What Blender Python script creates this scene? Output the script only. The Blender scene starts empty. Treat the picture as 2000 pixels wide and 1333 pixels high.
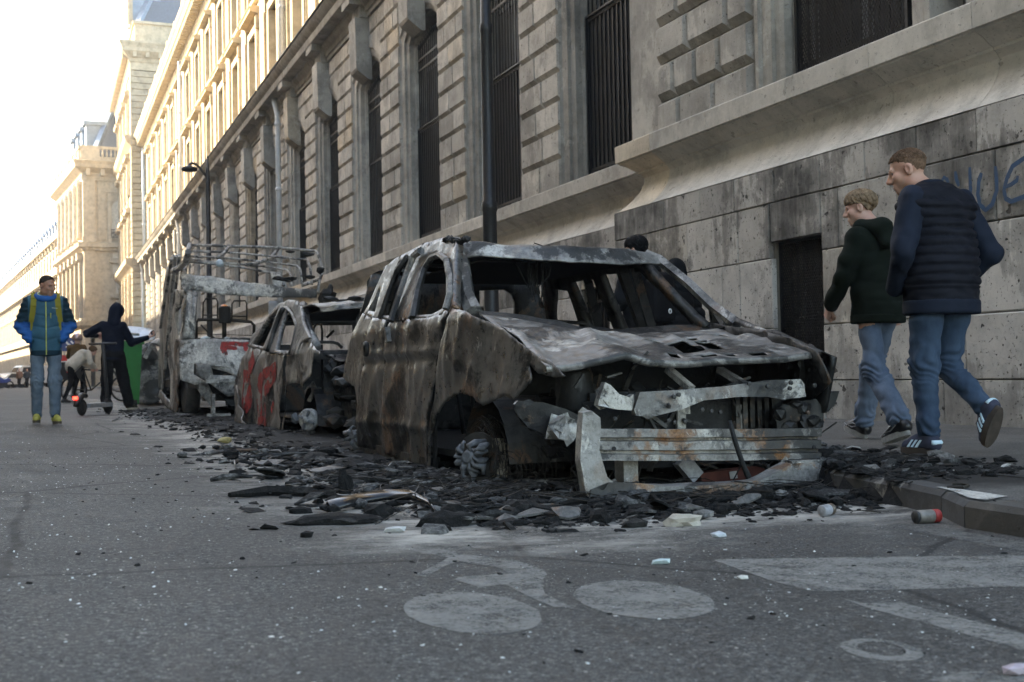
import bpy, bmesh, math, random
import numpy as np
from mathutils import Vector, Matrix, noise as mnoise
from mathutils.geometry import delaunay_2d_cdt
random.seed(7)
SC = bpy.context.scene
COL = SC.collection

# ------------------------------------------------------------------ camera
CAM_Z, FOC = 0.62, 2300.0            # eye height; focal length for a 2000 unit wide picture
YAW, PITCH, ROLL = math.radians(21.6523), math.radians(1.4756), math.atan(0.02)
_fw = Vector((math.sin(YAW)*math.cos(PITCH), math.cos(YAW)*math.cos(PITCH), math.sin(PITCH)))
_r0 = Vector((math.cos(YAW), -math.sin(YAW), 0)); _u0 = _r0.cross(_fw)
_c, _s = math.cos(ROLL), math.sin(ROLL)
_R = _r0*_c - _u0*_s
_U = _r0*_s + _u0*_c
cam_data = bpy.data.cameras.new('camera'); cam = bpy.data.objects.new('camera', cam_data); COL.objects.link(cam)
cam.matrix_world = Matrix(((_R.x, _U.x, -_fw.x, 0), (_R.y, _U.y, -_fw.y, 0), (_R.z, _U.z, -_fw.z, CAM_Z), (0, 0, 0, 1)))
cam_data.sensor_width = 36.0; cam_data.lens = 36.0*FOC/2000.0
cam_data.clip_start = 0.05; cam_data.clip_end = 3000
cam_data.dof.use_dof = True; cam_data.dof.focus_distance = 6.6; cam_data.dof.aperture_fstop = 5.6
SC.camera = cam

# ------------------------------------------------------------------ daylight
SUN_AZ = (-0.74, 0.67); SUN_EL = math.radians(30)
_n = math.hypot(*SUN_AZ)
to_sun = Vector((SUN_AZ[0]/_n*math.cos(SUN_EL), SUN_AZ[1]/_n*math.cos(SUN_EL), math.sin(SUN_EL)))
world = bpy.data.worlds.new('World'); SC.world = world; world.use_nodes = True
wn = world.node_tree; wn.nodes.clear()
sky = wn.nodes.new('ShaderNodeTexSky'); sky.sky_type = 'NISHITA'; sky.sun_disc = False
sky.sun_elevation = SUN_EL; sky.sun_rotation = math.atan2(to_sun.x, to_sun.y)
sky.dust_density = 1.6; sky.air_density = 1.0; sky.ozone_density = 1.0
bg = wn.nodes.new('ShaderNodeBackground'); bg.inputs['Strength'].default_value = 0.15
wo = wn.nodes.new('ShaderNodeOutputWorld')
wn.links.new(sky.outputs[0], bg.inputs[0]); wn.links.new(bg.outputs[0], wo.inputs[0])
sun_data = bpy.data.lights.new('sun', 'SUN'); sun_data.energy = 3.6; sun_data.angle = math.radians(0.5)
sun_data.color = (1.0, 0.90, 0.76)
sun = bpy.data.objects.new('sun', sun_data); COL.objects.link(sun)
sun.rotation_euler = to_sun.to_track_quat('Z', 'Y').to_euler(); sun.location = (-60, 60, 60)
SC.view_settings.view_transform = 'Standard'; SC.view_settings.look = 'None'
SC.view_settings.exposure = 2.65; SC.view_settings.gamma = 1.0; SC.view_settings.use_curve_mapping = False
SC.view_settings.use_white_balance = True; SC.view_settings.white_balance_temperature = 7850; SC.view_settings.white_balance_tint = 8
SC.render.engine = 'CYCLES'
SC.cycles.use_denoising = True
SC.cycles.max_bounces = 6; SC.cycles.diffuse_bounces = 3; SC.cycles.glossy_bounces = 3
SC.cycles.transparent_max_bounces = 8; SC.cycles.sample_clamp_indirect = 6.0

# ------------------------------------------------------------------ measuring: a sight line met with a plane of the place
def _ray(x, y): return _R*(x-1000.0) - _U*(y-666.5) + _fw*FOC
_C = Vector((0, 0, CAM_Z))
def on_x(x, y, X): d = _ray(x, y); return _C + d*(X/d.x)
def on_y(x, y, Y): d = _ray(x, y); return _C + d*(Y/d.y)
def on_z(x, y, Z): d = _ray(x, y); return _C + d*((Z-CAM_Z)/d.z)
def on_plane(x, y, p, n):
    d = _ray(x, y); p = Vector(p); n = Vector(n); return _C + d*((p-_C).dot(n)/d.dot(n))

# ------------------------------------------------------------------ objects
def tag(o, label=None, cat=None, group=None, kind=None):
    if label: o['label'] = label
    if cat: o['category'] = cat
    if group: o['group'] = group
    if kind: o['kind'] = kind
    return o
def thing(name, label, cat, loc=(0, 0, 0), rz=0.0, group=None):
    o = bpy.data.objects.new(name, None); COL.objects.link(o)
    o.location = loc; o.rotation_euler = (0, 0, rz); o.empty_display_size = 0.2
    return tag(o, label, cat, group)
def link(name, me, mat=None, parent=None, loc=None, kind=None):
    o = bpy.data.objects.new(name, me); COL.objects.link(o)
    if mat is not None and len(me.materials) == 0: me.materials.append(mat)
    if parent is not None: o.parent = parent
    if loc is not None: o.location = loc
    if kind: o['kind'] = kind
    return o
def root_off(p):
    v = Vector((0, 0, 0))
    while p is not None: v += p.location; p = p.parent
    return v
def make_mesh(name, verts, faces, smooth=False):
    me = bpy.data.meshes.new(name); me.from_pydata([tuple(v) for v in verts], [], faces); me.update()
    if smooth: me.polygons.foreach_set('use_smooth', [True]*len(me.polygons))
    return me
SPLIT = {'header_char', 'mirror_char', 'roof_seam_char', 'cuff', 'wheel_house', 'cornice_bracket', 'beam_mount', 'centre_pillar', 'pipe_collar', 'end_window', 'bin_wheel', 'stay', 'bolt_hole', 'mesh_frame', 'panel_frame', 'far_wheel', 'dormer_frame', 'box_post', 'front_stay', 'windscreen_pillar', 'seat_frame', 'bent_bar', 'glass_heap', 'axle', 'glass_pane', 'quarter_frame', 'pilaster', 'end_pilaster'}
class MB:
    """collects shapes given in place coordinates; build() links them as ONE mesh object"""
    def __init__(s): s.v = []; s.f = []
    def add(s, vs, fs):
        b = len(s.v); s.v += [tuple(v) for v in vs]; s.f += [tuple(i+b for i in f) for f in fs]; return s
    def box(s, x0, x1, y0, y1, z0, z1):
        return s.add([(x0,y0,z0),(x1,y0,z0),(x1,y1,z0),(x0,y1,z0),(x0,y0,z1),(x1,y0,z1),(x1,y1,z1),(x0,y1,z1)],
                     [(0,3,2,1),(4,5,6,7),(0,1,5,4),(1,2,6,5),(2,3,7,6),(3,0,4,7)])
    def obox(s, c, ax, ay, az):
        """box of half-axes ax, ay, az (vectors) round c"""
        c, ax, ay, az = Vector(c), Vector(ax), Vector(ay), Vector(az)
        return s.add([c-ax-ay-az, c+ax-ay-az, c+ax+ay-az, c-ax+ay-az, c-ax-ay+az, c+ax-ay+az, c+ax+ay+az, c-ax+ay+az],
                     [(0,3,2,1),(4,5,6,7),(0,1,5,4),(1,2,6,5),(2,3,7,6),(3,0,4,7)])
    def bar(s, a, b, w, h=None, up=(0, 0, 1)):
        a, b = Vector(a), Vector(b); d = (b-a); L = d.length
        if L < 1e-6: return s
        d /= L; u = Vector(up); 
        if abs(d.dot(u)) > .95: u = Vector((1, 0, 0))
        r = d.cross(u).normalized(); u = r.cross(d)
        return s.obox((a+b)/2, d*(L/2), r*(w/2), u*((h or w)/2))
    def tube(s, pts, r, n=8, closed=False, cap=True):
        pts = [Vector(p) for p in pts]; N = len(pts)
        rs = r if isinstance(r, (list, tuple)) else [r]*N
        base = len(s.v); t0 = (pts[1]-pts[0]).normalized()
        ref = Vector((0, 0, 1)) if abs(t0.z) < .9 else Vector((1, 0, 0))
        for i, p in enumerate(pts):
            if closed: t = (pts[(i+1) % N]-pts[i-1])
            else: t = pts[min(i+1, N-1)]-pts[max(i-1, 0)]
            t.normalize(); a = t.cross(ref)
            if a.length < 1e-4: a = t.orthogonal()
            a.normalize(); b = a.cross(t); ref = b if b.length > .1 else ref
            for k in range(n):
                an = 2*math.pi*k/n
                q = p + a*(rs[i]*math.cos(an)) + b*(rs[i]*math.sin(an)); s.v.append(tuple(q))
        for i in range(N if closed else N-1):
            for k in range(n):
                j = (i+1) % N
                s.f.append((base+i*n+k, base+i*n+(k+1) % n, base+j*n+(k+1) % n, base+j*n+k))
        if cap and not closed:
            s.f.append(tuple(base+k for k in range(n))[::-1]); s.f.append(tuple(base+(N-1)*n+k for k in range(n)))
        return s
    def lathe(s, prof, c, ax=(0, 0, 1), n=16, cap=True):
        """profile of (radius, height) turned about the axis ax through c"""
        ax = Vector(ax).normalized(); a = ax.orthogonal().normalized(); b = ax.cross(a); c = Vector(c); base = len(s.v); N = len(prof)
        for (r, h) in prof:
            for k in range(n):
                an = 2*math.pi*k/n; s.v.append(tuple(c+ax*h+a*(r*math.cos(an))+b*(r*math.sin(an))))
        for i in range(N-1):
            for k in range(n): s.f.append((base+i*n+k, base+i*n+(k+1) % n, base+(i+1)*n+(k+1) % n, base+(i+1)*n+k))
        if cap:
            s.f.append(tuple(base+k for k in range(n))[::-1]); s.f.append(tuple(base+(N-1)*n+k for k in range(n)))
        return s
    def prism(s, poly, off):
        """polygon of 3-D points pushed by off"""
        n = len(poly); off = Vector(off)
        vs = [Vector(p) for p in poly] + [Vector(p)+off for p in poly]
        return s.add(vs, [tuple(range(n))[::-1], tuple(range(n, 2*n))] + [(i, (i+1) % n, n+(i+1) % n, n+i) for i in range(n)])
    def stone(s, x0, x1, y0, y1, z0, z1, c=.02, cb=None, d=None):
        """dressed stone facing -X: arrises cut by c (cb along the foot), d deep"""
        cb = c if cb is None else cb; d = d or c
        return s.add([(x0,y0+c,z0+cb),(x0,y1-c,z0+cb),(x0,y1-c,z1-c),(x0,y0+c,z1-c),
                      (x0+d,y0,z0),(x0+d,y1,z0),(x0+d,y1,z1),(x0+d,y0,z1),
                      (x1,y0,z0),(x1,y1,z0),(x1,y1,z1),(x1,y0,z1)],
                     [(0,3,2,1),(0,1,5,4),(1,2,6,5),(2,3,7,6),(3,0,4,7),(4,5,9,8),(5,6,10,9),(6,7,11,10),(7,4,8,11),(8,9,10,11)])
    def sweep(s, prof, path):
        """profile [(inset, z)] along a path of (point, outward-inset direction) in plan; ends closed by the run itself"""
        base = len(s.v); m = len(prof)
        for (p, dv) in path:
            for (d, z) in prof: s.v.append((p[0]+dv[0]*d, p[1]+dv[1]*d, z))
        for i in range(len(path)-1):
            for k in range(m-1): s.f.append((base+i*m+k, base+(i+1)*m+k, base+(i+1)*m+k+1, base+i*m+k+1))
        s.f.append(tuple(base+k for k in range(m))); s.f.append(tuple(base+(len(path)-1)*m+k for k in range(m))[::-1])
        return s
    def build(s, name, mat, parent=None, smooth=False, kind=None, local=False, auto=None):
        if name in SPLIT and kind is None and not local:
            par = list(range(len(s.v)))
            def fd(i):
                while par[i] != i: par[i] = par[par[i]]; i = par[i]
                return i
            for f in s.f:
                for q in f[1:]: par[fd(q)] = fd(f[0])
            gr = {}
            for f in s.f: gr.setdefault(fd(f[0]), []).append(f)
            if len(gr) > 1:
                outs = []
                for fs in gr.values():
                    ix = sorted({i for f in fs for i in f}); mp = {q: k for k, q in enumerate(ix)}; m = MB(); m.v = [s.v[i] for i in ix]; m.f = [tuple(mp[i] for i in f) for f in fs]
                    SPLIT.discard(name); outs.append(m.build(name, mat, parent, smooth, kind, local, auto)); SPLIT.add(name)
                return outs[0]
        o = None
        off = Vector((0, 0, 0)) if local else root_off(parent)
        me = make_mesh(name, [(v[0]-off.x, v[1]-off.y, v[2]-off.z) for v in s.v], s.f, smooth)
        o = link(name, me, mat, parent, kind=kind)
        if auto: 
            bm = bmesh.new(); bm.from_mesh(me)
            for e in bm.edges: e.smooth = not (len(e.link_faces) == 2 and e.calc_face_angle(0) > math.radians(auto))
            bm.to_mesh(me); bm.free(); me.polygons.foreach_set('use_smooth', [True]*len(me.polygons))
        return o

# ------------------------------------------------------------------ materials
class NT:
    def __init__(s, name, rough=.8, metal=0.0, spec=.5):
        s.m = bpy.data.materials.new(name); s.m.use_nodes = True; s.t = s.m.node_tree
        s.b = s.t.nodes['Principled BSDF']; s.b.inputs['Roughness'].default_value = rough
        s.b.inputs['Metallic'].default_value = metal; s.b.inputs['Specular IOR Level'].default_value = spec
        s._co = None
    def new(s, t): return s.t.nodes.new(t)
    def ln(s, a, b): s.t.links.new(a, b)
    def co(s, scale=None, off=None):
        tc = s.new('ShaderNodeTexCoord'); o = tc.outputs['Object']
        if scale is not None or off is not None:
            mp = s.new('ShaderNodeMapping'); s.ln(o, mp.inputs[0])
            if scale is not None: mp.inputs['Scale'].default_value = scale
            if off is not None: mp.inputs['Location'].default_value = off
            o = mp.outputs[0]
        return o
    def noise(s, scale, detail=6, rough=.6, vec=None, dist=0.0, out='Fac'):
        n = s.new('ShaderNodeTexNoise'); n.inputs['Scale'].default_value = scale; n.inputs['Detail'].default_value = detail
        n.inputs['Roughness'].default_value = rough; n.inputs['Distortion'].default_value = dist
        s.ln(vec if vec is not None else s.co(), n.inputs['Vector']); return n.outputs[out]
    def voro(s, scale, vec=None, feat='F1', out='Distance', rnd=1.0):
        n = s.new('ShaderNodeTexVoronoi'); n.feature = feat; n.inputs['Scale'].default_value = scale; n.inputs['Randomness'].default_value = rnd
        s.ln(vec if vec is not None else s.co(), n.inputs['Vector']); return n.outputs[out]
    def ramp(s, fac, stops, interp='LINEAR'):
        r = s.new('ShaderNodeValToRGB'); r.color_ramp.interpolation = interp; e = r.color_ramp.elements
        while len(e) > 1: e.remove(e[-1])
        for i, (p, c) in enumerate(stops):
            c = (c, c, c, 1) if isinstance(c, (int, float)) else (c[0], c[1], c[2], 1)
            if i == 0: e[0].position = p; e[0].color = c
            else: q = e.new(p); q.color = c
        s.ln(fac, r.inputs[0]); return r.outputs[0]
    def mix(s, fac, a, b, mode='MIX'):
        n = s.new('ShaderNodeMix'); n.data_type = 'RGBA'; n.blend_type = mode
        for sock, v in ((n.inputs[0], fac), (n.inputs[6], a), (n.inputs[7], b)):
            if hasattr(v, 'links'): s.ln(v, sock)
            elif isinstance(v, (int, float)): sock.default_value = v if sock.type == 'VALUE' else (v, v, v, 1)
            else: sock.default_value = (v[0], v[1], v[2], 1)
        return n.outputs[2]
    def math(s, op, a, b=0.0, clamp=False):
        n = s.new('ShaderNodeMath'); n.operation = op; n.use_clamp = clamp
        for sock, v in ((n.inputs[0], a), (n.inputs[1], b)):
            if hasattr(v, 'links'): s.ln(v, sock)
            else: sock.default_value = v
        return n.outputs[0]
    def sep(s, vec=None):
        n = s.new('ShaderNodeSeparateXYZ'); s.ln(vec if vec is not None else s.co(), n.inputs[0]); return n.outputs
    def rnd(s): return s.new('ShaderNodeObjectInfo').outputs['Random']
    def color(s, c):
        i = s.b.inputs['Base Color']
        if hasattr(c, 'links'): s.ln(c, i)
        else: i.default_value = (c[0], c[1], c[2], 1)
        return s
    def rough(s, r):
        if hasattr(r, 'links'): s.ln(r, s.b.inputs['Roughness'])
        else: s.b.inputs['Roughness'].default_value = r
        return s
    def bump(s, h, strength=.5, dist=.01):
        b = s.new('ShaderNodeBump'); b.inputs['Strength'].default_value = strength; b.inputs['Distance'].default_value = dist
        s.ln(h, b.inputs['Height']); s.ln(b.outputs[0], s.b.inputs['Normal']); return s

def plain(name, col, rough=.6, metal=0.0, var=.25, scale=8, bump=.0):
    n = NT(name, rough, metal)
    f = n.noise(scale, 5)
    lo = tuple(c*(1-var) for c in col); hi = tuple(min(1, c*(1+var)) for c in col)
    n.color(n.ramp(f, [(.3, lo), (.7, hi)]))
    if bump: n.bump(n.noise(scale*6, 6), bump, .01)
    return n.m

def stone_mat(name, base, soot=.5, pits=.5, var=.18, sootcol=(.050, .047, .043), streak=(3.0, 3.0, .55), cut=(.49, .70), bmp=.7):
    n = NT(name, .9, spec=.25)
    r = n.rnd()
    tone = n.ramp(r, [(0, tuple(c*(1-var) for c in base)), (.5, base), (.85, tuple(min(1, c*(1+var)) for c in base)), (1, (base[0]*1.12, base[1]*1.0, base[2]*.84))])
    mott = n.ramp(n.noise(2.3, 12, .72), [(.3, .62), (.5, 1.0), (.68, 1.2)])
    c = n.mix(1.0, tone, mott, 'MULTIPLY')
    # soot and water streaks that cling to the stone in sheets
    big = n.noise(.9, 6, .6); st = n.noise(2.2, 12, .75, n.co(streak), .6); bl = n.noise(2.4, 14, .74)
    s1 = n.math('ADD', n.math('ADD', n.math('MULTIPLY', st, .5), n.math('MULTIPLY', bl, .5)), n.math('MULTIPLY', n.math('SUBTRACT', big, .5), .9))
    mask = n.ramp(s1, [(cut[0], 0), (cut[0]+.035, soot*.45), (cut[1]-.02, soot*.75), (cut[1]+.06, soot)])
    c = n.mix(mask, c, sootcol)
    pit = n.ramp(n.noise(38, 4, .7), [(.345, 1.0), (.385, 0.0)])
    big_pit = n.ramp(n.noise(11, 3, .5), [(.30, 1.0), (.325, 0.0)])
    pm = n.math('MULTIPLY', n.math('MAXIMUM', pit, big_pit), pits)
    c = n.mix(pm, c, (.06, .054, .048))
    c = n.mix(n.math('MULTIPLY', n.ramp(n.noise(1.7, 14, .72, n.co((1, 1, 1), (5, 9, 2))), [(.60, 0), (.625, 1)]), .30), c, (.62, .59, .53))
    n.color(c)
    h = n.math('SUBTRACT', n.math('ADD', n.math('MULTIPLY', n.noise(14, 8, .7), .6), n.math('MULTIPLY', n.noise(3, 5), .6)), n.math('MULTIPLY', pm, .8))
    n.bump(h, bmp, .014)
    return n.m

def burnt_mat(name, ash=.45, rust=.35, white=.2, metal=.35, seed=0.0, scale=1.0, base=.03, rlo=.38, rhi=.75, bmp=.6):
    """fire-stripped steel: grey oxide, soot, pale ash and rust, each flaked off with a crisp edge"""
    n = NT(name, .6, metal)
    o = (seed*3.1, seed*1.7, seed*2.3); k = scale
    v = n.co((k, k, k), o); v2 = n.co((k, k, k), (o[0]+7, o[1]+3, o[2]+1)); v3 = n.co((k, k, k*.8), (o[1]+11, o[0], o[2]+5))
    fine = n.noise(22, 10, .72, v); g = n.noise(60, 6, .75, v)
    t = .075*ash+base
    c = n.ramp(n.math('ADD', n.math('MULTIPLY', fine, .6), n.math('MULTIPLY', n.noise(3.2, 8, .6, v3), .4)), [(.36, (t*.45, t*.43, t*.41)), (.48, (t, t*.96, t*.91)), (.60, (t*1.9, t*1.83, t*1.72))])
    a = n.noise(1.6, 15, .70, v, .4)
    rn = n.noise(2.1, 15, .68, v2, .6); rm = n.ramp(rn, [(.575-.10*rust, 0), (.60-.10*rust, .55*min(1, rust*2)), (.70-.10*rust, min(1.0, rust*2))])
    c = n.mix(rm, c, n.ramp(g, [(.34, (.07, .030, .012)), (.5, (.20, .085, .028)), (.66, (.30, .17, .075))]))
    wn_ = n.noise(2.6, 16, .72, v3, .5); wm = n.ramp(wn_, [(.645-.17*white, 0), (.665-.17*white, .75), (.75-.17*white, 1.0)])
    c = n.mix(wm, c, n.ramp(n.math('ADD', n.math('MULTIPLY', fine, .6), n.math('MULTIPLY', g, .4)), [(.36, (.19*ash+.03, .18*ash+.03, .165*ash+.03)), (.5, (.42*ash+.04, .40*ash+.04, .365*ash+.035)), (.62, (.68*ash, .655*ash, .61*ash))]))
    sm = n.ramp(a, [(.36, 1.0), (.455, .92), (.485, 0)]); c = n.mix(sm, c, (base*.35+.003,)*3)
    c = n.mix(n.ramp(g, [(.33, .85), (.40, 0)]), c, (.008, .008, .008))
    n.color(c); n.rough(n.ramp(fine, [(.4, rlo), (.62, rhi)]))
    h = n.math('ADD', n.math('ADD', n.math('MULTIPLY', g, .25), n.math('MULTIPLY', fine, .5)), n.math('ADD', n.math('MULTIPLY', wm, .22), n.math('MULTIPLY', sm, -.15)))
    n.bump(h, bmp, .010)
    return n.m
def pip(x, y, poly):
    c = False; n = len(poly); j = n-1
    for i in range(n):
        xi, yi = poly[i]; xj, yj = poly[j]
        if (yi > y) != (yj > y) and x < (xj-xi)*(y-yi)/(yj-yi)+xi: c = not c
        j = i
    return c
# ------------------------------------------------------------------ ground
def asphalt(name, dark=.062, burn=True, glass=True):
    n = NT(name, .85, spec=.35)
    co = n.co()
    fine = n.noise(160, 3, .7, co); mid = n.noise(7, 8, .65, co); big = n.noise(.55, 6, .6, co)
    grit = n.noise(52, 5, .8, co)
    c = n.ramp(n.math('ADD', n.math('MULTIPLY', fine, .5), n.math('MULTIPLY', grit, .5)), [(.38, dark*.18), (.46, dark*.65), (.53, dark*1.2), (.59, dark*2.6), (.65, dark*5.5)])
    c = n.mix(1.0, c, n.ramp(mid, [(.3, .6), (.7, 1.3)]), 'MULTIPLY')
    c = n.mix(1.0, c, n.ramp(big, [(.35, .72), (.65, 1.25)]), 'MULTIPLY')
    cr = n.ramp(n.voro(.55, n.mix(.12, co, n.noise(1.3, 6, .6, co, out='Color')), 'DISTANCE_TO_EDGE'), [(.004, 1.0), (.010, 0)]); c = n.mix(n.math('MULTIPLY', cr, .8), c, (.012, .012, .012))
    if burn:
        # ash washed pale in a band round the wrecks, soot close in under them
        x, y, z = n.sep(co)
        wob = n.noise(1.1, 6, .6, co)
        dx = n.math('ADD', n.math('SUBTRACT', x, 2.9), n.math('MULTIPLY', n.math('SUBTRACT', wob, .5), 1.6))
        dx = n.math('ABSOLUTE', dx)
        yn = n.math('ADD', y, n.math('MULTIPLY', n.math('SUBTRACT', n.noise(1.7, 6, .6, co), .5), 1.6))
        near = n.math('MAXIMUM', n.math('SUBTRACT', dx, 1.15), n.math('MULTIPLY', n.math('SUBTRACT', 4.55, yn), 1.0))
        near = n.math('MAXIMUM', near, n.math('MULTIPLY', n.math('SUBTRACT', yn, 36.0), .3))
        ashm = n.math('MULTIPLY', n.ramp(near, [(.0, .8), (.35, 1.0), (.62, .55), (1.0, 0)]), n.ramp(n.noise(3.2, 12, .78, n.co((.6, 1.1, 1))), [(.44, 0), (.60, 1.0)]))
        c = n.mix(ashm, c, (.46, .455, .44))
        soot = n.math('MULTIPLY', n.ramp(near, [(-.25, 1.0), (.22, .0)]), n.ramp(n.noise(2.0, 7, .65, co), [(.25, 1.0), (.62, .35)]))
        c = n.mix(soot, c, (.008, .008, .008))
    if glass:
        sp = n.ramp(n.voro(20, co, 'F1', 'Distance'), [(.06, 1.0), (.10, 0.0)])
        sp = n.math('MULTIPLY', sp, n.ramp(n.noise(2.2, 4, .6, co), [(.40, .1), (.6, .9)]))
        c = n.mix(sp, c, (.5, .49, .46))
    c = n.mix(1.0, c, (1.05, 1.0, .91), 'MULTIPLY')
    n.color(c); n.rough(n.ramp(mid, [(.3, .62), (.7, .92)]))
    n.bump(n.math('ADD', fine, n.math('MULTIPLY', mid, .5)), .55, .006)
    return n.m
M_ASPH = asphalt('asphalt')
M_PAVE = asphalt('pavement_asphalt', .062, burn=False, glass=False)
def pavement_mat():
    n = NT('pavement_surface', .8, spec=.3); co = n.co()
    fine = n.noise(140, 3, .7, co); mid = n.noise(4, 8, .65, co); big = n.noise(.7, 6, .6, co)
    c = n.ramp(fine, [(.34, .045), (.5, .085), (.66, .17)])
    c = n.mix(1.0, c, n.ramp(mid, [(.3, .75), (.7, 1.25)]), 'MULTIPLY'); c = n.mix(1.0, c, n.ramp(big, [(.35, .8), (.65, 1.2)]), 'MULTIPLY')
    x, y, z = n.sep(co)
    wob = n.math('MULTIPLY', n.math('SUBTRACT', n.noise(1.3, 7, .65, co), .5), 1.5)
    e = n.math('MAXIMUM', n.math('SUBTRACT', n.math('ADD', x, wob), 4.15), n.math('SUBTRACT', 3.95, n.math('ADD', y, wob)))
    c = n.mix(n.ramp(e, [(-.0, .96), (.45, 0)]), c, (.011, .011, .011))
    c = n.mix(1.0, c, (1.05, 1.0, .91), 'MULTIPLY')
    n.color(c); n.bump(n.math('ADD', fine, mid), .4, .005)
    return n.m
M_PAVE = pavement_mat()
M_KERB = stone_mat('kerb_granite', (.085, .084, .083), soot=.95, pits=.3, streak=(2, 2, 2))
def ground_sheet(name, xs, ys, zf, mat, skip=None):
    v = [(x, y, zf(x, y)) for y in ys for x in xs]; nx = len(xs); f = []
    for j in range(len(ys)-1):
        for i in range(nx-1): f.append((j*nx+i, j*nx+i+1, (j+1)*nx+i+1, (j+1)*nx+i))
    o = link(name, make_mesh(name, v, f), mat, kind='structure'); return o
def road_z(x, y=0.0):
    # gentle camber: the carriageway stands a little higher than the gutter
    if x > 2.4 or x < -4.4: return 0.0
    fade = 1.0 if y < 70 else max(0.0, 1-(y-70)/30)
    return .085*(math.cos(math.pi*min(1, max(0, (x+.6)/3.0))) *.5+.5 if x > -.6 else math.cos(math.pi*min(1, (-.6-x)/3.8))*.5+.5)*fade
def on_road(px, py, lift=0.0):
    z = 0.0
    for _ in range(8): p = on_z(px, py, z); z = road_z(p.x, p.y)+lift
    return Vector((p.x, p.y, z))
ground_sheet('road', [-900, -60, -7.5]+[-4.4+.34*k for k in range(21)]+[4.6, 7.2, 60, 900], [-60, -6]+[.5*k for k in range(31)]+[20, 40, 60, 70, 85, 100, 160, 400, 1500], road_z, M_ASPH)
# pavement on the right, with the lay-by cut into it
KERB = [(3.15, -6.0), (3.15, 1.3), (3.17, 2.5), (3.20, 3.50), (3.36, 3.80), (3.50, 4.30), (3.62, 4.85), (3.95, 5.6), (4.24, 6.4), (4.28, 8.5), (4.28, 12), (4.28, 18), (4.28, 26), (4.28, 34), (3.6, 36), (3.2, 38), (3.2, 60), (3.2, 94)]
def pave_z(x): return .10 + max(0, min(1, (x-3.2)/3.3))*.045
def kerb_x(y):
    return float(np.interp(y, [k[1] for k in KERB], [k[0] for k in KERB]))
v = []; f = []
for (x, y) in KERB:
    for t in (0.14, .6, 1.2, 2.0, 4.5):
        X = x + t if t < 4 else 7.4
        v.append((X, y, pave_z(X)))
for i in range(len(KERB)-1):
    for k in range(4): f.append((i*5+k, i*5+k+1, (i+1)*5+k+1, (i+1)*5+k))
link('pavement', make_mesh('pavement', v, f), M_PAVE, kind='structure')
# the kerb: single granite stones along the edge
kerb_root = thing('kerb', 'worn granite kerb edging the pavement beside the burnt cars', 'kerb', (3.2, 3.45, 0))
for i in range(2, len(KERB)-1):
    a, b = Vector((*KERB[i], 0)), Vector((*KERB[i+1], 0)); L = (b-a).length; n_ = max(1, round(L/1.0)); d = (b-a)/L; r = Vector((d.y, -d.x, 0))
    for k in range(n_):
        if len(kerb_root.children) > 60: break
        p, q = a+d*(L*k/n_+.004), a+d*(L*(k+1)/n_-.004); w = .15; zt = .102 + random.uniform(-.004, .004)
        mb = MB(); c_ = .022
        vs = [p, q, q+r*w, p+r*w]; 
        lo = [Vector((u.x, u.y, -.05)) for u in vs]; mid = [Vector((u.x, u.y, zt-c_)) for u in vs[:2]]
        top = [p+r*c_, q+r*c_, vs[2], vs[3]]; top = [Vector((u.x, u.y, zt)) for u in top]
        mb.add(lo+mid+top, [(0,1,5,4), (4,5,7,6), (6,7,8,9), (1,2,8,7,5), (3,0,4,6,9), (2,3,9,8)])
        mb.build('kerb_stone', M_KERB, kerb_root)
# crack and tar joint across the pavement, a drain line in the road
def strip(name, pts, w, z, mat, **kw):
    mb = MB(); P = [Vector((x, y, z)) for x, y in pts]
    vs = []
    for i, p in enumerate(P):
        t = (P[min(i+1, len(P)-1)]-P[max(i-1, 0)]).normalized(); r = Vector((t.y, -t.x, 0))
        ww = w*random.uniform(.6, 1.4); vs += [p-r*ww/2, p+r*ww/2]
    mb.add(vs, [(2*i, 2*i+1, 2*i+3, 2*i+2) for i in range(len(P)-1)])
    return mb.build(name, mat, kind=kw.get('kind', 'structure'))
M_TAR = plain('tar_joint', (.014, .014, .014), .7)
pts = [on_z(x, y, .128) for x, y in ((1600, 891), (1690, 897), (1780, 904), (1870, 913), (2000, 926), (2200, 950))]
mb = MB(); vs = []
for p in pts: vs += [(p.x-.012, p.y, pave_z(p.x-.012)+.004), (p.x+.014, p.y, pave_z(p.x+.014)+.004)]
mb.add(vs, [(2*i, 2*i+1, 2*i+3, 2*i+2) for i in range(len(pts)-1)]).build('pavement_joint', M_TAR, kind='structure')

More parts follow.
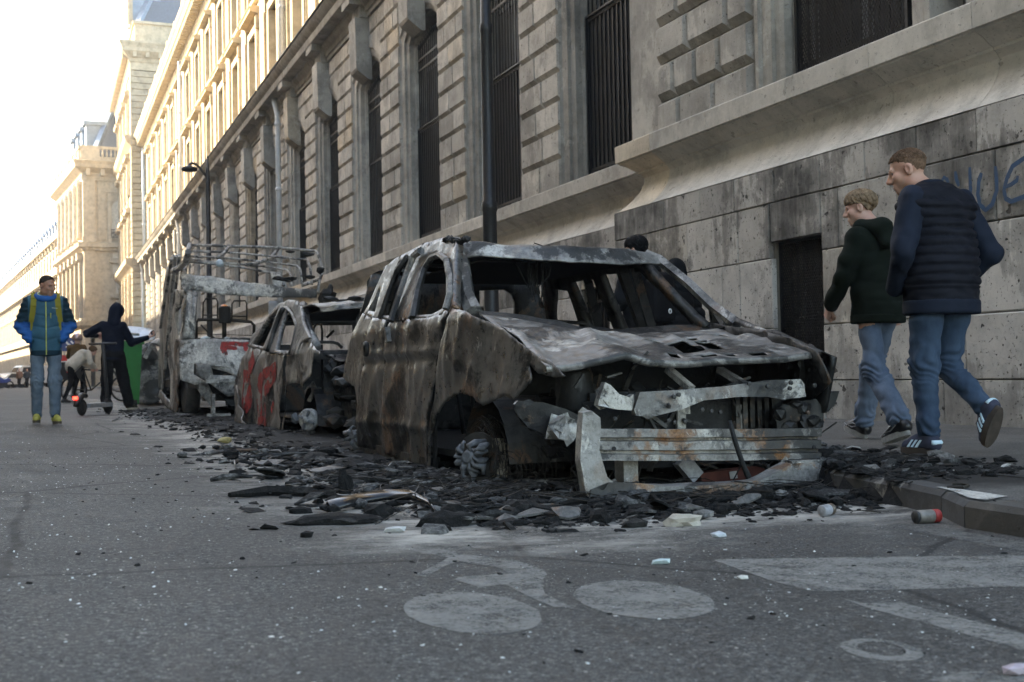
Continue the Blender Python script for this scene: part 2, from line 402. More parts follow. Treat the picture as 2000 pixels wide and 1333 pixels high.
# painted road markings, worn
def paint_mat(name, amount=.62, tone=.20):
    n = NT(name, .8, spec=.3); co = n.co()
    w = n.noise(5, 10, .75, co); fine = n.noise(120, 3, .7, co)
    c = n.mix(n.ramp(n.math('ADD', n.math('MULTIPLY', w, .6), n.math('MULTIPLY', fine, .4)), [(.40, .05), (.50, .9)]), (.065, .065, .064), n.ramp(n.noise(40, 5, .7, co), [(.3, (tone*.72, tone*.69, tone*.62)), (.7, (tone*1.12, tone*1.08, tone*.97))]))
    n.color(c); n.bump(fine, .4, .004)
    n.ln(n.ramp(n.math('ADD', n.math('MULTIPLY', n.noise(7, 12, .78, co), .62), n.math('MULTIPLY', n.noise(90, 3, .7, co), .38)), [(.40, 0), (.455, .7), (.54, .95)]), n.b.inputs['Alpha']); return n.m
M_PAINT = paint_mat('worn_road_paint', tone=.235)
def sheet_on_road(mb, loop, holes=(), res=.09, lift=.0015):
    V = list(loop); n0 = len(loop); Ed = [(i, (i+1) % n0) for i in range(n0)]
    for h in holes: b = len(V); V += h; Ed += [(b+i, b+(i+1) % len(h)) for i in range(len(h))]
    xs = [p[0] for p in loop]; ys = [p[1] for p in loop]
    x = min(xs)+res/2
    while x < max(xs):
        y = min(ys)+res/2
        while y < max(ys):
            if pip(x, y, loop) and not any(pip(x, y, h) for h in holes): V.append((x, y))
            y += res
        x += res
    r = delaunay_2d_cdt([Vector(p) for p in V], Ed, [], 0, 1e-6); F_ = []
    for f in r[2]:
        cx = sum(r[0][i].x for i in f)/3; cy = sum(r[0][i].y for i in f)/3
        if pip(cx, cy, loop) and not any(pip(cx, cy, h) for h in holes): F_.append(tuple(f))
    mb.add([(p.x, p.y, road_z(p.x, p.y)+lift) for p in r[0]], F_)
def marking(name, polys, label, z=.004, mat=M_PAINT):
    """polys: outlines on the road; each is laid as a thin sheet with a slightly ragged edge"""
    mb = MB()
    for poly in polys:
        P = []
        for i, p in enumerate(poly):
            q = poly[(i+1) % len(poly)]; n_ = max(1, int((Vector(q)-Vector(p)).length/.035))
            for k in range(n_):
                w = Vector(p).lerp(Vector(q), k/n_); P.append((w.x+random.uniform(-.003, .003), w.y+random.uniform(-.003, .003), z))
        sheet_on_road(mb, [(p[0], p[1]) for p in P])
    o = mb.build(name, mat); tag(o, label, 'road marking'); 
    return o
def g(x, y): q = on_road(x, y); return (q.x, q.y, 0)
def ell(cx, cy, rx, ry, skew, n=44):
    return [g(cx+rx*math.cos(a), cy+ry*math.sin(a)+skew*math.cos(a)) for a in [2*math.pi*k/n for k in range(n)]]
marking('bicycle_marking', [ell(923.5, 1198.5, 135, 40, 10), ell(1258.5, 1173, 138, 36, 11),
    [g(812, 1108), g(826, 1070), g(870, 1075), g(885, 1082), g(1000, 1094), g(1062, 1113), g(1068, 1122), g(1056, 1145), g(1065, 1160), g(1118, 1188), g(1080, 1187), g(1040, 1170), g(1000, 1150), g(985, 1143), g(935, 1148), g(885, 1133), g(898, 1128), g(960, 1124), g(984, 1118), g(985, 1112), g(900, 1097), g(880, 1102), g(830, 1128), g(808, 1125), g(860, 1100), g(875, 1090), g(850, 1084), g(820, 1082)]],
    'worn painted bicycle symbol on the asphalt in front of the burnt car')
marking('lane_marking', [[g(1393, 1095), g(1420, 1093), g(1700, 1089), g(2150, 1085), g(2150, 1146), g(1900, 1149), g(1700, 1154), g(1590, 1157), g(1500, 1133)]],
    'broad pale painted band across the road at right foreground')
marking('lane_marking', [[g(1640, 1168), g(1690, 1180), g(1760, 1178), g(2000, 1240), g(2200, 1296), g(2200, 1330), g(2000, 1272), g(1850, 1230), g(1700, 1190)]],
    'narrow pale painted stripe running toward the lens at right foreground')
ro = ell(1722, 1271, 82, 20, 9, 40); ri = ell(1722, 1269, 48, 13, 6, 40)
mbk = MB(); sheet_on_road(mbk, [(p[0], p[1]) for p in ro], [[(p[0], p[1]) for p in ri]], .05)
tag(mbk.build('road_marking', M_PAINT), 'small painted oval ring on the road near the right edge', 'road marking')
marking('road_marking', [[g(1810, 1330), g(1880, 1314), g(1990, 1310), g(2100, 1318), g(2100, 1345), g(1900, 1345)]], 'partial white painted curve at the lower right edge of the road')
marking('gutter_marking', [[g(1755, 1034), g(1850, 1034), g(2000, 1060), g(2100, 1080), g(2100, 1100), g(2000, 1078), g(1900, 1060)]], 'pale worn edge stripe beside the kerb foot', mat=paint_mat('pale_gutter_paint', tone=.15))
mw = paint_mat('chalk_white_paint', tone=.62)
pp = [on_z(x, y, .104) for x, y in ((1752, 984), (1775, 966), (1812, 954), (1840, 953), (1900, 961), (1968, 971), (1950, 974), (1920, 980), (1860, 982), (1800, 986), (1770, 990))]
def flat_on_kerb(p): x = max(p.x, kerb_x(p.y)+.035); return (x, p.y, max(.1065, pave_z(x))+.0015)
mb = MB(); mb.add([flat_on_kerb(p) for p in pp], [tuple(range(len(pp)))])
tag(mb.build('kerb_paint', mw), 'chalky white paint patch on the kerb corner', 'road marking')
# ------------------------------------------------------------------ the long stone building on the right
M_STONE = stone_mat('sooty_limestone', (.43, .40, .355), soot=.55, pits=.7)
M_PLINTH = stone_mat('plinth_limestone', (.47, .445, .41), soot=.7, pits=.95, cut=(.50, .68), bmp=1.0)
M_PLTOP = stone_mat('sooty_plinth_limestone', (.40, .375, .34), soot=.92, pits=.95, cut=(.455, .60), bmp=1.0)
M_TRIM = stone_mat('trim_limestone', (.36, .34, .305), soot=.5, pits=.35)
M_LEDGE = stone_mat('ledge_limestone', (.50, .465, .41), soot=.22, pits=.4, streak=(4, 4, .5))
M_CORN = stone_mat('cornice_limestone', (.36, .335, .295), soot=.5, pits=.3)
M_UPPER = stone_mat('clean_limestone', (.50, .42, .30), soot=.12, pits=.15, var=.08)
M_GAP = plain('mortar_gap', (.13, .115, .095), .95)
M_IRON = plain('dark_iron', (.008, .0085, .010), .5, .2, .3, 20)
M_MESH = plain('iron_mesh', (.005, .005, .0055), .6, .1)
M_DARKIN = plain('dark_interior', (.003, .003, .0035), .9)
def glass_mat(name, lo=.02, hi=.06, tint=(1, 1.1, 1.25)):
    n = NT(name, .12, spec=.6); f = n.noise(.8, 3)
    n.color(n.ramp(f, [(.35, tuple(lo*t for t in tint)), (.65, tuple(hi*t for t in tint))])); return n.m
M_GLASS = glass_mat('window_glass'); M_BLIND = plain('pale_blind', (.30, .33, .36), .6)
M_FRAME = plain('grey_casement', (.10, .11, .12), .6)
M_PALEF = plain('pale_casement', (.26, .27, .28), .6)
M_ZINC = plain('blue_zinc', (.20, .26, .34), .45, .35, .15, 3)
M_SLATE = plain('slate', (.11, .135, .17), .6, .1, .2, 10)

P0X, P1X = 6.50, 7.05                       # plinth faces: near pavilion and the long recess
YEND = 12.9                                 # far corner of the near pavilion
bld = thing('stone_building', 'long soot-stained limestone building with rusticated piers along the pavement', 'building', (7.0, 20.0, 0))
rnd = random.Random(3)
# --- plinth: courses of big blocks, each its own stone
def course(x, z0, z1, ys, mat=None, name='plinth_stone', holes=()):
    for a, b in zip(ys[:-1], ys[1:]):
        cuts = [(a, b, z0, z1)]
        for (h0, h1, hz0, hz1) in holes:
            nc = []
            for (p, q, r0, r1) in cuts:
                if q <= h0 or p >= h1 or r1 <= hz0 or r0 >= hz1: nc.append((p, q, r0, r1)); continue
                if p < h0: nc.append((p, h0, r0, r1))
                if q > h1: nc.append((h1, q, r0, r1))
                if r1 > hz1: nc.append((max(p, h0), min(q, h1), max(r0, hz1), r1))
                if r0 < hz0: nc.append((max(p, h0), min(q, h1), r0, min(r1, hz0)))
            cuts = nc
        for (p, q, r0, r1) in cuts:
            if q-p < .05 or r1-r0 < .04: continue
            dx = rnd.uniform(-.004, .007); gp = .002; mat_ = mat or (M_PLTOP if r0 > 1.6 else M_PLINTH)
            MB().stone(x+dx, x+.28, p+gp, q-gp, r0+gp*.6, r1-gp*.6, c=rnd.uniform(.004, .011), d=.008).build(name, mat_, bld)
CELLAR = (8.80, 9.58, .30, 1.81)
hol = [CELLAR]
course(P0X, 2.19, 2.52, [2.6, 3.5, 4.3, 5.2, 6.05, 6.87, 7.53, 8.17, 8.79, 9.51, 10.21, 10.88, 11.67, 12.9])
course(P0X+.004, 1.66, 2.185, [2.6, 3.7, 4.9, 6.7, 7.6, 8.55, 9.62, 10.17, 11.17, 12.1, 12.9], holes=hol)
course(P0X+.004, .985, 1.655, [2.6, 4.2, 5.6, 6.9, 7.75, 8.8, 9.58, 10.15, 10.48, 11.6, 12.9], holes=hol)
course(P0X+.006, .49, .98, [2.6, 3.9, 5.2, 6.4, 7.05, 8.0, 8.8, 9.58, 10.6, 11.8, 12.9], holes=hol)
course(P0X+.01, .10, .485, [2.6, 4.5, 6.0, 7.3, 8.8, 9.58, 10.4, 11.3, 12.1, 12.9], holes=hol)
MB().box(P0X+.06, P0X+.5, 2.6, 8.8, .05, 2.52).box(P0X+.06, P0X+.5, 9.58, 12.84, .05, 2.52).box(P0X+.06, P0X+.5, 8.8, 9.58, 1.82, 2.52).box(P0X+.06, P0X+.5, 8.8, 9.58, .05, .29).box(P0X+.4, P0X+.6, 8.7, 9.7, .2, 1.9).build('mortar_core', M_GAP, bld)
MB().stone(P0X+.30, 7.0, 12.60, 12.895, .05, 2.52).build('plinth_return', M_PLINTH, bld)
def mesh_lattice(x, y0, y1, z0, z1, cy, cz, w):
    """expanded-metal lattice of crossing strands in the plane x"""
    mb = MB(); s = cz/cy
    n = int(((y1-y0)+(z1-z0)/s)/cy)+2
    for sg in (1, -1):
        for k in range(-1, n+1):
            # line y = c + sg*(z-z0)/s
            c = (y0 + k*cy) if sg < 0 else (y1 - k*cy)
            pts = []
            za, zb = z0, z1
            ya, yb = c - sg*0*1, c + (-sg)*(zb-za)/s*(-1)*(-1)
            ya = c; yb = c - sg*(-1)*(zb-za)/s if False else c + (1 if sg > 0 else -1)*(zb-za)/s
            t0, t1 = 0.0, 1.0
            for lim, lowside in ((y0, True), (y1, False)):
                da, db = (ya-lim, yb-lim) if lowside else (lim-ya, lim-yb)
                if da < 0 and db < 0: t0 = 2; break
                if da < 0: t0 = max(t0, da/(da-db))
                if db < 0: t1 = min(t1, da/(da-db))
            if t0 >= t1: continue
            A = (x, ya+(yb-ya)*t0, za+(zb-za)*t0); B = (x, ya+(yb-ya)*t1, za+(zb-za)*t1)
            mb.bar(A, B, w, w, up=(1, 0, 0))
    return mb
cg = thing('cellar_grille', 'rusty dark mesh grille over the cellar opening low in the wall', 'grille', (P0X+.1, 9.19, .3))
mesh_lattice(P0X+.10, 8.82, 9.56, .31, 1.80, .030, .055, .007).build('wire_mesh', M_MESH, cg)
MB().box(P0X+.09, P0X+.12, 8.80, 8.825, .3, 1.81).box(P0X+.09, P0X+.12, 9.555, 9.58, .3, 1.81).box(P0X+.09, P0X+.12, 8.825, 9.555, 1.785, 1.81).box(P0X+.09, P0X+.12, 8.825, 9.555, .3, .325).build('mesh_frame', M_IRON, cg)
mb = MB()
for k in range(7): mb.box(P0X+.16, P0X+.18, 8.88+k*.1, 8.9+k*.1, .3, 1.81)
mb.build('iron_bars', M_IRON, cg)
MB().box(P0X+.36, P0X+.39, 8.78, 9.6, .25, 1.9).build('dark_backing', M_DARKIN, cg)  # near-black sheet; the cellar's darkness is put into its colour
# recess plinth
for z0, z1, st in ((2.19, 2.52, .95), (1.66, 2.185, 1.25), (.985, 1.655, 1.1), (.49, .98, 1.35), (.10, .485, 1.6)):
    ys = [12.9]; 
    while ys[-1] < 34: ys.append(ys[-1]+st*rnd.uniform(.75, 1.3))
    course(P1X, z0, z1, ys, holes=[(14.2, 15.1, .9, 1.75), (18.5, 19.4, .9, 1.75), (22.7, 23.6, .9, 1.75)])
    YP = ys[-1]
    mb = MB(); y = YP
    while y < 94.9: 
        q = min(95, y+st*1.2); mb.stone(P1X, P1X+.2, y+.004, q-.004, z0+.003, z1-.003, c=.01); y = q
    mb.build('plinth_stones', M_PLINTH, bld, kind='stuff')
MB().box(P1X+.06, P1X+.8, 12.9, 14.2, .05, 2.5).box(P1X+.06, P1X+.8, 15.1, 18.5, .05, 2.5).box(P1X+.06, P1X+.8, 19.4, 22.7, .05, 2.5).box(P1X+.06, P1X+.8, 23.6, 95, .05, 2.5).box(P1X+.3, P1X+.8, 14, 24, .05, 2.5).build('mortar_core', M_GAP, bld)
for k, yc in enumerate((14.65, 18.95, 23.15)):
    w = thing('cellar_grille', ('dark cellar grille seen through the windows of the nearest wreck', 'dark cellar grille behind the rear of the nearest wreck', 'dark cellar grille behind the middle wreck')[k], 'grille', (P1X+.1, yc, .9), group='cellar grilles in the plinth')
    mb = MB()
    for j in range(9): mb.box(P1X+.1, P1X+.12, yc-.42+j*.105-.008, yc-.42+j*.105+.008, .9, 1.75)
    for z in (1.1, 1.55): mb.box(P1X+.093, P1X+.127, yc-.45, yc+.45, z, z+.03)
    mb.build('iron_bars', M_IRON, w); MB().box(P1X+.2, P1X+.22, yc-.46, yc+.46, .89, 1.76).build('dark_backing', M_DARKIN, w)  # bars, then a near-black sheet painted as the dark cellar behind
# --- moulded ledge between plinth and windows, cut in lengths
LEDGE = [(0.0, 2.523), (.035, 2.535), (.10, 2.59), (.175, 2.67), (.24, 2.765), (.275, 2.86), (.28, 2.93), (.25, 2.975), (.225, 2.985), (.225, 3.01), (.20, 3.018), (.165, 3.045), (.12, 3.08), (.075, 3.105), (.05, 3.112), (.05, 3.128), (.022, 3.135), (.018, 3.33), (.03, 3.342), (.16, 3.36), (.6, 3.362), (.6, 2.523)]
def ledge_run(x, ys, corner=False):
    for i, (a, b) in enumerate(zip(ys[:-1], ys[1:])):
        last = corner and i == len(ys)-2
        path = [((x, a+.003), (1, 0)), ((x, b-(0 if last else .003)), (1, -1) if last else (1, 0))]
        if last: path.append(((x+.75, b), (0, -1)))
        MB().sweep(LEDGE, path).build('ledge_stone', M_LEDGE, bld, auto=35)
ledge_run(P0X, [2.6, 4.3, 5.6, 6.9, 8.1, 9.3, 10.75, 12.0, YEND], True)
ledge_run(P1X, [YEND-.35] + [14.5+1.55*k for k in range(16)])
MB().sweep(LEDGE, [((P1X, 37.76), (1, 0)), ((P1X, 95), (1, 0))]).build('ledge_run', M_LEDGE, bld, auto=35)
# --- near pavilion above the ledge
XB = P0X+.16
def pier_stones(x, y0, y1, z0, z1, pat, depth=.25, c=.016, cb=.07, d=.06, name='pier_stone', mat=M_STONE, join=None):
    ys = [y0 + (y1-y0)*t for t in pat]
    for a, b in zip(ys[:-1], ys[1:]):
        m = join if join is not None else MB(); dx = rnd.uniform(-.006, .006)
        m.stone(x+dx, x+depth, a+.003, b-.003, z0+.004, z1-.004, c=c, cb=cb, d=d)
        if join is None: m.build(name, mat, bld)
zc = [3.37, 3.72] + [3.72+.445*k for k in range(1, 13)]
for k in range(len(zc)-1):
    pat = [(0, .36, .74, 1), (0, .3, .55, .8, 1), (0, .22, .64, 1)][k % 3]
    cb = .075 if k else .01
    pier_stones(XB-.02*(k % 2)*0, 10.12, 12.08, zc[k]+.004, zc[k+1]-.004, pat, c=.05, cb=cb, d=.075)
    if k < 8: pier_stones(XB+.10, 12.11, 12.62, zc[k], zc[k+1], (0, 1), c=.02, cb=.06, d=.05)
    pier_stones(XB, 2.6, 6.9, zc[k], zc[k+1], (0, .22, .5, .76, 1), c=.03, cb=cb, d=.075)
MB().box(XB+.09, 9.0, 10.0, 12.85, 3.36, 9.2).box(XB+.09, 9.0, 2.6, 7.2, 3.36, 9.2).box(XB+.09, 9.0, 7.2, 10.0, 8.0, 9.2).box(7.3, 9.0, 7.2, 10.0, 3.36, 8.0).build('wall_core', M_TRIM, bld)
MB().box(XB+.20, XB+.5, 12.65, 12.86, 3.36, 9.2).build('corner_strip', M_TRIM, bld)
JAMB = [(0, .9), (0, .36), (.02, .30), (.07, .28), (.07, .17), (.12, .15), (.19, .145), (.19, .10), (.26, .085), (.33, .085), (.35, .05), (.41, .05), (.41, .4)]
def jamb(x, y, sgn, z0, z1, nm='window_jamb', prof=JAMB, k=1.0):
    vs = []; m = len(prof)
    for z in (z0, z1): vs += [(x+d*k, y+sgn*o*k, z) for o, d in prof]
    MB().add(vs, [(i, i+1, m+i+1, m+i) for i in range(m-1)]).build(nm, M_TRIM, bld)
jamb(XB-.02, 9.64, 1, 3.362, 8.2); jamb(XB-.02, 7.95, -1, 3.362, 8.2)
def window(x, yc, hw, z0, z1, label, lattice=False, panel=None, bars=True, spikes=True):
    gx = x+.0; fr = MB(); fx = gx+.16
    for y in (yc-hw+.04, yc-.045, yc+.045, yc+hw-.04): fr.box(fx, fx+.05, y-.035, y+.035, z0+.01, z1-.02)
    for z in (z0+.05, z0+1.25, z0+2.5, z0+3.7, z1-.1): 
        if z < z1: fr.box(fx+.002, fx+.048, yc-hw+.04, yc+hw-.04, z-.03, z+.03)
    w = fr.build('barred_window', M_FRAME if not lattice else M_PALEF, bld); w['label'] = label
    mb = MB(); n = max(8, int(2*hw/.13))
    if bars:
        for i in range(n+1):
            y = yc-hw+.03+(2*hw-.06)*i/n; top = z1-.35-.25*abs(i/n-.5) if spikes else z1
            mb.box(gx-.011, gx+.011, y-.011, y+.011, z0, top)
            if spikes: mb.lathe([(.02, 0), (.028, .05), (.004, .16)], (gx, y, top), n=5)
        for z in [z0+.12, z0+2.35] + ([z1-.95, z1-.72] if spikes else [z1-.3]): mb.box(gx-.016, gx+.016, yc-hw, yc+hw, z, z+.045)
        mb.build('iron_bars', M_IRON, w)
    if panel:
        if lattice:
            mesh_lattice(gx-.03, yc-hw+.03, yc+hw-.03, z0+.02, panel, .036, .062, .006).build('wire_mesh', M_MESH, w)
        else:
            MB().box(gx+.013, gx+.02, yc-hw+.03, yc+hw-.03, z0+.02, panel).build('backing_sheet', M_DARKIN, w)
        MB().box(gx-.05, gx-.015, yc-hw, yc-hw+.035, z0, panel+.03).box(gx-.05, gx-.015, yc+hw-.035, yc+hw, z0, panel+.03).box(gx-.05, gx-.015, yc-hw+.035, yc+hw-.035, panel, panel+.03).build('panel_frame', M_IRON, w)
    MB().box(fx+.03, fx+.04, yc-hw+.02, yc-.02, z0, z1).build('glass_pane', M_GLASS, w); MB().box(fx+.03, fx+.04, yc+.02, yc+hw-.02, z0, z1).build('glass_pane', M_GLASS, w)
    return w
window(6.93, 8.83, .81, 3.40, 8.0, 'barred window with wire mesh over the walking men, nearest of all', lattice=True, panel=6.2, spikes=False)
# --- the long recess: bays of 4.2 m
XF = P1X+.12                                  # face of the pier stones
PIERS = [16.76+4.2*k for k in range(19)]; WINS = [14.66+4.2*k for k in range(19)]
CZ = [3.362+.436*k for k in range(14)]        # 3.36 .. 9.03
N_IND = 6
PATS = [(0, .5, 1), (0, .27, .72, 1), (0, .42, 1), (0, .3, .8, 1), (0, .58, 1)]
for k, yc in enumerate(PIERS):
    m = MB() if k >= N_IND else None
    for j in range(13):
        z0, z1 = CZ[j], CZ[j+1]; cb = .07 if j else .012
        hw = .76 if z0 < 8.2 else 1.66
        pat = PATS[(j*2+k*3+j//3) % 5] if hw < 1 else (0, .18, .36, .6, .8, 1)
        if z0 < 8.2: pier_stones(XF, yc-hw, yc+hw, z0, z1, pat, c=.020, cb=cb, d=.06, join=m)
        else: pier_stones(XF, yc-hw, yc+hw, z0, z1, pat, c=.020, cb=cb, d=.06, join=m)
    if m: m.build('pier_stones', M_STONE, bld, kind='stuff')
HW, ZS, RISE = .97, 7.62, .40
def arch_pts(hw, zs, rise, e, n=9):
    """inner line of the opening pushed out by e: (y offset, z)"""
    R = (hw*hw+rise*rise)/(2*rise); cz = zs+rise-R; a0 = math.asin(hw/R); pts = [(-(hw+e), 3.362)]
    for i in range(n): 
        a = -a0+2*a0*i/(n-1); pts.append(((R+e)*math.sin(a) if 0 < i < n-1 else math.copysign(hw+e, a), cz+(R+e)*math.cos(a)))
    pts.append((hw+e, 3.362)); return pts
PROF = [(0, .62), (0, .34), (.02, .28), (.07, .26), (.07, .16), (.13, .14), (.19, .135), (.19, .085), (.26, .075), (.34, .07), (.37, .03), (.372, .25)]
def bay(k, yc):
    far = k > 7
    m = MB(); pr = PROF if not far else [PROF[i] for i in (0, 1, 4, 7, 10, 11)]
    rows = [[(XF+d, yc+p[0], p[1]) for p in arch_pts(HW, ZS, RISE, e)] for e, d in pr]
    n = len(rows[0]); vs = [q for r in rows for q in r]
    fs = [(i*n+j, i*n+j+1, (i+1)*n+j+1, (i+1)*n+j) for i in range(len(rows)-1) for j in range(n-1)]
    m.add(vs, fs)
    # flat spandrel over the arch up to the top courses
    o = arch_pts(HW, ZS, RISE, .37)[1:-1]; zt = 8.63
    vs = [(XF+.032, yc+p[0], p[1]) for p in o]+[(XF+.032, yc+p[0], zt) for p in o]; q = len(o)
    m.add(vs, [(i, i+1, q+i+1, q+i) for i in range(q-1)])
    m.build('window_surround', M_TRIM, bld, smooth=False)
    # scrolled keystone carrying the cornice
    sc = [(.02, 7.60), (-.12, 7.70), (-.25, 7.80), (-.28, 7.86), (-.30, 9.05), (.1, 9.05), (.1, 7.60)]
    kb = MB(); kb.prism([(XF+d, yc-.31, z) for d, z in sc], (0, .62, 0))
    kb.build('keystone', M_TRIM, bld)
bays_lbl = ['barred window between the near pavilion and the first pier', 'tall barred window just behind the near black lamp post', 'tall barred window with black mesh panel, second past the lamp post', 'tall barred window without any mesh panel, fully barred', 'tall barred window with mesh panel above the white van wreck', 'narrowly seen barred window just before the white drainpipe', 'narrowly seen barred window just past the white drainpipe']
for k, yc in enumerate(WINS):
    bay(k, yc)
    MB().box(XF+.62, XF+.8, yc-1.4, yc+1.4, 3.36, 9.0).build('bay_back', M_GAP, bld)
    if k < 9:
        window(XF+.34, yc, HW-.005, 3.40, 8.0, bays_lbl[k] if k < 7 else ('far barred window beyond the drainpipe, behind the van hoops' if k == 7 else 'far barred window behind the hanging street lamp'), panel=(5.8 if k not in (3, 6) else None))
    else:
        MB().box(XF+.36, XF+.38, yc-HW, yc+HW, 3.36, 8.0).build('dark_window', M_DARKIN, bld)
MB().box(XF+.2, XF+.62, 12.9, 95, 3.362, 3.38).build('sill_bed', M_TRIM, bld)
mb = MB()
for yc in PIERS: mb.box(XF+.06, XF+.8, yc-.74, yc+.74, 3.37, 9.05)
mb.box(XF+.06, XF+.6, 12.9, 13.28, 3.37, 9.05); mb.box(XF+.1, XF+.6, 12.9, 95, 8.64, 9.05); mb.build('wall_core', M_TRIM, bld)
pier_stones(XF+.02, 12.95, 13.3, 3.37, 9.0, (0, 1), c=.01, cb=.01)
# --- ground floor cornice in lengths
CORN = [(.02, 9.05), (-.03, 9.06), (-.03, 9.16), (-.07, 9.18), (-.07, 9.30), (-.10, 9.34), (-.16, 9.40), (-.18, 9.42), (-.18, 9.50), (-.46, 9.54), (-.47, 9.56), (-.47, 9.74), (-.50, 9.77), (-.55, 9.82), (-.60, 9.90), (-.62, 9.93), (-.62, 9.97), (-.2, 10.03), (.5, 10.03), (.5, 9.05)]
for k in range(20):
    a = 12.5+4.2*k; b = min(95.5, a+4.2)
    if a < 95: MB().sweep(CORN, [((XF, a+.004), (1, 0)), ((XF, b-.004), (1, 0))]).build('cornice_stone', M_CORN, bld, auto=35)
MB().sweep(CORN, [((XB, 2.6), (1, 0)), ((XB, 12.9), (1, -1)), ((XB+.6, 12.9), (0, -1))]).build('cornice_stone', M_CORN, bld, auto=35)
mb = MB()
for yc in WINS: mb.box(XF-.45, XF+.1, yc-.37, yc+.37, 9.345, 9.525); mb.box(XF-.2, XF+.1, yc-.35, yc+.35, 9.05, 9.34)
mb.build('cornice_bracket', M_CORN, bld)
mb = MB().box(XF-.66, XF-.56, 12.9, 38.6, 9.975, 10.0); mb.box(XF-.66, XF-.56, 38.75, 95, 9.975, 10.0); mb.build('lead_flashing', plain('lead', (.05, .052, .055), .6, .3), bld)
# --- upper floors in the sun
XU = 7.38
def upper_wall():
    m = MB()
    for k, yc in enumerate([10.46]+WINS):
        y0, y1 = yc-2.1, yc+2.1; hw = .72
        m.box(XU, XU+.6, y0, yc-hw-.16, 10.02, 18.2); m.box(XU, XU+.6, yc+hw+.16, y1, 10.02, 18.2)
        m.box(XU, XU+.6, yc-hw-.16, yc+hw+.16, 10.02, 10.45); m.box(XU, XU+.6, yc-hw-.16, yc+hw+.16, 13.3, 14.55); m.box(XU, XU+.6, yc-hw-.16, yc+hw+.16, 17.05, 18.2)
        m.box(XU+.55, XU+.6, yc-hw-.16, yc+hw+.16, 10.45, 17.05)
    m.build('upper_wall', M_UPPER, bld)
upper_wall()
def pediment(m, yc, z, hw, d):
    pr = [(0, z-.30), (-.05, z-.29), (-.10, z-.24), (-.12, z-.20), (-d, z-.17), (-d, z-.07), (-d-.04, z-.03), (-d-.05, z), (-.1, z+.05), (0, z+.06)]
    vs = []; n = len(pr)
    for y in (yc-hw, yc+hw): vs += [(XU+a, y, zz) for a, zz in pr]
    m.add(vs, [(i, n+i, n+i+1, i+1) for i in range(n-1)]+[tuple(range(n)), tuple(range(n, 2*n))[::-1]])
M_UGL = glass_mat('upper_glass', .05, .16, (1, 1, 1.05))
for k, yc in enumerate(WINS):
    if k < 2: continue
    for (z0, z1, zp) in ((10.45, 13.3, 14.05), (14.55, 17.05, 17.62)):
        m = MB(); hw = .72
        for s in (-1, 1): 
            a, b = sorted((yc+s*(hw+.28), yc+s*hw)); m.box(XU-.10, XU+.45, a, b, z0, z1)
            a, b = sorted((yc+s*(hw+.36), yc+s*(hw+.28))); m.box(XU-.05, XU+.1, a, b, z0, z1)
            a, b = sorted((yc+s*(hw+.50), yc+s*(hw+.32))); m.box(XU-.16, XU, a, b, zp-.75, zp-.28)
        m.box(XU-.098, XU+.45, yc-hw-.28, yc+hw+.28, z1, z1+.26); m.box(XU-.14, XU+.3, yc-hw-.34, yc+hw+.34, z0-.16, z0-.002)
        r = m.build('upper_window', M_UPPER, bld)
        m = MB(); pediment(m, yc, zp, hw+.52, .36); m.build('window_hood', M_UPPER, r)
        MB().box(XU+.40, XU+.42, yc-hw, yc+hw, z0, z1).build('glass_pane', M_UGL, r)
        m = MB()
        for y in (yc-hw+.04, yc, yc+hw-.04): m.box(XU+.35, XU+.395, y-.04, y+.04, z0, z1)
        for z in (z0+.9, z0+1.8): m.box(XU+.352, XU+.393, yc-hw+.04, yc+hw-.04, z-.03, z+.03)
        m.build('casement', plain('cream_casement', (.55, .50, .42), .6) if 'cream_casement' not in bpy.data.materials else bpy.data.materials['cream_casement'], r)
m = MB()
for k in range(1, 20):                       # flat pilasters between the windows
    yc = PIERS[k-1]; m.box(XU-.09, XU+.1, yc-.42, yc+.42, 10.05, 18.1); m.box(XU-.15, XU+.1, yc-.5, yc+.5, 10.04, 10.4); m.box(XU-.15, XU+.1, yc-.5, yc+.5, 17.85, 18.12)
m.build('pilaster', M_UPPER, bld)
UC = [(0, 18.1), (-.08, 18.12), (-.10, 18.35), (-.16, 18.42), (-.16, 18.60), (-.62, 18.98), (-.66, 19.0), (-.66, 19.2), (-.74, 19.3), (-.82, 19.42), (-.82, 19.5), (-.1, 19.56), (.6, 19.56)]
MB().sweep(UC, [((XU, 12.9), (1, 0)), ((XU, 95.2), (1, 0))]).build('roof_cornice', M_UPPER, bld, auto=40)
m = MB(); y = 13.0
while y < 95: m.prism([(XU-.12, y, 18.60), (XU-.60, y, 18.66), (XU-.62, y, 18.96), (XU-.12, y, 18.97)], (0, .22, 0)); y += .42
m.build('modillions', M_UPPER, bld, kind='stuff')
MB().prism([(XU-.2, 12.9, 19.57), (XU+1.8, 12.9, 23.2), (XU+8, 12.9, 24.0), (XU+8, 12.9, 19.57)], (0, 82.1, 0)).build('roof', M_SLATE, bld)
for k in range(12, 19):                      # round-headed dormers over the cornice
    yc = WINS[k]; pts = [(math.cos(a)*.55, math.sin(a)*.55) for a in [math.pi*i/8 for i in range(9)]]
    MB().prism([(XU-.35, yc-.55, 19.57)]+[(XU-.35, yc-p[0], 20.5+p[1]) for p in pts]+[(XU-.35, yc+.55, 19.57)], (.9, 0, 0)).build('dormer', M_UPPER, bld)
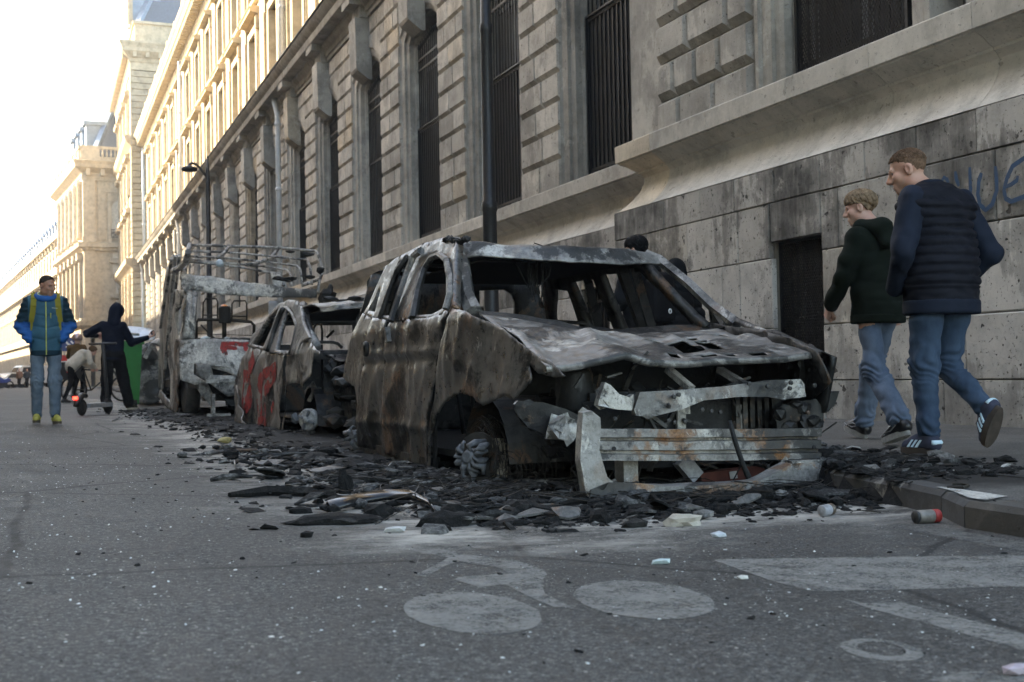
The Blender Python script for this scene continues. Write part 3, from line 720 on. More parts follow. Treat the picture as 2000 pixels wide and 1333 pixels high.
# --- drainpipes
M_PIPE = plain('pale_pipe', (.62, .64, .66), .5, .1, .12)
for y, lab in ((37.66, 'pale zinc drainpipe running down the shaded facade and the sunlit floors'), (67.9, 'pale thin drainpipe on the facade above the van wreck roof'), (94.6, 'slim pale drainpipe in the corner beside the tall pavilion')):
    p = thing('drainpipe', lab, 'drainpipe', (XF-.18, y, .1))
    MB().tube([(XF-.16, y, .15), (XF-.16, y, 9.0), (XF-.25, y, 9.4), (XF-.25, y, 9.55)], .085, 10).build('lower_pipe', M_PIPE, p, smooth=True)
    MB().tube([(XU-.2, y, 10.0), (XU-.2, y, 18.4)], .10, 10).build('upper_pipe', M_PIPE, p, smooth=True)
    m = MB()
    for z in (2.2, 4.4, 6.6, 8.7): m.lathe([(.10, -.05), (.115, -.03), (.115, .03), (.10, .05)], (XF-.16, y, z), n=10)
    for z in (12.5, 15.5): m.lathe([(.115, -.05), (.13, 0), (.115, .05)], (XU-.2, y, z), n=10)
    m.box(XU-.36, XU-.06, y-.16, y+.16, 10.05, 10.35); m.build('pipe_collar', M_PIPE, p)
# --- tall pavilion that ends the long front
pv = thing('end_pavilion', 'tall sunlit stone pavilion with steep zinc roof at the end of the long front', 'building', (6.4, 105, 0))
M_PAV = stone_mat('warm_limestone', (.48, .40, .29), soot=.15, pits=.15, var=.1)
PX = 6.45; PY0, PY1 = 95.3, 115.6
m = MB(); cols = [98.6, 102.8, 107.0, 111.2]; ybr = [PY0]+[c for w in cols for c in (w-.8, w+.8)]+[PY1]
lv = [(2.6, 3.4), (8.6, 10.5), (13.3, 15.2), (17.6, 19.8), (22.6, 25.6)]
for i in range(0, len(ybr), 2): m.box(PX, PX+8, ybr[i], ybr[i+1], 0, 25.6)
for i in range(1, len(ybr)-1, 2):
    for (a, b) in lv: m.box(PX, PX+.6, ybr[i], ybr[i+1], a, b)
    m.box(PX+.5, PX+.6, ybr[i], ybr[i+1], 0, 25.5); m.box(PX, PX+.6, ybr[i], ybr[i+1], 0, 2.6)
m.build('wall', M_PAV, pv)
m = MB(); z = .1
while z < 25:                                # banded stones on the near corner and between the windows
    for (a, b) in ((PY0-.06, PY0+1.3), (100.0, 101.4), (104.2, 105.6), (108.4, 109.8), (113.6, PY1)): m.stone(PX-.1, PX+.2, a, b, z+.01, z+.47, c=.04)
    m.add(*(lambda q: q)(([(PX-.06, PY0-.1, z+.05), (PX+7, PY0-.1, z+.05), (PX+7, PY0-.1, z+.43), (PX-.06, PY0-.1, z+.43), (PX-.02, PY0, z), (PX+7, PY0, z), (PX+7, PY0, z+.48), (PX-.02, PY0, z+.48)], [(0, 1, 2, 3), (4, 5, 1, 0), (3, 2, 6, 7), (4, 0, 3, 7)])))
    z += .49
m.build('banded_stones', M_PAV, pv, kind='stuff')
for yc in cols:
    for (z0, z1, zp) in ((3.4, 8.6, 0), (10.5, 13.3, 14.1), (15.2, 17.6, 18.4), (19.8, 22.6, 23.4)):
        m = MB()
        for s in (-1, 1):
            a, b = sorted((yc+s*1.05, yc+s*.8)); m.box(PX-.16, PX+.3, a, b, z0, z1+.3)
        if zp: m.prism([(PX, yc-1.4, zp-.4), (PX-.4, yc-1.4, zp-.3), (PX-.45, yc-1.4, zp-.05), (PX-.1, yc-1.4, zp+.1), (PX, yc-1.4, zp+.1)], (0, 2.8, 0))
        wf = m.build('window_surround', M_PAV, pv)
        MB().box(PX+.42, PX+.44, yc-.8, yc+.8, z0, z1).build('glass_pane', M_UGL, wf)
sh = lambda pr, dz=0: [(a, z+dz) for a, z in pr]
MB().sweep([(.02, 9.05), (-.2, 9.3), (-.55, 9.6), (-.6, 9.95), (.3, 10.05)], [((PX, PY0+.02), (1, 0)), ((PX, PY1), (1, 0))]).build('band_cornice', M_PAV, pv)
PC = [(0, 24.6), (-.1, 24.65), (-.12, 25.2), (-.2, 25.3), (-.2, 25.55), (-.7, 26.0), (-.74, 26.25), (-.9, 26.6), (-.9, 26.75), (-.1, 26.85), (.5, 26.85)]
MB().sweep(PC, [((PX+8, PY0), (0, 1)), ((PX, PY0), (1, 1)), ((PX, PY1), (1, 0))]).build('roof_cornice', M_PAV, pv)
MB().sweep([(0, 18.6), (-.1, 18.7), (-.5, 19.1), (-.6, 19.5), (.2, 19.6)], [((PX, PY0+.02), (1, 0)), ((PX, PY1), (1, 0))]).build('band_cornice', M_PAV, pv)
m = MB(); y = PY0+.1
while y < PY1: m.box(PX-.66, PX-.15, y, y+.26, 25.56, 25.98); y += .55
x = PX+.1
while x < PX+7: m.box(x, x+.26, PY0-.64, PY0-.15, 25.56, 25.98); x += .95
m.build('modillions', M_PAV, pv, kind='stuff')
MB().box(PX+.3, PX+8, PY0+.3, PY1-.3, 26.85, 28.4).box(PX+.15, PX+8, PY0+.15, PY1-.15, 28.4, 28.6).build('attic_wall', M_PAV, pv)
rf = MB().add([(PX+.6, PY0+.6, 28.6), (PX+8, PY0+.6, 28.6), (PX+8, PY1-.6, 28.6), (PX+.6, PY1-.6, 28.6), (PX+4.0, PY0+4.0, 36.5), (PX+8, PY0+4.0, 36.5), (PX+8, PY1-4, 36.5), (PX+4, PY1-4, 36.5)], [(0, 1, 5, 4), (0, 4, 7, 3), (3, 7, 6, 2), (4, 5, 6, 7)]).build('roof', M_SLATE, pv)
MB().bar((PX+.62, PY0+.62, 28.6), (PX+4.0, PY0+4.0, 36.5), .55, .3).build('roof_hip', M_ZINC, rf)
dm = MB().box(PX-.0, PX+2.4, 96.8, 98.0, 28.6, 32.4).build('dormer', M_ZINC, rf)
MB().box(PX-.3, PX+1.4, 96.3, 98.3, 32.4, 32.75).build('dormer_hood', M_ZINC, pv)
MB().box(PX-.1, PX+.25, 96.5, 96.75, 28.6, 32.4).box(PX-.1, PX+.25, 97.9, 98.15, 28.6, 32.4).box(PX-.25, PX+.35, 96.4, 98.2, 31.7, 32.39).build('dormer_frame', M_PAV, pv)

# ------------------------------------------------------------------ the building after the bend
fb = thing('corner_building', 'pale sunlit corner building with balustrade and zinc roof at the street bend', 'building', (3.3, 112, 0))
M_FAR = stone_mat('far_limestone', (.50, .43, .33), soot=.1, pits=.1, var=.07)
AZ = math.radians(-5.9)
FD = Vector((math.sin(AZ), math.cos(AZ), 0)); FN = Vector((-FD.y, FD.x, 0))   # along the front; outward (toward the street)
F0 = Vector((3.33, 112.3, 0))
def F(s, d, z): return F0 + FD*s + FN*d + Vector((0, 0, z))
def fbox(m, s0, s1, d0, d1, z0, z1):
    return m.add([F(s0,d0,z0),F(s1,d0,z0),F(s1,d1,z0),F(s0,d1,z0),F(s0,d0,z1),F(s1,d0,z1),F(s1,d1,z1),F(s0,d1,z1)], [(0,1,2,3),(7,6,5,4),(4,5,1,0),(5,6,2,1),(6,7,3,2),(7,4,0,3)])
# the end block (20 m) and the long wing beyond
def openings(m, s_list, hw, z_list, s0, s1, d, zt, th=.5):
    """front wall s0..s1 with real openings: piers, then lintels"""
    e = [s0]+[c for w in s_list for c in (w-hw, w+hw)]+[s1]
    for i in range(0, len(e), 2): fbox(m, e[i], e[i+1], d-th, d, 0, zt)
    for i in range(1, len(e)-1, 2):
        zz = [0]+[c for ab in z_list for c in ab]+[zt]
        for j in range(0, len(zz), 2): fbox(m, e[i], e[i+1], d-th, d, zz[j], zz[j+1])
m = MB()
endw = [2.6+3.0*k for k in range(6)]
openings(m, endw, .75, [(1.0, 4.4), (6.4, 9.0), (9.6, 11.6), (13.6, 18.0)], 0, 19.4, 0, 20.0)
wing = [21.5+3.0*k for k in range(48)]
openings(m, wing, .7, [(1.0, 4.2), (6.4, 9.6), (10.2, 12.2), (13.3, 15.2)], 19.4, 166, -.8, 16.4)
fbox(m, 0, 19.4, -16, -.9, 0, 20); fbox(m, 19.4, 166, -16, -1.7, 0, 16.4); m.build('front_wall', M_FAR, fb)
m = MB(); fbox(m, .6, 19, -.7, -.62, 0, 20); fbox(m, 19.4, 166, -1.5, -1.42, 0, 16.4); m.build('glass_pane', M_UGL, fb)
# end face toward the lens (faces -s)
def E(u, d, z): return F0 + FN*(-u) + FD*(-d) + Vector((0, 0, z))      # u: metres to the right of the corner, d: outward
def ebox(m, u0, u1, d0, d1, z0, z1):
    return m.add([E(u0,d0,z0),E(u1,d0,z0),E(u1,d1,z0),E(u0,d1,z0),E(u0,d0,z1),E(u1,d0,z1),E(u1,d1,z1),E(u0,d1,z1)], [(0,3,2,1),(4,5,6,7),(0,1,5,4),(1,2,6,5),(2,3,7,6),(3,0,4,7)])
m = MB()
ebox(m, -.05, 1.0, 0, .25, 13.3, 18.6); ebox(m, 1.25, 1.9, 0, .12, 13.3, 18.6); ebox(m, -.12, 1.1, 0, .34, 12.9, 13.5); ebox(m, .05, .95, 0, .2, 6.0, 12.3)
ebox(m, -.2, 12, 0, .3, 12.3, 12.55); ebox(m, -.4, 12, 0, .55, 12.55, 12.85); ebox(m, -.15, 12, 0, .25, 5.6, 6.0)
ebox(m, 1.9, 5.4, 0, .10, 17.6, 18.7); ebox(m, -.15, 12, 0, .2, 18.6, 19.0); ebox(m, 2.1, 2.4, 0, .18, 12.9, 17.5); ebox(m, 2.2, 4.8, 0, .4, 8.0, 8.25); ebox(m, 2.2, 4.8, 0, .4, 11.2, 11.6)
for k in range(8): ebox(m, .2+k*1.25, .55+k*1.25, 0, .62, 19.0, 19.6); ebox(m, .1+k*.62, .3+k*.62, 0, .42, 12.28, 12.54)
m.build('end_pilaster', M_FAR, fb)
m = MB()
for (u0, u1, z0, z1) in ((2.4, 4.3, 13.4, 16.0), (2.5, 3.6, 10.2, 12.1), (4.2, 5.2, 10.2, 12.1), (2.75, 4.2, 8.4, 10.0), (2.75, 4.2, 6.2, 7.8), (2.2, 4.4, 1, 4.4)):
    ebox(m, u0, u1, -.4, .03, z0, z1)
m.build('end_window', plain('curtained_window', (.62, .58, .50), .5), fb)
m = MB(); pts = [(3.35+.95*math.cos(a), 16.0+.95*math.sin(a)) for a in [math.pi*i/12 for i in range(13)]]
m.prism([E(u, .03, z) for u, z in pts], E(0, -.4, 0)-E(0, 0, 0)); m.build('arched_window_head', bpy.data.materials['curtained_window'], fb)
m = MB()
for k in range(14): m.bar(E(2.4+k*.15, .3, 13.45), E(2.4+k*.15, .3, 14.2), .03)
for z in (13.45, 13.95, 14.2): m.bar(E(2.35, .3, z), E(4.4, .3, z), .05)
for k in range(5): m.tube([E(2.5+k*.4+.17*math.cos(a), .3, 13.7+.17*math.sin(a)) for a in [2*math.pi*i/10 for i in range(10)]], .02, 4, closed=True)
m.build('balcony_rail', M_IRON, fb)
# cornices round the corner
def fsweep(pr, s1, nm, mat=M_FAR, endrun=12, s0=0.0):
    mm = MB(); rows = []
    for (o, n1, n2) in ((F0 + FN*(-endrun), 0, 1), (F0, 1, 1), (F0+FD*s1, 1, 0)):
        rows.append([o + FN*(-d*n1) + FD*(d*n2) + Vector((0, 0, z)) for d, z in pr])
    q = len(pr); mm.add([p for r in rows for p in r], [(i*q+k, (i+1)*q+k, (i+1)*q+k+1, i*q+k+1) for i in range(2) for k in range(q-1)]); return mm.build(nm, mat, fb)
fsweep([(0, 18.9), (-.1, 19.0), (-.15, 19.3), (-.75, 19.7), (-.8, 20.0), (-.95, 20.3), (0, 20.5), (.6, 20.5)], 19.4, 'roof_cornice')
fsweep([(0, 12.2), (-.1, 12.3), (-.45, 12.6), (-.55, 12.95), (.2, 13.1)], 19.4, 'band_cornice')
fsweep([(0, 5.3), (-.3, 5.5), (-.4, 5.9), (.2, 6.0)], 19.4, 'ground_cornice')
m = MB()
for k in range(2):
    for (d0, z0, z1) in ((.5, 12.1, 12.9), (.35, 5.4, 5.9), (.55, 15.9, 16.6)): fbox(m, 19.4, 166, -.8, -.8+d0, z0, z1)
    break
for w in wing: 
    fbox(m, w-1.25, w-.85, -.8, -.45, 15.3, 15.9); fbox(m, w-.85, w+.85, -.8, -.62, 9.7, 10.0)
m.build('wing_cornice', M_FAR, fb)
for w in endw:                              # engaged columns
    MB().lathe([(.34, 13.3), (.36, 13.5), (.30, 13.7), (.27, 17.9), (.36, 18.2), (.42, 18.6)], F(w-1.5, .12, 0), n=10).build('column', M_FAR, fb, smooth=True)
    m = MB(); fbox(m, w-1.75, w-1.25, 0, .3, 6.2, 12.1); fbox(m, w-1.9, w-1.1, 0, .5, 11.4, 12.1); m.build('pilaster', M_FAR, fb)
# balustrade
bl = MB(); fbox(bl, 0.2, 19.2, .1, .35, 20.5, 20.75); fbox(bl, .2, 19.2, .1, .35, 21.5, 21.75); ebox(bl, -.1, 12, -.6, -.35, 20.5, 20.9); ebox(bl, -.1, 12, -.6, -.35, 21.6, 21.85); ebox(bl, -.12, 1.5, -.62, -.3, 20.5, 21.84)
for k in range(7): fbox(bl, 2+k*2.7, 2.7+k*2.7, .08, .37, 20.5, 21.8)
for k in range(28): fbox(bl, .6+k*.66, .8+k*.66, .15, .3, 20.75, 21.5)
for k in range(26): bl.lathe([(.06, 20.9), (.11, 21.1), (.05, 21.4), (.08, 21.6)], E(1.8+k*.36, -.48, 0), n=6)
bl.build('balustrade', M_FAR, fb)
rr = MB().add([F(.8, -.8, 20.5), F(18.8, -.8, 20.5), F(18.8, -12, 20.5), F(.8, -12, 20.5), F(4.2, -3.6, 27.2), F(15, -3.6, 27.2), F(15, -12, 27.2), F(4.2, -12, 27.2)], [(0, 1, 5, 4), (3, 0, 4, 7), (1, 2, 6, 5), (4, 5, 6, 7)]).build('roof', M_SLATE, fb)
MB().bar(F(.8, -.8, 20.6), F(4.2, -3.6, 27.2), .5, .3).build('roof_hip', M_ZINC, rr)
m = MB(); ebox(m, 3.6, 5.0, -2.6, -1.0, 22.6, 24.6); m.build('dormer', M_ZINC, rr); m = MB(); ebox(m, 3.3, 5.3, -2.6, -.8, 24.6, 25.0); m.build('dormer_hood', M_FAR, fb); m = MB(); ebox(m, 3.9, 4.7, -1.2, -.98, 22.8, 24.4); m.build('dormer_glass', M_UGL, fb)
m = MB(); m.add([F(19.4, -1.2, 16.6), F(166, -1.2, 16.6), F(166, -4.0, 20.6), F(19.4, -4.0, 20.6), F(19.4, -16, 20.6), F(166, -16, 20.6)], [(0, 1, 2, 3), (3, 2, 5, 4)]); m.build('wing_roof', M_SLATE, fb)
for k, w in enumerate([3.2, 6.2, 9.2, 12.2]):
    m = MB(); fbox(m, w-.55, w+.55, -2.6, -.7, 20.6, 24.2); fbox(m, w-.75, w+.75, -2.6, -.45, 24.2, 24.55); m.build('dormer', M_ZINC, rr)
for k, w in enumerate(wing):
    m = MB(); fbox(m, w-.5, w+.5, -3.2, -1.35, 16.6, 18.6)
    m.prism([F(w-.65, -1.2, 18.6), F(w+.65, -1.2, 18.6), F(w+.5, -1.2, 19.0), F(w, -1.2, 19.25), F(w-.5, -1.2, 19.0)], -FN*2.2); m.build('dormer', M_ZINC, fb)
# ------------------------------------------------------------------ the opposite side of the street: stands outside the picture and shades it
ob = thing('opposite_building', 'plain stone apartment block across the street that keeps the pavement in shade', 'building', (-7.2, 40, 0))
def oblock(y0, y1, h, x=-7.2):
    m = MB(); m.box(x-14, x-.55, y0, y1, 0, h)
    n = int((y1-y0)/3.2); st = (y1-y0)/n
    for i in range(n):
        yc = y0+st*(i+.5); m.box(x-.6, x, yc-st/2, yc-.6, 0, h); m.box(x-.6, x, yc+.6, yc+st/2, 0, h)
        z = 0
        for zb, zt in ((.9, 3.3), (4.8, 7.2), (8.2, 10.4), (11.4, 13.6), (14.6, 16.6)):
            if zt > h-.5: break
            m.box(x-.6, x, yc-.6, yc+.6, z, zb); z = zt
        m.box(x-.6, x, yc-.6, yc+.6, z, h)
    m.box(x-.2, x+.35, y0, y1, h-1.1, h-.5)
    m.build('facade_wall', M_FAR, ob)
    MB().box(x-.52, x-.48, y0, y1, 0, h-.2).build('glass_pane', M_GLASS, ob)
    MB().prism([(x-.1, y0, h), (x-2.2, y0, h+1.6), (x-11, y0, h+1.6), (x-14, y0, h)], (0, y1-y0, 0)).build('roof', M_SLATE, ob)
m = MB(); fbox(m, 13, 166, 13.6, 24, 0, 16.5)
for k in range(46):
    for z in (1, 4.6, 8.2, 11.8): fbox(m, 15+k*3.2, 15.3+k*3.2, 13.3, 13.6, z, z+2.6)
m.build('bent_facade_wall', M_FAR, ob)
oblock(-14, 79, 20.9); oblock(79, 124, 16.2)
mb = MB(); mb.box(-7.3, -4.6, -14, 124, -.05, .12); mb.build('pavement_opposite', M_PAVE, kind='structure')
# ------------------------------------------------------------------ sheet metal
def resample(poly, res):
    P = []
    for i, p in enumerate(poly):
        q = poly[(i+1) % len(poly)]; L = math.hypot(q[0]-p[0], q[1]-p[1]); n = max(1, int(L/res+.5))
        for k in range(n): P.append((p[0]+(q[0]-p[0])*k/n, p[1]+(q[1]-p[1])*k/n))
    return P
def sheet(name, outline, mapf, mat, parent, res=.03, holes=(), thick=.006, jag=.0, smooth=True, seed=1):
    """a pressed sheet: flat outline (u, v) with holes, meshed evenly and carried into place by mapf"""
    rg = random.Random(seed)
    loops = [resample(outline, res)]+[resample(h, res*.8) for h in holes]
    if jag: loops = [[(x+rg.gauss(0, jag), y+rg.gauss(0, jag)) for x, y in l] for l in loops]
    V = []; Ed = []
    for l in loops:
        b = len(V); V += l; Ed += [(b+i, b+(i+1) % len(l)) for i in range(len(l))]
    us = [p[0] for p in loops[0]]; vs = [p[1] for p in loops[0]]
    grid = set()
    for (x, y) in V: grid.add((int(x/res*1.0), int(y/res*1.0)))
    y = min(vs)+res*.5; row = 0
    while y < max(vs):
        x = min(us)+res*(.5 if row % 2 else 1.0)
        while x < max(us):
            px, py = x+rg.uniform(-.15, .15)*res, y+rg.uniform(-.15, .15)*res
            if (int(px/res), int(py/res)) not in grid and pip(px, py, loops[0]) and not any(pip(px, py, h) for h in loops[1:]): V.append((px, py))
            x += res
        y += res*.88; row += 1
    r = delaunay_2d_cdt([Vector(p) for p in V], Ed, [], 0, 1e-6)
    RV, RF = r[0], r[2]; F_ = []
    for f in RF:
        cx = sum(RV[i].x for i in f)/len(f); cy = sum(RV[i].y for i in f)/len(f)
        if pip(cx, cy, loops[0]) and not any(pip(cx, cy, h) for h in loops[1:]): F_.append(tuple(f))
    off = root_off(parent)
    me = make_mesh(name, [Vector(mapf(p.x, p.y))-off for p in RV], F_, smooth)
    o = link(name, me, mat, parent)
    if thick:
        md = o.modifiers.new('gauge', 'SOLIDIFY'); md.thickness = thick; md.offset = 0
    return o
def nz(x, y, z, s=1.0): return mnoise.noise(Vector((x*s, y*s, z*s)))
def crumple(y, z, seed, amp=.03, fold=.0):
    """heat-buckled metal: soft dents plus sharp vertical folds"""
    a = nz(y, z*.8, seed, 2.1)*.7 + nz(y, z*.7, seed+5, 4.6)*.42
    r = 1-abs(nz(y+.35*z, z*.62, seed+17, 2.6))*2.6; r2 = 1-abs(nz(y-.5*z, z*.8, seed+27, 4.4))*3
    return amp*a + fold*(max(0, r)**2 + .5*max(0, r2)**2)
def side_px(px, Xf):
    """points sighted on a body side whose plan distance varies with height -> (Y, z)"""
    out = []
    for (x, y) in px:
        z = .7
        for _ in range(8): p = on_x(x, y, Xf(z)); z = p.z
        out.append((p.y, p.z))
    return out
def ribbon(name, pts, w, mat, parent, nrm, lift=.006):
    """a brushed stroke: flat band following points, facing nrm"""
    P = [Vector(p) for p in pts]; q = []
    for a, b in zip(P[:-1], P[1:]):
        n = max(1, int((b-a).length/.03))
        q += [a.lerp(b, k/n) for k in range(n)]
    q.append(P[-1]); nrm = Vector(nrm).normalized(); mb = MB(); vs = []
    for i, p in enumerate(q):
        t = (q[min(i+1, len(q)-1)]-q[max(i-1, 0)]).normalized(); s = t.cross(nrm).normalized()
        ww = w*(.75+.35*abs(nz(p.x*9, p.y*9, p.z*9)))*(.7 if i in (0, len(q)-1) else 1)
        vs += [p-s*ww/2+nrm*lift, p+s*ww/2+nrm*lift]
    mb.add(vs, [(2*i, 2*i+1, 2*i+3, 2*i+2) for i in range(len(q)-1)])
    o = mb.build(name, mat, parent); return o
def wires(name, mat, parent, curves, r=.003, n=4, kind=None):
    m = MB()
    for c in curves: m.tube(c, r, n)
    return m.build(name, mat, parent, smooth=True, kind=kind)
def arc3(c, a, b, r0, t0, t1, n=14, wob=.0, rg=random):
    return [Vector(c)+Vector(a)*(math.cos(t)*r0)+Vector(b)*(math.sin(t)*r0)+Vector((rg.gauss(0, wob), rg.gauss(0, wob), rg.gauss(0, wob))) for t in [t0+(t1-t0)*i/(n-1) for i in range(n)]]
def lump(mb, c, r, seed, sub=1, flat=1.0):
    """irregular charred lump"""
    bm = bmesh.new(); bmesh.ops.create_icosphere(bm, subdivisions=sub, radius=1)
    vs = []
    for v in bm.verts:
        d = 1+.55*nz(v.co.x+seed, v.co.y, v.co.z+seed*2, 1.3)
        vs.append((c[0]+v.co.x*r[0]*d, c[1]+v.co.y*r[1]*d, c[2]+v.co.z*r[2]*d))
    idx = {v: i for i, v in enumerate(bm.verts)}
    mb.add(vs, [tuple(idx[v] for v in f.verts) for f in bm.faces]); bm.free()

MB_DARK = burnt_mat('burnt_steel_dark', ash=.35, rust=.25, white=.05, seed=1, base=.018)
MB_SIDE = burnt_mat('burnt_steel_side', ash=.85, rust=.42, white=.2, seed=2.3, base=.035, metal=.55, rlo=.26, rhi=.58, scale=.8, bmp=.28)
MB_ASH = burnt_mat('burnt_steel_ash', ash=.95, rust=.15, white=.62, seed=4, base=.10)
MB_HOOD = burnt_mat('burnt_hood', ash=.95, rust=.10, white=.5, seed=5.5, base=.10, metal=.4, rlo=.3, bmp=.4)
MB_BEAM = burnt_mat('burnt_beam', ash=.92, rust=.72, white=.5, seed=6.7, base=.12, scale=1.6)
MB_WHITE = burnt_mat('burnt_white_van', ash=1.25, rust=.10, white=.85, seed=8, base=.2, metal=.05)
MB_GREY = burnt_mat('burnt_grey_side', ash=1.1, rust=.18, white=.36, seed=9.4, base=.11, metal=.35, rlo=.3, bmp=.35)
M_ALLOY = plain('melted_alloy', (.15, .16, .175), .6, .3, .45, 22, .7)
M_CALIPER = plain('ash_caliper', (.30, .27, .22), .8, .1, .35, 18, .4)
M_CHAR = plain('char_black', (.012, .012, .012), .8, 0, .5, 12, .6)
M_WIRE = plain('burnt_wire', (.030, .026, .022), .6, .5, .4, 30)
M_RUSTW = plain('rust_wire', (.10, .045, .022), .8, .2, .4, 30)
M_SPRAY = NT('red_spray', .7); M_SPRAY.color(M_SPRAY.ramp(M_SPRAY.noise(16, 6, .7), [(.38, (.10, .05, .042)), (.5, (.33, .022, .02)), (.7, (.46, .035, .032))])); M_SPRAY.ln(M_SPRAY.ramp(M_SPRAY.noise(9, 14, .75), [(.38, 0), (.46, .9), (.52, 1)]), M_SPRAY.b.inputs['Alpha']); M_SPRAY = M_SPRAY.m
M_BLUES = NT('blue_spray', .7); M_BLUES.color(M_BLUES.ramp(M_BLUES.noise(40, 6, .7), [(.35, (.03, .06, .10)), (.5, (.010, .05, .12)), (.7, (.012, .065, .15))])); M_BLUES.ln(M_BLUES.ramp(M_BLUES.noise(50, 8, .75), [(.33, 0.2), (.40, 1)]), M_BLUES.b.inputs['Alpha']); M_BLUES = M_BLUES.m
gr = thing('wall_graffiti', 'blue sprayed letters on the stone wall behind the older man', 'graffiti', (P0X, 6.8, 1.5))
for st in ([(1838, 356), (1844, 347), (1850, 351), (1853, 360)], [(1866, 335), (1868, 350), (1873, 364)], [(1894, 327), (1895, 350), (1896, 380)],
           [(1917, 338), (1912, 355), (1910, 380), (1914, 400), (1925, 411), (1938, 400), (1947, 372), (1946, 345), (1944, 325)],
           [(2012, 304), (1998, 311), (1978, 325), (1967, 348), (1961, 372), (1964, 388), (1975, 394), (2012, 380)], [(1963, 366), (1975, 361), (1986, 353), (1988, 344)]):
    ribbon('paint_stroke', [on_x(x, y, P0X-.012) for x, y in st], (.042), M_BLUES, gr, (-1, 0, 0), .001)
# ------------------------------------------------------------------ the nearest wreck: a burnt-out people carrier
c1 = thing('burnt_car', 'nearest burnt-out people carrier with crash beam bare and bonnet buckled', 'car', (3.15, 7.0, 0), group='burnt-out vehicles along the kerb')
XS = 2.25
def xs1(z): return XS + (.42*(z-.93) if z > .93 else .0) + .05*max(0, (.35-z))
def left1(seed, amp=.03, fold=.0, off=0.0):
    sw = lambda z: .014*math.exp(-((z-.76)/.025)**2)-.012*math.exp(-((z-.70)/.03)**2)+.014*math.exp(-((z-.27)/.03)**2) if fold else 0
    return lambda y, z: (xs1(z)+off-crumple(y, z, seed, amp, fold)-sw(z+.03*nz(y*2, 0, seed)), y, z)
# door skins, quarter, wing
fr_door = side_px([(764, 626), (800, 624), (840, 622), (884, 603), (867, 655), (854, 718), (848, 790), (842, 917), (757, 886), (754, 835), (753, 736), (757, 682)], xs1)
rr_door = side_px([(731, 620), (748, 623), (762, 626), (756, 682), (751, 736), (751, 835), (755, 885), (707, 872), (704, 806), (716, 700)], xs1)
quart = side_px([(730, 620), (715, 700), (703, 806), (694, 756), (674, 746), (669, 738), (671, 709), (683, 664), (694, 641), (713, 612)], xs1)
wing = side_px([(888, 603), (921, 608), (973, 644), (1009, 680), (1045, 708), (1065, 737), (1048, 738), (1028, 728), (1012, 712), (1018, 731), (1022, 742), (1000, 783), (986, 772), (950, 793), (928, 774), (905, 768), (892, 774), (869, 790), (856, 812), (850, 862), (849, 918), (845, 919), (851, 790), (857, 718), (870, 655)], xs1)
d1 = sheet('front_door', fr_door, left1(3, .055, .012), MB_SIDE, c1, .026, jag=.001)
d2 = sheet('rear_door', rr_door, left1(8, .06, .012, .0), MB_SIDE, c1, .026, jag=.001)
sheet('rear_wing', quart, left1(12, .035, 0), MB_SIDE, c1, .03)
def wingmap(y, z): 
    b = .10*max(0, min(1, (6.3-y)/1.0))*max(0, min(1, (z-.30)/.3)); return (xs1(z)-crumple(y, z, 21, .055, .012)-.02+b*.9+.05*max(0, 5.9-y), y, z)
sheet('front_wing', wing, wingmap, MB_SIDE, c1, .025, jag=.002)
mb = MB()
for px in ([(868, 640), (855, 718), (849, 790), (845, 914)], [(763, 630), (757, 682), (752, 736), (752, 835), (756, 884)]):
    yz = side_px(px, lambda z: XS+.02); mb.tube([(xs1(z)+.02, y, z) for y, z in yz], .016, 6)
mb.build('door_gap', M_CHAR, c1, kind='stuff')
# green-house side: one pressed frame with its window openings
fr_out = [(713, 613), (722, 600), (737, 566), (757, 523), (775, 507), (800, 494), (833, 478), (869, 467), (888, 469), (897, 480), (893, 520), (890, 560), (888, 603), (870, 616), (840, 625), (800, 628), (764, 629), (731, 624)]
w_q = [(724, 610), (737, 584), (743, 566), (746, 570), (736, 612)]; w_r = [(745, 619), (757, 580), (772, 532), (781, 515), (796, 503), (800, 512), (790, 550), (777, 619)]
w_f = [(806, 619), (813, 575), (824, 528), (838, 506), (856, 499), (872, 508), (878, 548), (876, 590), (866, 606), (845, 617)]
sf = side_px(fr_out, xs1); sh_ = [side_px(w, xs1) for w in (w_q, w_r, w_f)]
sheet('side_frame', sf, left1(30, .02, 0, .01), MB_SIDE, c1, .028, holes=sh_, thick=.05)
door_fr = [(870, 604), (879, 575), (879, 540), (872, 508), (857, 497), (842, 503), (829, 524), (816, 568), (806, 622)]
mb = MB(); yz = side_px(door_fr, lambda z: xs1(z)-.03); mb.tube([(xs1(z)-.03, y, z) for y, z in yz], [.022, .025, .025, .022, .02, .02, .022, .026, .03], 6); mb.build('door_frame', MB_ASH, c1)
mb = MB(); yz = side_px([(763, 628), (778, 580), (795, 530), (808, 500), (822, 490)], lambda z: xs1(z)-.05); mb.tube([(xs1(z)-.05, y, z) for y, z in yz], [.024, .02, .02, .024, .028], 6); mb.build('door_pillar', MB_ASH, c1)
mb = MB(); yz = side_px([(742, 622), (757, 578), (775, 530), (795, 502)], lambda z: xs1(z)-.02); mb.tube([(xs1(z)-.02, y, z) for y, z in yz], .022, 6); mb.build('door_frame', MB_DARK, c1, smooth=True)
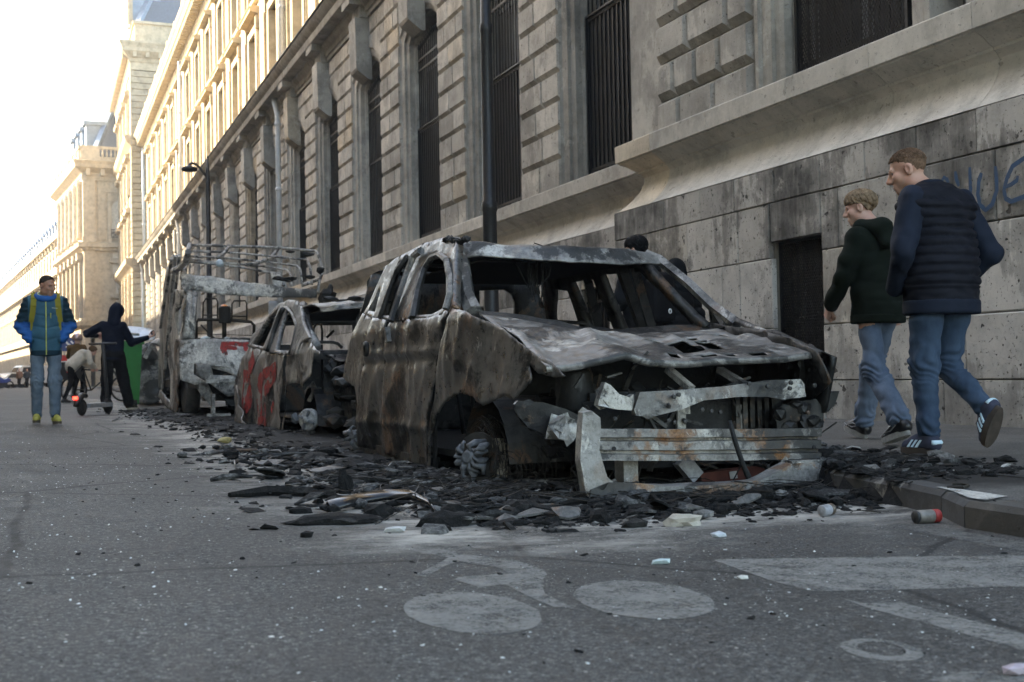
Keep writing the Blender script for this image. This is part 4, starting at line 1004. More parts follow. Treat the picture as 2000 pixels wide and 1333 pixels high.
# small fittings on the skin: filler recess, handle stubs, hinges
mb = MB(); p = on_x(716, 682, XS-.04); mb.lathe([(.055, .02), (.06, 0), (.05, -.01), (.03, .02)], p, (-1, 0, 0), 14); mb.build('filler_recess', MB_DARK, c1, smooth=True)
mb = MB(); mb.bar(on_x(757, 640, XS-.03), on_x(762, 668, XS-.02), .04, .05); mb.build('door_latch', MB_ASH, c1)
mb = MB(); mb.bar(on_x(845, 912, XS+.06), on_x(700, 872, XS+.06), .10, .12); mb.build('sill', MB_DARK, c1)
# --- the far side, a mirrored side with its openings (rolled a little toward the kerb)
def far_pt(y, z, off=0.0): return (2*3.09-xs1(z)+off, y-.12, z-.09)
ro_ = [(y, z) for y, z in sf]
def farmap(seed): return lambda y, z: (far_pt(y, z)[0]+crumple(y, z, seed, .03), y-.12, z-.09)
hl = [[(8.42, 1.02), (8.38, 1.33), (8.6, 1.36), (8.85, 1.1), (8.85, 1.0)], [(7.86, .98), (7.88, 1.38), (8.26, 1.38), (8.26, 1.0)], [(6.72, .98), (6.95, 1.22), (7.15, 1.37), (7.74, 1.40), (7.72, .97)]]
ring = [(9.15, .90), (8.9, 1.2), (8.75, 1.43), (8.2, 1.48), (7.4, 1.48), (7.05, 1.42), (6.7, 1.05), (6.6, .98), (6.75, .90), (7.5, .88), (8.4, .88)]
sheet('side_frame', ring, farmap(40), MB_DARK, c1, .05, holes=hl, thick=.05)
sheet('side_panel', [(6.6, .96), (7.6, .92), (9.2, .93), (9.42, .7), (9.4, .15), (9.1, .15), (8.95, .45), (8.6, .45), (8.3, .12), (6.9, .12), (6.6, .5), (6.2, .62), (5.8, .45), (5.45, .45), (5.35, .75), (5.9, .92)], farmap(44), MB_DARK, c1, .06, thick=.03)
mb = MB()
for a, b, w in (((1211, 520), (1254, 640), .085), ((1238, 522), (1272, 638), .03), ((1148, 548), (1168, 640), .06)):
    mb.bar(on_x(a[0], a[1], 3.72), on_x(b[0], b[1], 3.98), w, .06, up=(1, 0, 0))
mb.build('centre_pillar', MB_DARK, c1)
# --- windscreen pillars and roof
mb = MB(); A = [on_x(889, 474, 2.50), on_x(898, 486, 2.50), on_x(904, 530, 2.46), on_x(912, 580, 2.42), on_x(926, 612, 2.42)]
mb.tube(A, [.045, .055, .052, .052, .06], 6); mb.build('windscreen_pillar', MB_ASH, c1)
B = [on_x(1262, 497, 3.80), on_x(1290, 509, 3.86), on_x(1345, 553, 3.93), on_x(1392, 598, 3.99), on_x(1440, 634, 4.03)]
mb = MB(); mb.tube(B, [.034, .038, .036, .038, .045], 5); mb.build('windscreen_pillar', MB_ASH, c1)
mb = MB(); mb.tube([on_x(1392, 600, 4.02), on_x(1398, 640, 4.03)], .03, 6).tube([on_x(1383, 590, 4.0), on_x(1414, 636, 3.98)], .02, 5); mb.build('quarter_frame', MB_DARK, c1)
HEAD = [(897, 470, 504), (940, 474, 503), (1000, 479, 504), (1060, 481, 508), (1112, 482, 515), (1180, 484, 515), (1225, 487, 519), (1262, 494, 515), (1292, 506, 516)]
def headY(x): s = (x-897)/395; return 7.08-.14*s - .20*(1-(2*s-1)**2)
rows = []
for (x, yt, yb) in HEAD:
    lo = on_y(x, yb, headY(x)); hi = on_y(x, yt, headY(x)+.07)
    rows.append((lo, hi))
def roofpt(i, t):
    s = i/(len(rows)-1)*(len(rows)-1); k = min(int(s), len(rows)-2); f_ = s-k
    lo = rows[k][0].lerp(rows[k+1][0], f_); hi = rows[k][1].lerp(rows[k+1][1], f_)
    if t < 0: p = hi.lerp(lo, -t)
    else:
        edge = 1-(2*s/(len(rows)-1)-1)**2
        p = Vector((hi.x+(.04 if s < 4 else -.03)*t*0, hi.y+(9.0-hi.y)*t, hi.z+.05*math.sin(min(1, t*2)*math.pi/2)*edge-.05*max(0, t-.6)))
    d = .012*nz(p.x*6, p.y*4, 3)+.012*nz(p.x*2.5, p.y*2, 9)
    return p+Vector((0, -d*.6, d))
ro = sheet('roof', [(0, -1), (8, -1), (8, 0), (8, 2.2), (0, 2.2), (0, 0)], lambda u, v: roofpt(u, v if v < 0 else v/2.2), MB_HOOD, c1, .16, thick=.012)
mb = MB()
for y in (7.35, 7.9, 8.5, 8.95): mb.bar((2.52, y, 1.41), (3.85, y-.05, 1.35), .07, .03)
mb.box(2.6, 3.8, 7.1, 8.95, 1.33, 1.345); mb.build('roof_lining', M_CHAR, ro)
# scorched lumps where the roof seam lies
mb = MB(); rg = random.Random(5)
for k in range(9):
    p = on_x(872+k*5, 470-3*math.sin(k), 2.47); lump(mb, p, (.03, .03, .022), k)
mb.build('roof_seam_char', M_CHAR, ro)
# --- tail end
rw = [on_y(x, y, 9.2) for x, y in ((934, 568), (985, 566), (1000, 575), (1004, 590), (1004, 625), (934, 625))]
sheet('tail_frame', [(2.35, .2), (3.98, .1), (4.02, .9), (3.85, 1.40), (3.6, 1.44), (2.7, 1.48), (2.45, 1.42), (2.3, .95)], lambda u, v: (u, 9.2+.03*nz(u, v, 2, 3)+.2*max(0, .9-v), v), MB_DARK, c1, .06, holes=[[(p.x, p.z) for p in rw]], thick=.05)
# --- bonnet, cowl
FE = [(1067, 717), (1100, 716), (1135, 711), (1170, 703), (1198, 698), (1225, 691), (1248, 698), (1270, 705), (1337, 708), (1405, 703), (1486, 700), (1540, 698), (1570, 692), (1592, 691)]
RE = [(938, 616), (1000, 622), (1067, 634), (1135, 648), (1216, 656), (1300, 652), (1380, 646), (1436, 640)]
def lerp_list(L, s):
    t = s*(len(L)-1); k = min(int(t), len(L)-2); f_ = t-k; return (L[k][0]+(L[k+1][0]-L[k][0])*f_, L[k][1]+(L[k+1][1]-L[k][1])*f_)
# equal spacing in width
def by_width(L, s):
    x = L[0][0]+(L[-1][0]-L[0][0])*s
    for a, b in zip(L[:-1], L[1:]):
        if a[0] <= x <= b[0]+1e-6: return (x, a[1]+(b[1]-a[1])*(x-a[0])/(b[0]-a[0]))
    return L[-1]
def hood(s, t):
    f = on_y(*by_width(FE, s), 5.36-.06*s-.10*math.sin(math.pi*s)); r = on_y(*by_width(RE, s), 6.55-.16*s)
    m = r.lerp(f, t); m.z += .035*math.sin(math.pi*min(1, t*1.05))*(.5+.5*math.sin(math.pi*s))
    k = math.sin(math.pi*t)**.7 if 0 < t < 1 else 0
    m.z += k*(.022*nz(s*6, t*4, 1)+.012*nz(s*13, t*9, 4)+.03*max(0, 1-abs(nz(s*3.2, t*2.0, 8))*5)) - .012*k
    return m
cir = lambda s, t, r: [(s*1.5+r*math.cos(a), t+r*math.sin(a)) for a in [2*math.pi*i/10 for i in range(10)]]
rect = lambda s0, s1, t0, t1, sk=.0: [(s0*1.5, t0), (s1*1.5, t0), (s1*1.5+sk, t1), (s0*1.5+sk, t1)]
hh = [rect(.575, .66, .62, .84, -.02), rect(.70, .765, .50, .70, .0), cir(.54, .56, .030), cir(.575, .66, .028), cir(.645, .44, .028), cir(.735, .36, .03), cir(.745, .46, .03), rect(.49, .53, .86, .92), rect(.60, .66, .905, .945), rect(.70, .74, .86, .92), rect(.79, .85, .87, .93), rect(.84, .88, .22, .34, .03)]
hd = sheet('bonnet', [(0, 0), (1.5, 0), (1.5, 1), (0, 1)], lambda u, v: hood(u/1.5, v), MB_HOOD, c1, .03, holes=hh, thick=.008)
# turned-down front lip
mb = MB(); n = 40; vs = []
for i in range(n+1):
    p = hood(i/n, 1.0); vs += [p, p+Vector((0, -.006, -.022-.01*abs(nz(i*.7, 0, 0)))), p+Vector((0, .03, -.03))]
mb.add(vs, [q for i in range(n) for q in ((3*i, 3*i+3, 3*i+4, 3*i+1), (3*i+1, 3*i+4, 3*i+5, 3*i+2))]).build('bonnet_lip', MB_HOOD, hd, smooth=True)
# cowl: dark trough below the missing windscreen
CT = [(934, 606), (1000, 613), (1067, 622), (1135, 638), (1216, 643), (1270, 638), (1350, 634), (1436, 629)]
mb = MB(); vs = []
for i in range(29):
    s = i/28; a = on_y(*by_width(CT, s), 6.72-.16*s); b = on_y(*by_width(RE, s), 6.56-.16*s); b.z -= .015; c = Vector((b.x, b.y+.04, b.z-.35))
    vs += [a+Vector((0, 0, .008*nz(i*.5, 1, 2))), a.lerp(b, .5)+Vector((0, 0, .012*nz(i*.9, 3, 2))), b, c]
mb.add(vs, [q for i in range(28) for k in range(3) for q in ((4*i+k, 4*i+4+k, 4*i+5+k, 4*i+k+1),)]).build('cowl', MB_DARK, c1, smooth=True)
# far wing seen edge on, crushed corner
sheet('front_wing', [(5.25, .72), (5.5, .79), (5.9, .86), (6.3, .90), (6.45, .92), (6.45, .5), (6.1, .5), (5.7, .58), (5.35, .45), (5.15, .55)], lambda y, z: (3.90+.06*nz(y, z, 2, 3)-.10*max(0, 5.7-y)*1.4, y, z-.02), MB_DARK, c1, .05, thick=.01)
mb = MB(); P_ = [on_y(x, y, 5.35) for x, y in ((1437, 628), (1446, 626), (1495, 651), (1549, 674), (1590, 692))]
P_ = [on_x(1440, 627, 4.0), on_x(1495, 651, 3.97), on_x(1549, 674, 3.93), on_x(1592, 693, 3.88)]
mb.tube(P_, [.02, .022, .022, .018], 6); mb.build('wing_edge', MB_ASH, c1, smooth=True)
# --- bare front: crash beam, slam panel, lower cross member, side legs
def prism_px(name, px, Y, depth, mat, parent=c1, bow=0.0, bev=.006):
    pts = [on_y(x, y, Y) for x, y in px]
    o = sheet(name, [(p.x, p.z) for p in pts], lambda u, v: (u, Y-bow*(1-((u-3.15)/.7)**2)+.012*nz(u, v, Y, 5), v), mat, parent, .03, thick=depth, smooth=False)
    return o
yb = 5.2
prof = [(0, 0), (.0, .0)]
L0, L1 = on_y(1167, 838, yb), on_y(1167, 900, yb); R0, R1 = on_y(1605, 837, yb), on_y(1604, 896, yb)
ribs = [(0, .05), (.0, .0), (.26, .0), (.29, .035), (.36, .035), (.39, .0), (.66, .0), (.69, .03), (.78, .03), (.81, .0), (1.0, .0), (1.0, .06)]
mb = MB(); n = 26; vs = []
for i in range(n+1):
    s = i/n; a = L0.lerp(R0, s); b = L1.lerp(R1, s); bow = .08*(1-(2*s-1)**2)
    for t, d in ribs:
        p = a.lerp(b, t); p.y += d-bow+.006*nz(s*7, t*3, 1); p.z += .004*nz(s*9, 2, t); vs.append(p)
m_ = len(ribs); mb.add(vs, [(i*m_+k, i*m_+k+1, (i+1)*m_+k+1, (i+1)*m_+k) for i in range(n) for k in range(m_-1)]+[tuple(range(m_)), tuple(n*m_+k for k in range(m_))[::-1]])
cb = mb.build('crash_beam', MB_BEAM, c1)
md = cb.modifiers.new('gauge', 'SOLIDIFY'); md.thickness = .006
mb = MB()
for s, t in ((.06, .62), (.955, .62)): 
    p = L0.lerp(R0, s).lerp(L1.lerp(R1, s), t); p.y -= .08*(1-(2*s-1)**2)+.003; mb.lathe([(.011, 0), (.011, .004)], p, (0, -1, 0), 10)
mb.build('bolt_hole', M_CHAR, cb)
slam = prism_px('slam_panel', [(1229, 800), (1232, 812), (1266, 813), (1315, 800), (1360, 782), (1428, 776), (1486, 775), (1518, 781), (1565, 775), (1563, 764), (1554, 741), (1495, 743), (1405, 755), (1315, 762), (1239, 766), (1233, 785)], 5.30, .05, MB_ASH, bow=.05)
prism_px('slam_bracket', [(1178, 747), (1188, 752), (1205, 770), (1224, 776), (1233, 770), (1234, 785), (1229, 802), (1200, 800), (1164, 792), (1168, 775)], 5.28, .05, MB_ASH)
prism_px('lower_crossmember', [(1140, 977), (1145, 955), (1180, 940), (1265, 946), (1300, 948), (1400, 944), (1470, 938), (1490, 930), (1535, 905), (1580, 902), (1588, 905), (1582, 940), (1560, 962), (1500, 966), (1480, 975), (1400, 972), (1280, 977), (1250, 985), (1200, 972)], 4.98, .10, MB_BEAM)
prism_px('side_leg', [(1135, 806), (1152, 802), (1168, 815), (1170, 838), (1166, 880), (1172, 905), (1180, 930), (1200, 948), (1240, 950), (1240, 968), (1180, 968), (1150, 985), (1138, 960), (1128, 900), (1132, 850)], 4.97, .06, MB_ASH)
prism_px('side_leg', [(1540, 900), (1600, 898), (1592, 925), (1590, 965), (1580, 978), (1570, 950), (1555, 938), (1545, 925)], 4.97, .06, MB_ASH)
prism_px('lamp_bracket', [(1003, 790), (1010, 783), (1060, 786), (1105, 800), (1135, 815), (1140, 835), (1120, 845), (1085, 850), (1060, 848), (1030, 835), (1010, 812)], 5.42, .03, MB_DARK)
prism_px('crash_box', [(1080, 825), (1098, 812), (1122, 822), (1128, 838), (1112, 862), (1085, 858), (1074, 842)], 5.32, .09, MB_ASH)
prism_px('wing_tear', [(1590, 693), (1602, 712), (1614, 745), (1610, 775), (1622, 765), (1634, 764), (1626, 790), (1612, 805), (1600, 800), (1585, 770), (1555, 745), (1560, 700)], 5.42, .05, MB_DARK)
prism_px('lamp_carrier', [(1510, 800), (1560, 785), (1590, 780), (1604, 800), (1602, 835), (1560, 836), (1512, 836)], 5.36, .05, MB_DARK)
mb = MB()
for x, y, Y in ((1330, 830, 5.45), (1442, 830, 5.45)):
    a = on_y(x, 800, Y); b = on_y(x, 838, Y); mb.bar(a, b, .02, .05); mb.bar(a, a+Vector((.05, 0, 0)), .02, .05)
mb.bar(on_y(1305, 722, 5.5), on_y(1350, 760, 5.35), .05, .03); mb.bar(on_y(1405, 722, 5.5), on_y(1455, 752, 5.35), .05, .03)
mb.build('stay', MB_ASH, c1)
mb = MB(); mb.tube([on_y(1425, 822, 5.08), on_y(1435, 860, 5.06), on_y(1450, 905, 5.06), on_y(1465, 940, 5.07), on_y(1475, 975, 5.1)], [.012, .012, .013, .016, .02], 6); mb.build('hanging_hose', M_CHAR, c1, smooth=True)
# tow hooks, brackets under the beam
mb = MB()
for x in (1225, 1545): 
    p = on_y(x, 915, 5.3); mb.box(p.x-.04, p.x+.04, 5.26, 5.36, p.z-.07, p.z+.04)
mb.build('beam_mount', MB_BEAM, c1)
# --- engine bay and inside: heaped dark machinery
mb = MB(); rg = random.Random(11)
mb.box(2.5, 3.95, 6.35, 6.45, .05, .80); mb.box(2.35, 4.0, 6.45, 9.2, .10, .14)
mb.box(2.75, 3.5, 5.75, 6.25, .08, .50); mb.box(2.60, 3.75, 5.48, 5.54, .10, .50); mb.box(3.5, 3.85, 5.6, 6.2, .25, .48)
for k in range(46): lump(mb, (rg.uniform(2.45, 3.95), rg.uniform(5.5, 6.3), rg.uniform(.06, .52)), (rg.uniform(.04, .12), rg.uniform(.04, .12), rg.uniform(.03, .09)), k)
mb.build('engine', M_CHAR, c1)
mb = MB(); mb.lathe([(.09, 0), (.10, .03), (.10, .20), (.085, .24)], on_y(1122, 770, 5.6)+Vector((0, 0, -.1)), n=18); mb.build('washer_bottle', MB_DARK, c1, smooth=True)
mb = MB()
for k in range(6):
    p = on_y(1440+k*14, 800+rg.uniform(-3, 3), 5.44); mb.box(p.x-.014, p.x+.014, 5.43, 5.47, p.z-.10, p.z+.07)
for k in range(9): lump(mb, on_y(1535+rg.uniform(-20, 62), 812+rg.uniform(-22, 22), 5.34), (rg.uniform(.02, .06), .04, rg.uniform(.02, .05)), k+60)
mb.build('radiator', MB_DARK, c1)
crv = []
for k in range(26):
    a = Vector((rg.uniform(2.5, 3.9), rg.uniform(5.3, 5.6), rg.uniform(.1, .6))); b = a+Vector((rg.uniform(-.3, .3), rg.uniform(-.1, .1), rg.uniform(-.3, .05)))
    crv.append([a, a.lerp(b, .3)+Vector((0, 0, rg.uniform(-.08, .05))), a.lerp(b, .7)+Vector((rg.uniform(-.05, .05), 0, rg.uniform(-.08, .03))), b])
wires('wiring', M_WIRE, c1, crv, .005, 4, 'stuff')
# melted grey can and rust-red casing lying behind the lower cross member
mb = MB(); mb.prism([on_y(x, y, 5.42) for x, y in ((1368, 925), (1480, 912), (1494, 916), (1494, 930), (1480, 938), (1372, 944))], (0, .09, 0)); mb.build('rusted_casing', plain('rust_red_case', (.13, .035, .022), .75, .0, .3, 14), c1)
mb = MB(); mb.obox(on_y(1344, 915, 5.40), (.045, 0, -.05), (0, .03, 0), (.03, 0, .027)); mb.build('casing_label', plain('pale_label', (.32, .32, .33), .6, 0, .4, 30), c1)
mb = MB(); mb.prism([on_y(x, y, 5.415) for x, y in ((1424, 922), (1438, 920), (1440, 934), (1426, 936))], (0, -.004, 0)); mb.build('sticker', plain('sticker_white', (.5, .47, .42), .7), c1)
mb = MB(); rg = random.Random(29)
for k in range(40):
    a = Vector((rg.uniform(2.5, 3.9), rg.uniform(5.32, 5.6), rg.uniform(.08, .62))); d_ = Vector((rg.gauss(0, 1), rg.gauss(0, .4), rg.gauss(0, .8))).normalized()
    mb.bar(a, a+d_*rg.uniform(.05, .22), rg.uniform(.01, .035), rg.uniform(.006, .02))
mb.build('bent_brackets', MB_DARK, c1, kind='stuff')
mb = MB()
for k in range(30):
    p = on_y(rg.uniform(1180, 1590), rg.uniform(745, 960), 5.21); mb.lathe([(.012, 0), (.012, .012), (.006, .014)], p, (0, -1, 0), 6)
mb.build('bolts', MB_DARK, c1, kind='stuff')
# seat frames and roof wires inside
crv = [[on_y(x, y, Y) for x, y in pts] for Y, pts in ((7.0, [(1043, 475), (1058, 480), (1081, 500), (1072, 540), (1050, 562), (1045, 575)]), (7.05, [(1043, 478), (1035, 490), (1032, 520), (1040, 560), (1046, 590)]), (7.1, [(1000, 500), (1015, 530), (1030, 560)]), (7.1, [(1048, 500), (1050, 560), (1055, 600)]), (7.1, [(1060, 510), (1058, 560), (1062, 590)]))]
for k in range(10): 
    x = 1032+k*3.2; crv.append([on_y(x, 505, 7.2), on_y(x+rg.uniform(-8, 8), 540, 7.15), on_y(x+rg.uniform(-8, 8), 572+rg.uniform(-10, 14), 7.12)])
wires('hanging_wires', M_CHAR, c1, crv, .004, 4, 'stuff')
mb = MB()
for x0 in (2.65, 3.3):
    mb.tube([(x0, 7.6, .2), (x0-.02, 7.75, .75), (x0+.05, 7.8, .98), (x0+.38, 7.8, .96), (x0+.44, 7.75, .73), (x0+.44, 7.6, .2)], .016, 6)
    mb.tube([(x0, 8.6, .2), (x0, 8.7, .7), (x0+.05, 8.72, .92), (x0+.38, 8.72, .9), (x0+.44, 8.7, .7), (x0+.44, 8.6, .2)], .016, 6)
mb.build('seat_frame', MB_DARK, c1, smooth=True)
# --- front wheel: alloy melted to a ragged star, brake, wire coils of the burnt tyre
def ragged_wheel(parent, c, r, seed, ax=(-1, .12, .02), petals=7, nm='wheel_hub'):
    rg = random.Random(seed); ax = Vector(ax).normalized(); a = ax.cross(Vector((0, 0, 1))).normalized(); b = a.cross(ax)
    mb = MB(); c = Vector(c); mb.lathe([(r*.12, .05), (r*.22, .055), (r*.30, .03), (r*.34, 0), (r*.34, -.03)], c, ax, 14)
    for k in range(petals):
        t = 2*math.pi*k/petals+rg.uniform(-.15, .15); L = r*rg.uniform(.55, 1.15)
        if k == 2: continue
        d = a*math.cos(t)+b*math.sin(t); w = d.cross(ax)
        for sg in (-1, 1):
            q = [c+d*(r*.22)+w*(sg*r*.05)+ax*.03, c+d*(r*.5)+w*(sg*r*.13)+ax*.045, c+d*(L*.8)+w*(sg*r*.20)+ax*.02, c+d*L+w*(sg*r*.12)+ax*rg.uniform(-.03, .01)]
            mb.tube([p_+Vector((rg.gauss(0, r*.05), rg.gauss(0, r*.05), rg.gauss(0, r*.05))) for p_ in q], [r*.07, r*rg.uniform(.06, .12), r*rg.uniform(.08, .18), r*rg.uniform(.03, .12)], 5)
    o = mb.build(nm, M_ALLOY, parent, smooth=True)
    m2 = MB(); m2.lathe([(r*.95, -.05), (r*.95, -.075), (r*.2, -.08), (r*.2, -.05)], c, ax, 22); m2.build('brake_disc', MB_DARK, parent)
    return o
wf = on_x(922, 893, 2.20); ragged_wheel(c1, wf, .145, 4, (-.83, -.55, .05), 8)
mb = MB(); p = on_x(972, 898, 2.36); mb.obox(p, (.03, 0, 0), (0, .085, 0), (.01, 0, .095)); mb.obox(p+Vector((-.02, -.03, .02)), (.035, 0, 0), (0, .03, 0), (0, 0, .10)); mb.obox(p+Vector((-.02, .05, .0)), (.03, 0, 0), (0, .02, 0), (0, 0, .09)); mb.obox(p+Vector((-.03, .01, .08)), (.03, 0, 0), (0, .09, 0), (0, 0, .018))
mb.build('brake_caliper', M_CALIPER, c1)
rg = random.Random(9); crv = []
for k in range(46):
    r = rg.uniform(.16, .25); x = rg.uniform(2.27, 2.5); crv.append(arc3((x, 6.28+rg.gauss(0, .02), .13), (0, -1, 0), (0, 0, 1), r, rg.uniform(-.5, .4), rg.uniform(1.6, 2.9), 12, .003, rg))
for k in range(34):
    x = rg.uniform(2.25, 2.6); crv.append(arc3((x, 5.95+rg.gauss(0, .08), .05), (rg.uniform(-.5, .5), -1, 0), (0.1, 0, 1), rg.uniform(.05, .2), rg.uniform(-.1, .3), rg.uniform(2.2, 3.2), 10, .006, rg))
wires('tyre_wire', M_WIRE, c1, crv, .0022, 3, 'stuff')
wr = on_x(697, 850, 2.26); ragged_wheel(c1, wr, .13, 8, (-.9, -.4, .05))
for (x, y, X, s) in ((1490, 900, 3.95, 1),): pass
mb = MB(); mb.lathe([(.05, -.1), (.17, -.09), (.17, .09), (.05, .1)], (3.88, 6.25, .14), (1, 0, 0), 16); mb.lathe([(.05, -.1), (.17, -.09), (.17, .09), (.05, .1)], (3.88, 8.95, .14), (1, 0, 0), 16); mb.lathe([(.03, -.7), (.03, .7)], (3.15, 6.25, .14), (1, 0, 0), 8)
mb.build('axle', MB_DARK, c1)
# inner wheel houses
mb = MB()
for y in (6.28, 8.98):
    n = 10; vs = []
    for i in range(n+1):
        a = math.pi*i/n
        for x in (2.32, 2.75): vs.append((x, y-.36*math.cos(a), .12+.36*math.sin(a)))
    mb.add(vs, [(2*i, 2*i+1, 2*i+3, 2*i+2) for i in range(n)]); mb.add([(2.75, y-.36*math.cos(math.pi*i/n), .12+.36*math.sin(math.pi*i/n)) for i in range(n+1)], [tuple(range(n+1))])
mb.build('wheel_house', MB_DARK, c1)
# ------------------------------------------------------------------ middle wreck with red letters
c2 = thing('burnt_car', 'middle burnt-out hatchback with red sprayed letters on its grey doors', 'car', (3.3, 13.5, 0), group='burnt-out vehicles along the kerb')
X2 = 2.45
def xs2(z): return X2+(.40*(z-.86) if z > .86 else 0)+.06*max(0, .3-z)
def left2(seed, amp=.03, fold=0.0, off=0.0): return lambda y, z: (xs2(z)+off-crumple(y, z, seed, amp, fold), y, z)
dr2 = side_px([(489, 678), (503, 681), (512, 683), (503, 700), (498, 728), (495, 770), (494, 842), (475, 827), (465, 800), (462, 755), (466, 722), (476, 697)], xs2)
df2 = side_px([(513, 683), (533, 688), (562, 694), (555, 730), (552, 800), (547, 848), (495, 842), (496, 770), (499, 728), (504, 700)], xs2)
wg2 = side_px([(564, 693), (582, 693), (592, 668), (606, 660), (628, 692), (616, 696), (613, 712), (614, 730), (600, 748), (588, 758), (582, 751), (574, 748), (562, 752), (557, 765), (554, 800), (553, 846), (549, 846), (553, 790), (557, 730)], xs2)
sheet('rear_door', dr2, left2(51, .07, .014), MB_GREY, c2, .04); sheet('front_door', df2, left2(51, .07, .014), MB_GREY, c2, .04)
sheet('front_wing', wg2, left2(55, .07, .014), MB_GREY, c2, .035)
go2 = [(487, 678), (497, 655), (514, 634), (533, 610), (549, 594), (567, 587), (583, 589), (592, 600), (596, 630), (608, 661), (590, 672), (582, 694), (560, 694), (533, 690), (512, 684)]
gw2 = [(496, 674), (510, 648), (528, 622), (546, 604), (534, 640), (517, 679)]; gf2 = [(541, 685), (552, 640), (562, 610), (570, 603), (577, 620), (580, 640), (572, 682), (566, 688)]
sheet('side_frame', side_px(go2, xs2), left2(58, .02, 0, .005), MB_ASH, c2, .035, holes=[side_px(gw2, xs2), side_px(gf2, xs2)], thick=.05)
mb = MB(); yz = side_px([(524, 685), (534, 650), (548, 612), (553, 605)], lambda z: xs2(z)-.04); mb.tube([(xs2(z)-.04, y, z) for y, z in yz], .035, 6); mb.build('door_pillar', MB_DARK, c2, smooth=True)
mb = MB(); yz = side_px([(548, 601), (560, 602), (571, 614), (580, 637), (574, 665), (567, 690)], lambda z: xs2(z)-.02); mb.tube([(xs2(z)-.02, y, z) for y, z in yz], .022, 6); mb.build('door_frame', MB_ASH, c2, smooth=True)
yz = side_px([(592, 598), (597, 630), (606, 655), (618, 676)], lambda z: xs2(z)+.05)
mb = MB(); mb.tube([(xs2(z)+.05, y, z) for y, z in yz], [.06, .055, .055, .05], 7); mb.build('windscreen_pillar', MB_ASH, c2, smooth=True)
hl2 = [on_y(x, y, 11.95-.25*math.sin(math.pi*(x-590)/126)) for x, y in ((592, 600), (610, 603), (650, 605), (690, 606), (722, 606))]
hu2 = [on_y(x, y, 12.05-.25*math.sin(math.pi*(x-590)/126)) for x, y in ((590, 592), (610, 596), (650, 599), (690, 600), (722, 600))]
W2 = 1.15
def roof2(u, v):
    s = u*4; k = min(3, int(s)); f_ = s-k; lo = hl2[k].lerp(hl2[k+1], f_); hi = hu2[k].lerp(hu2[k+1], f_)
    # the far half of the roof runs on behind the near wreck
    p = hi.lerp(lo, -v) if v < 0 else Vector((hi.x, hi.y+2.6*v, hi.z+.06*math.sin(v*2.2)-.10*v*v))
    p.x = 2.62+(3.98-2.62)*u if v > 0 else p.x*1.0
    return p+Vector((0, 0, .012*nz(p.x*4, p.y*3, 7)))
hwx = [(2.64+1.36*i/4) for i in range(5)]
rf2 = sheet('roof', [(0, -1), (1, -1), (1, 1), (0, 1)], lambda u, v: Vector((2.64+1.36*u, (11.95-.28*math.sin(math.pi*u)) + (2.7*v+.07 if v > 0 else .07*(1+v)), 1.32+.04*math.sin(math.pi*u)+(.06*min(1, v*6) if v > 0 else -.05*(-v))-(.1*v*v if v > 0 else 0)+.012*nz(u*6, v*5, 3))), MB_ASH, c2, .06, thick=.012)
mb = MB(); rg = random.Random(2)
for k in range(34): lump(mb, (rg.uniform(2.66, 3.95), rg.uniform(11.8, 13.2), 1.40), (.09, .08, .025), k)
mb.build('roof_char', M_CHAR, rf2)
mb = MB(); mb.box(2.7, 3.9, 11.95, 14.4, 1.29, 1.30); mb.build('roof_lining', M_CHAR, rf2)
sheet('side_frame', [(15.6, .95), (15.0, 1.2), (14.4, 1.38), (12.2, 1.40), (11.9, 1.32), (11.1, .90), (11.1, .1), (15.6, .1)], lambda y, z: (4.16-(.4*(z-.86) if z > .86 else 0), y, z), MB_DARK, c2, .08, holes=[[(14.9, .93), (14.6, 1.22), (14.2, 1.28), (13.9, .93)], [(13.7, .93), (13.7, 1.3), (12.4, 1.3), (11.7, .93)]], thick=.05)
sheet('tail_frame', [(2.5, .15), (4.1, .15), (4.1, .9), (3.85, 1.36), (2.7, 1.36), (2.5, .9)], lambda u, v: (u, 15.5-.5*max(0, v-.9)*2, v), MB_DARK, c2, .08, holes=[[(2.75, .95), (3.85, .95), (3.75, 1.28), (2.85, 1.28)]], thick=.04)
# bared front of the middle wreck
mb = MB(); rg = random.Random(21)
mb.box(2.6, 4.0, 11.7, 11.8, .1, .78); mb.box(2.75, 3.7, 11.15, 11.7, .15, .55); mb.box(2.6, 4.1, 11.8, 15.4, .1, .14)
for k in range(60): lump(mb, (rg.uniform(2.6, 3.9), rg.uniform(10.85, 11.7), rg.uniform(.12, .72)), (rg.uniform(.05, .14), rg.uniform(.05, .1), rg.uniform(.03, .1)), k+7)
mb.build('engine', MB_DARK, c2)
sheet('scuttle', [(2.62, 11.7), (3.9, 11.7), (3.9, 11.25), (3.3, 11.1), (2.7, 11.3)], lambda u, v: (u, v, .80+.05*nz(u*4, v*4, 2)-.10*(11.7-v)), MB_DARK, c2, .05, thick=.012)
sheet('bulkhead_flap', [(2.66, .70), (3.0, .66), (3.5, .72), (3.6, .5), (3.2, .42), (2.8, .47), (2.68, .58)], lambda u, v: (u, 11.02+.05*nz(u*5, v*5, 4), v), MB_ASH, c2, .04, thick=.01)
sheet('wing_tear', side_px([(595, 763), (612, 745), (616, 760), (612, 772), (606, 786), (600, 780)], lambda z: 2.55), lambda y, z: (2.55+.03*nz(y*7, z*7, 1), y, z), MB_ASH, c2, .03, thick=.01)
p = on_x(601, 820, 2.42); mb = MB(); mb.lathe([(.08, -.06), (.11, -.05), (.11, .0), (.095, .02), (.08, .012), (.04, .02), (.03, .045), (.01, .05)], p, (-.75, -.66, 0), 18); mb.build('wheel_hub', plain('ashen_hub', (.36, .36, .35), .8, .1, .5, 30, .6), c2, smooth=True)
mb = MB()
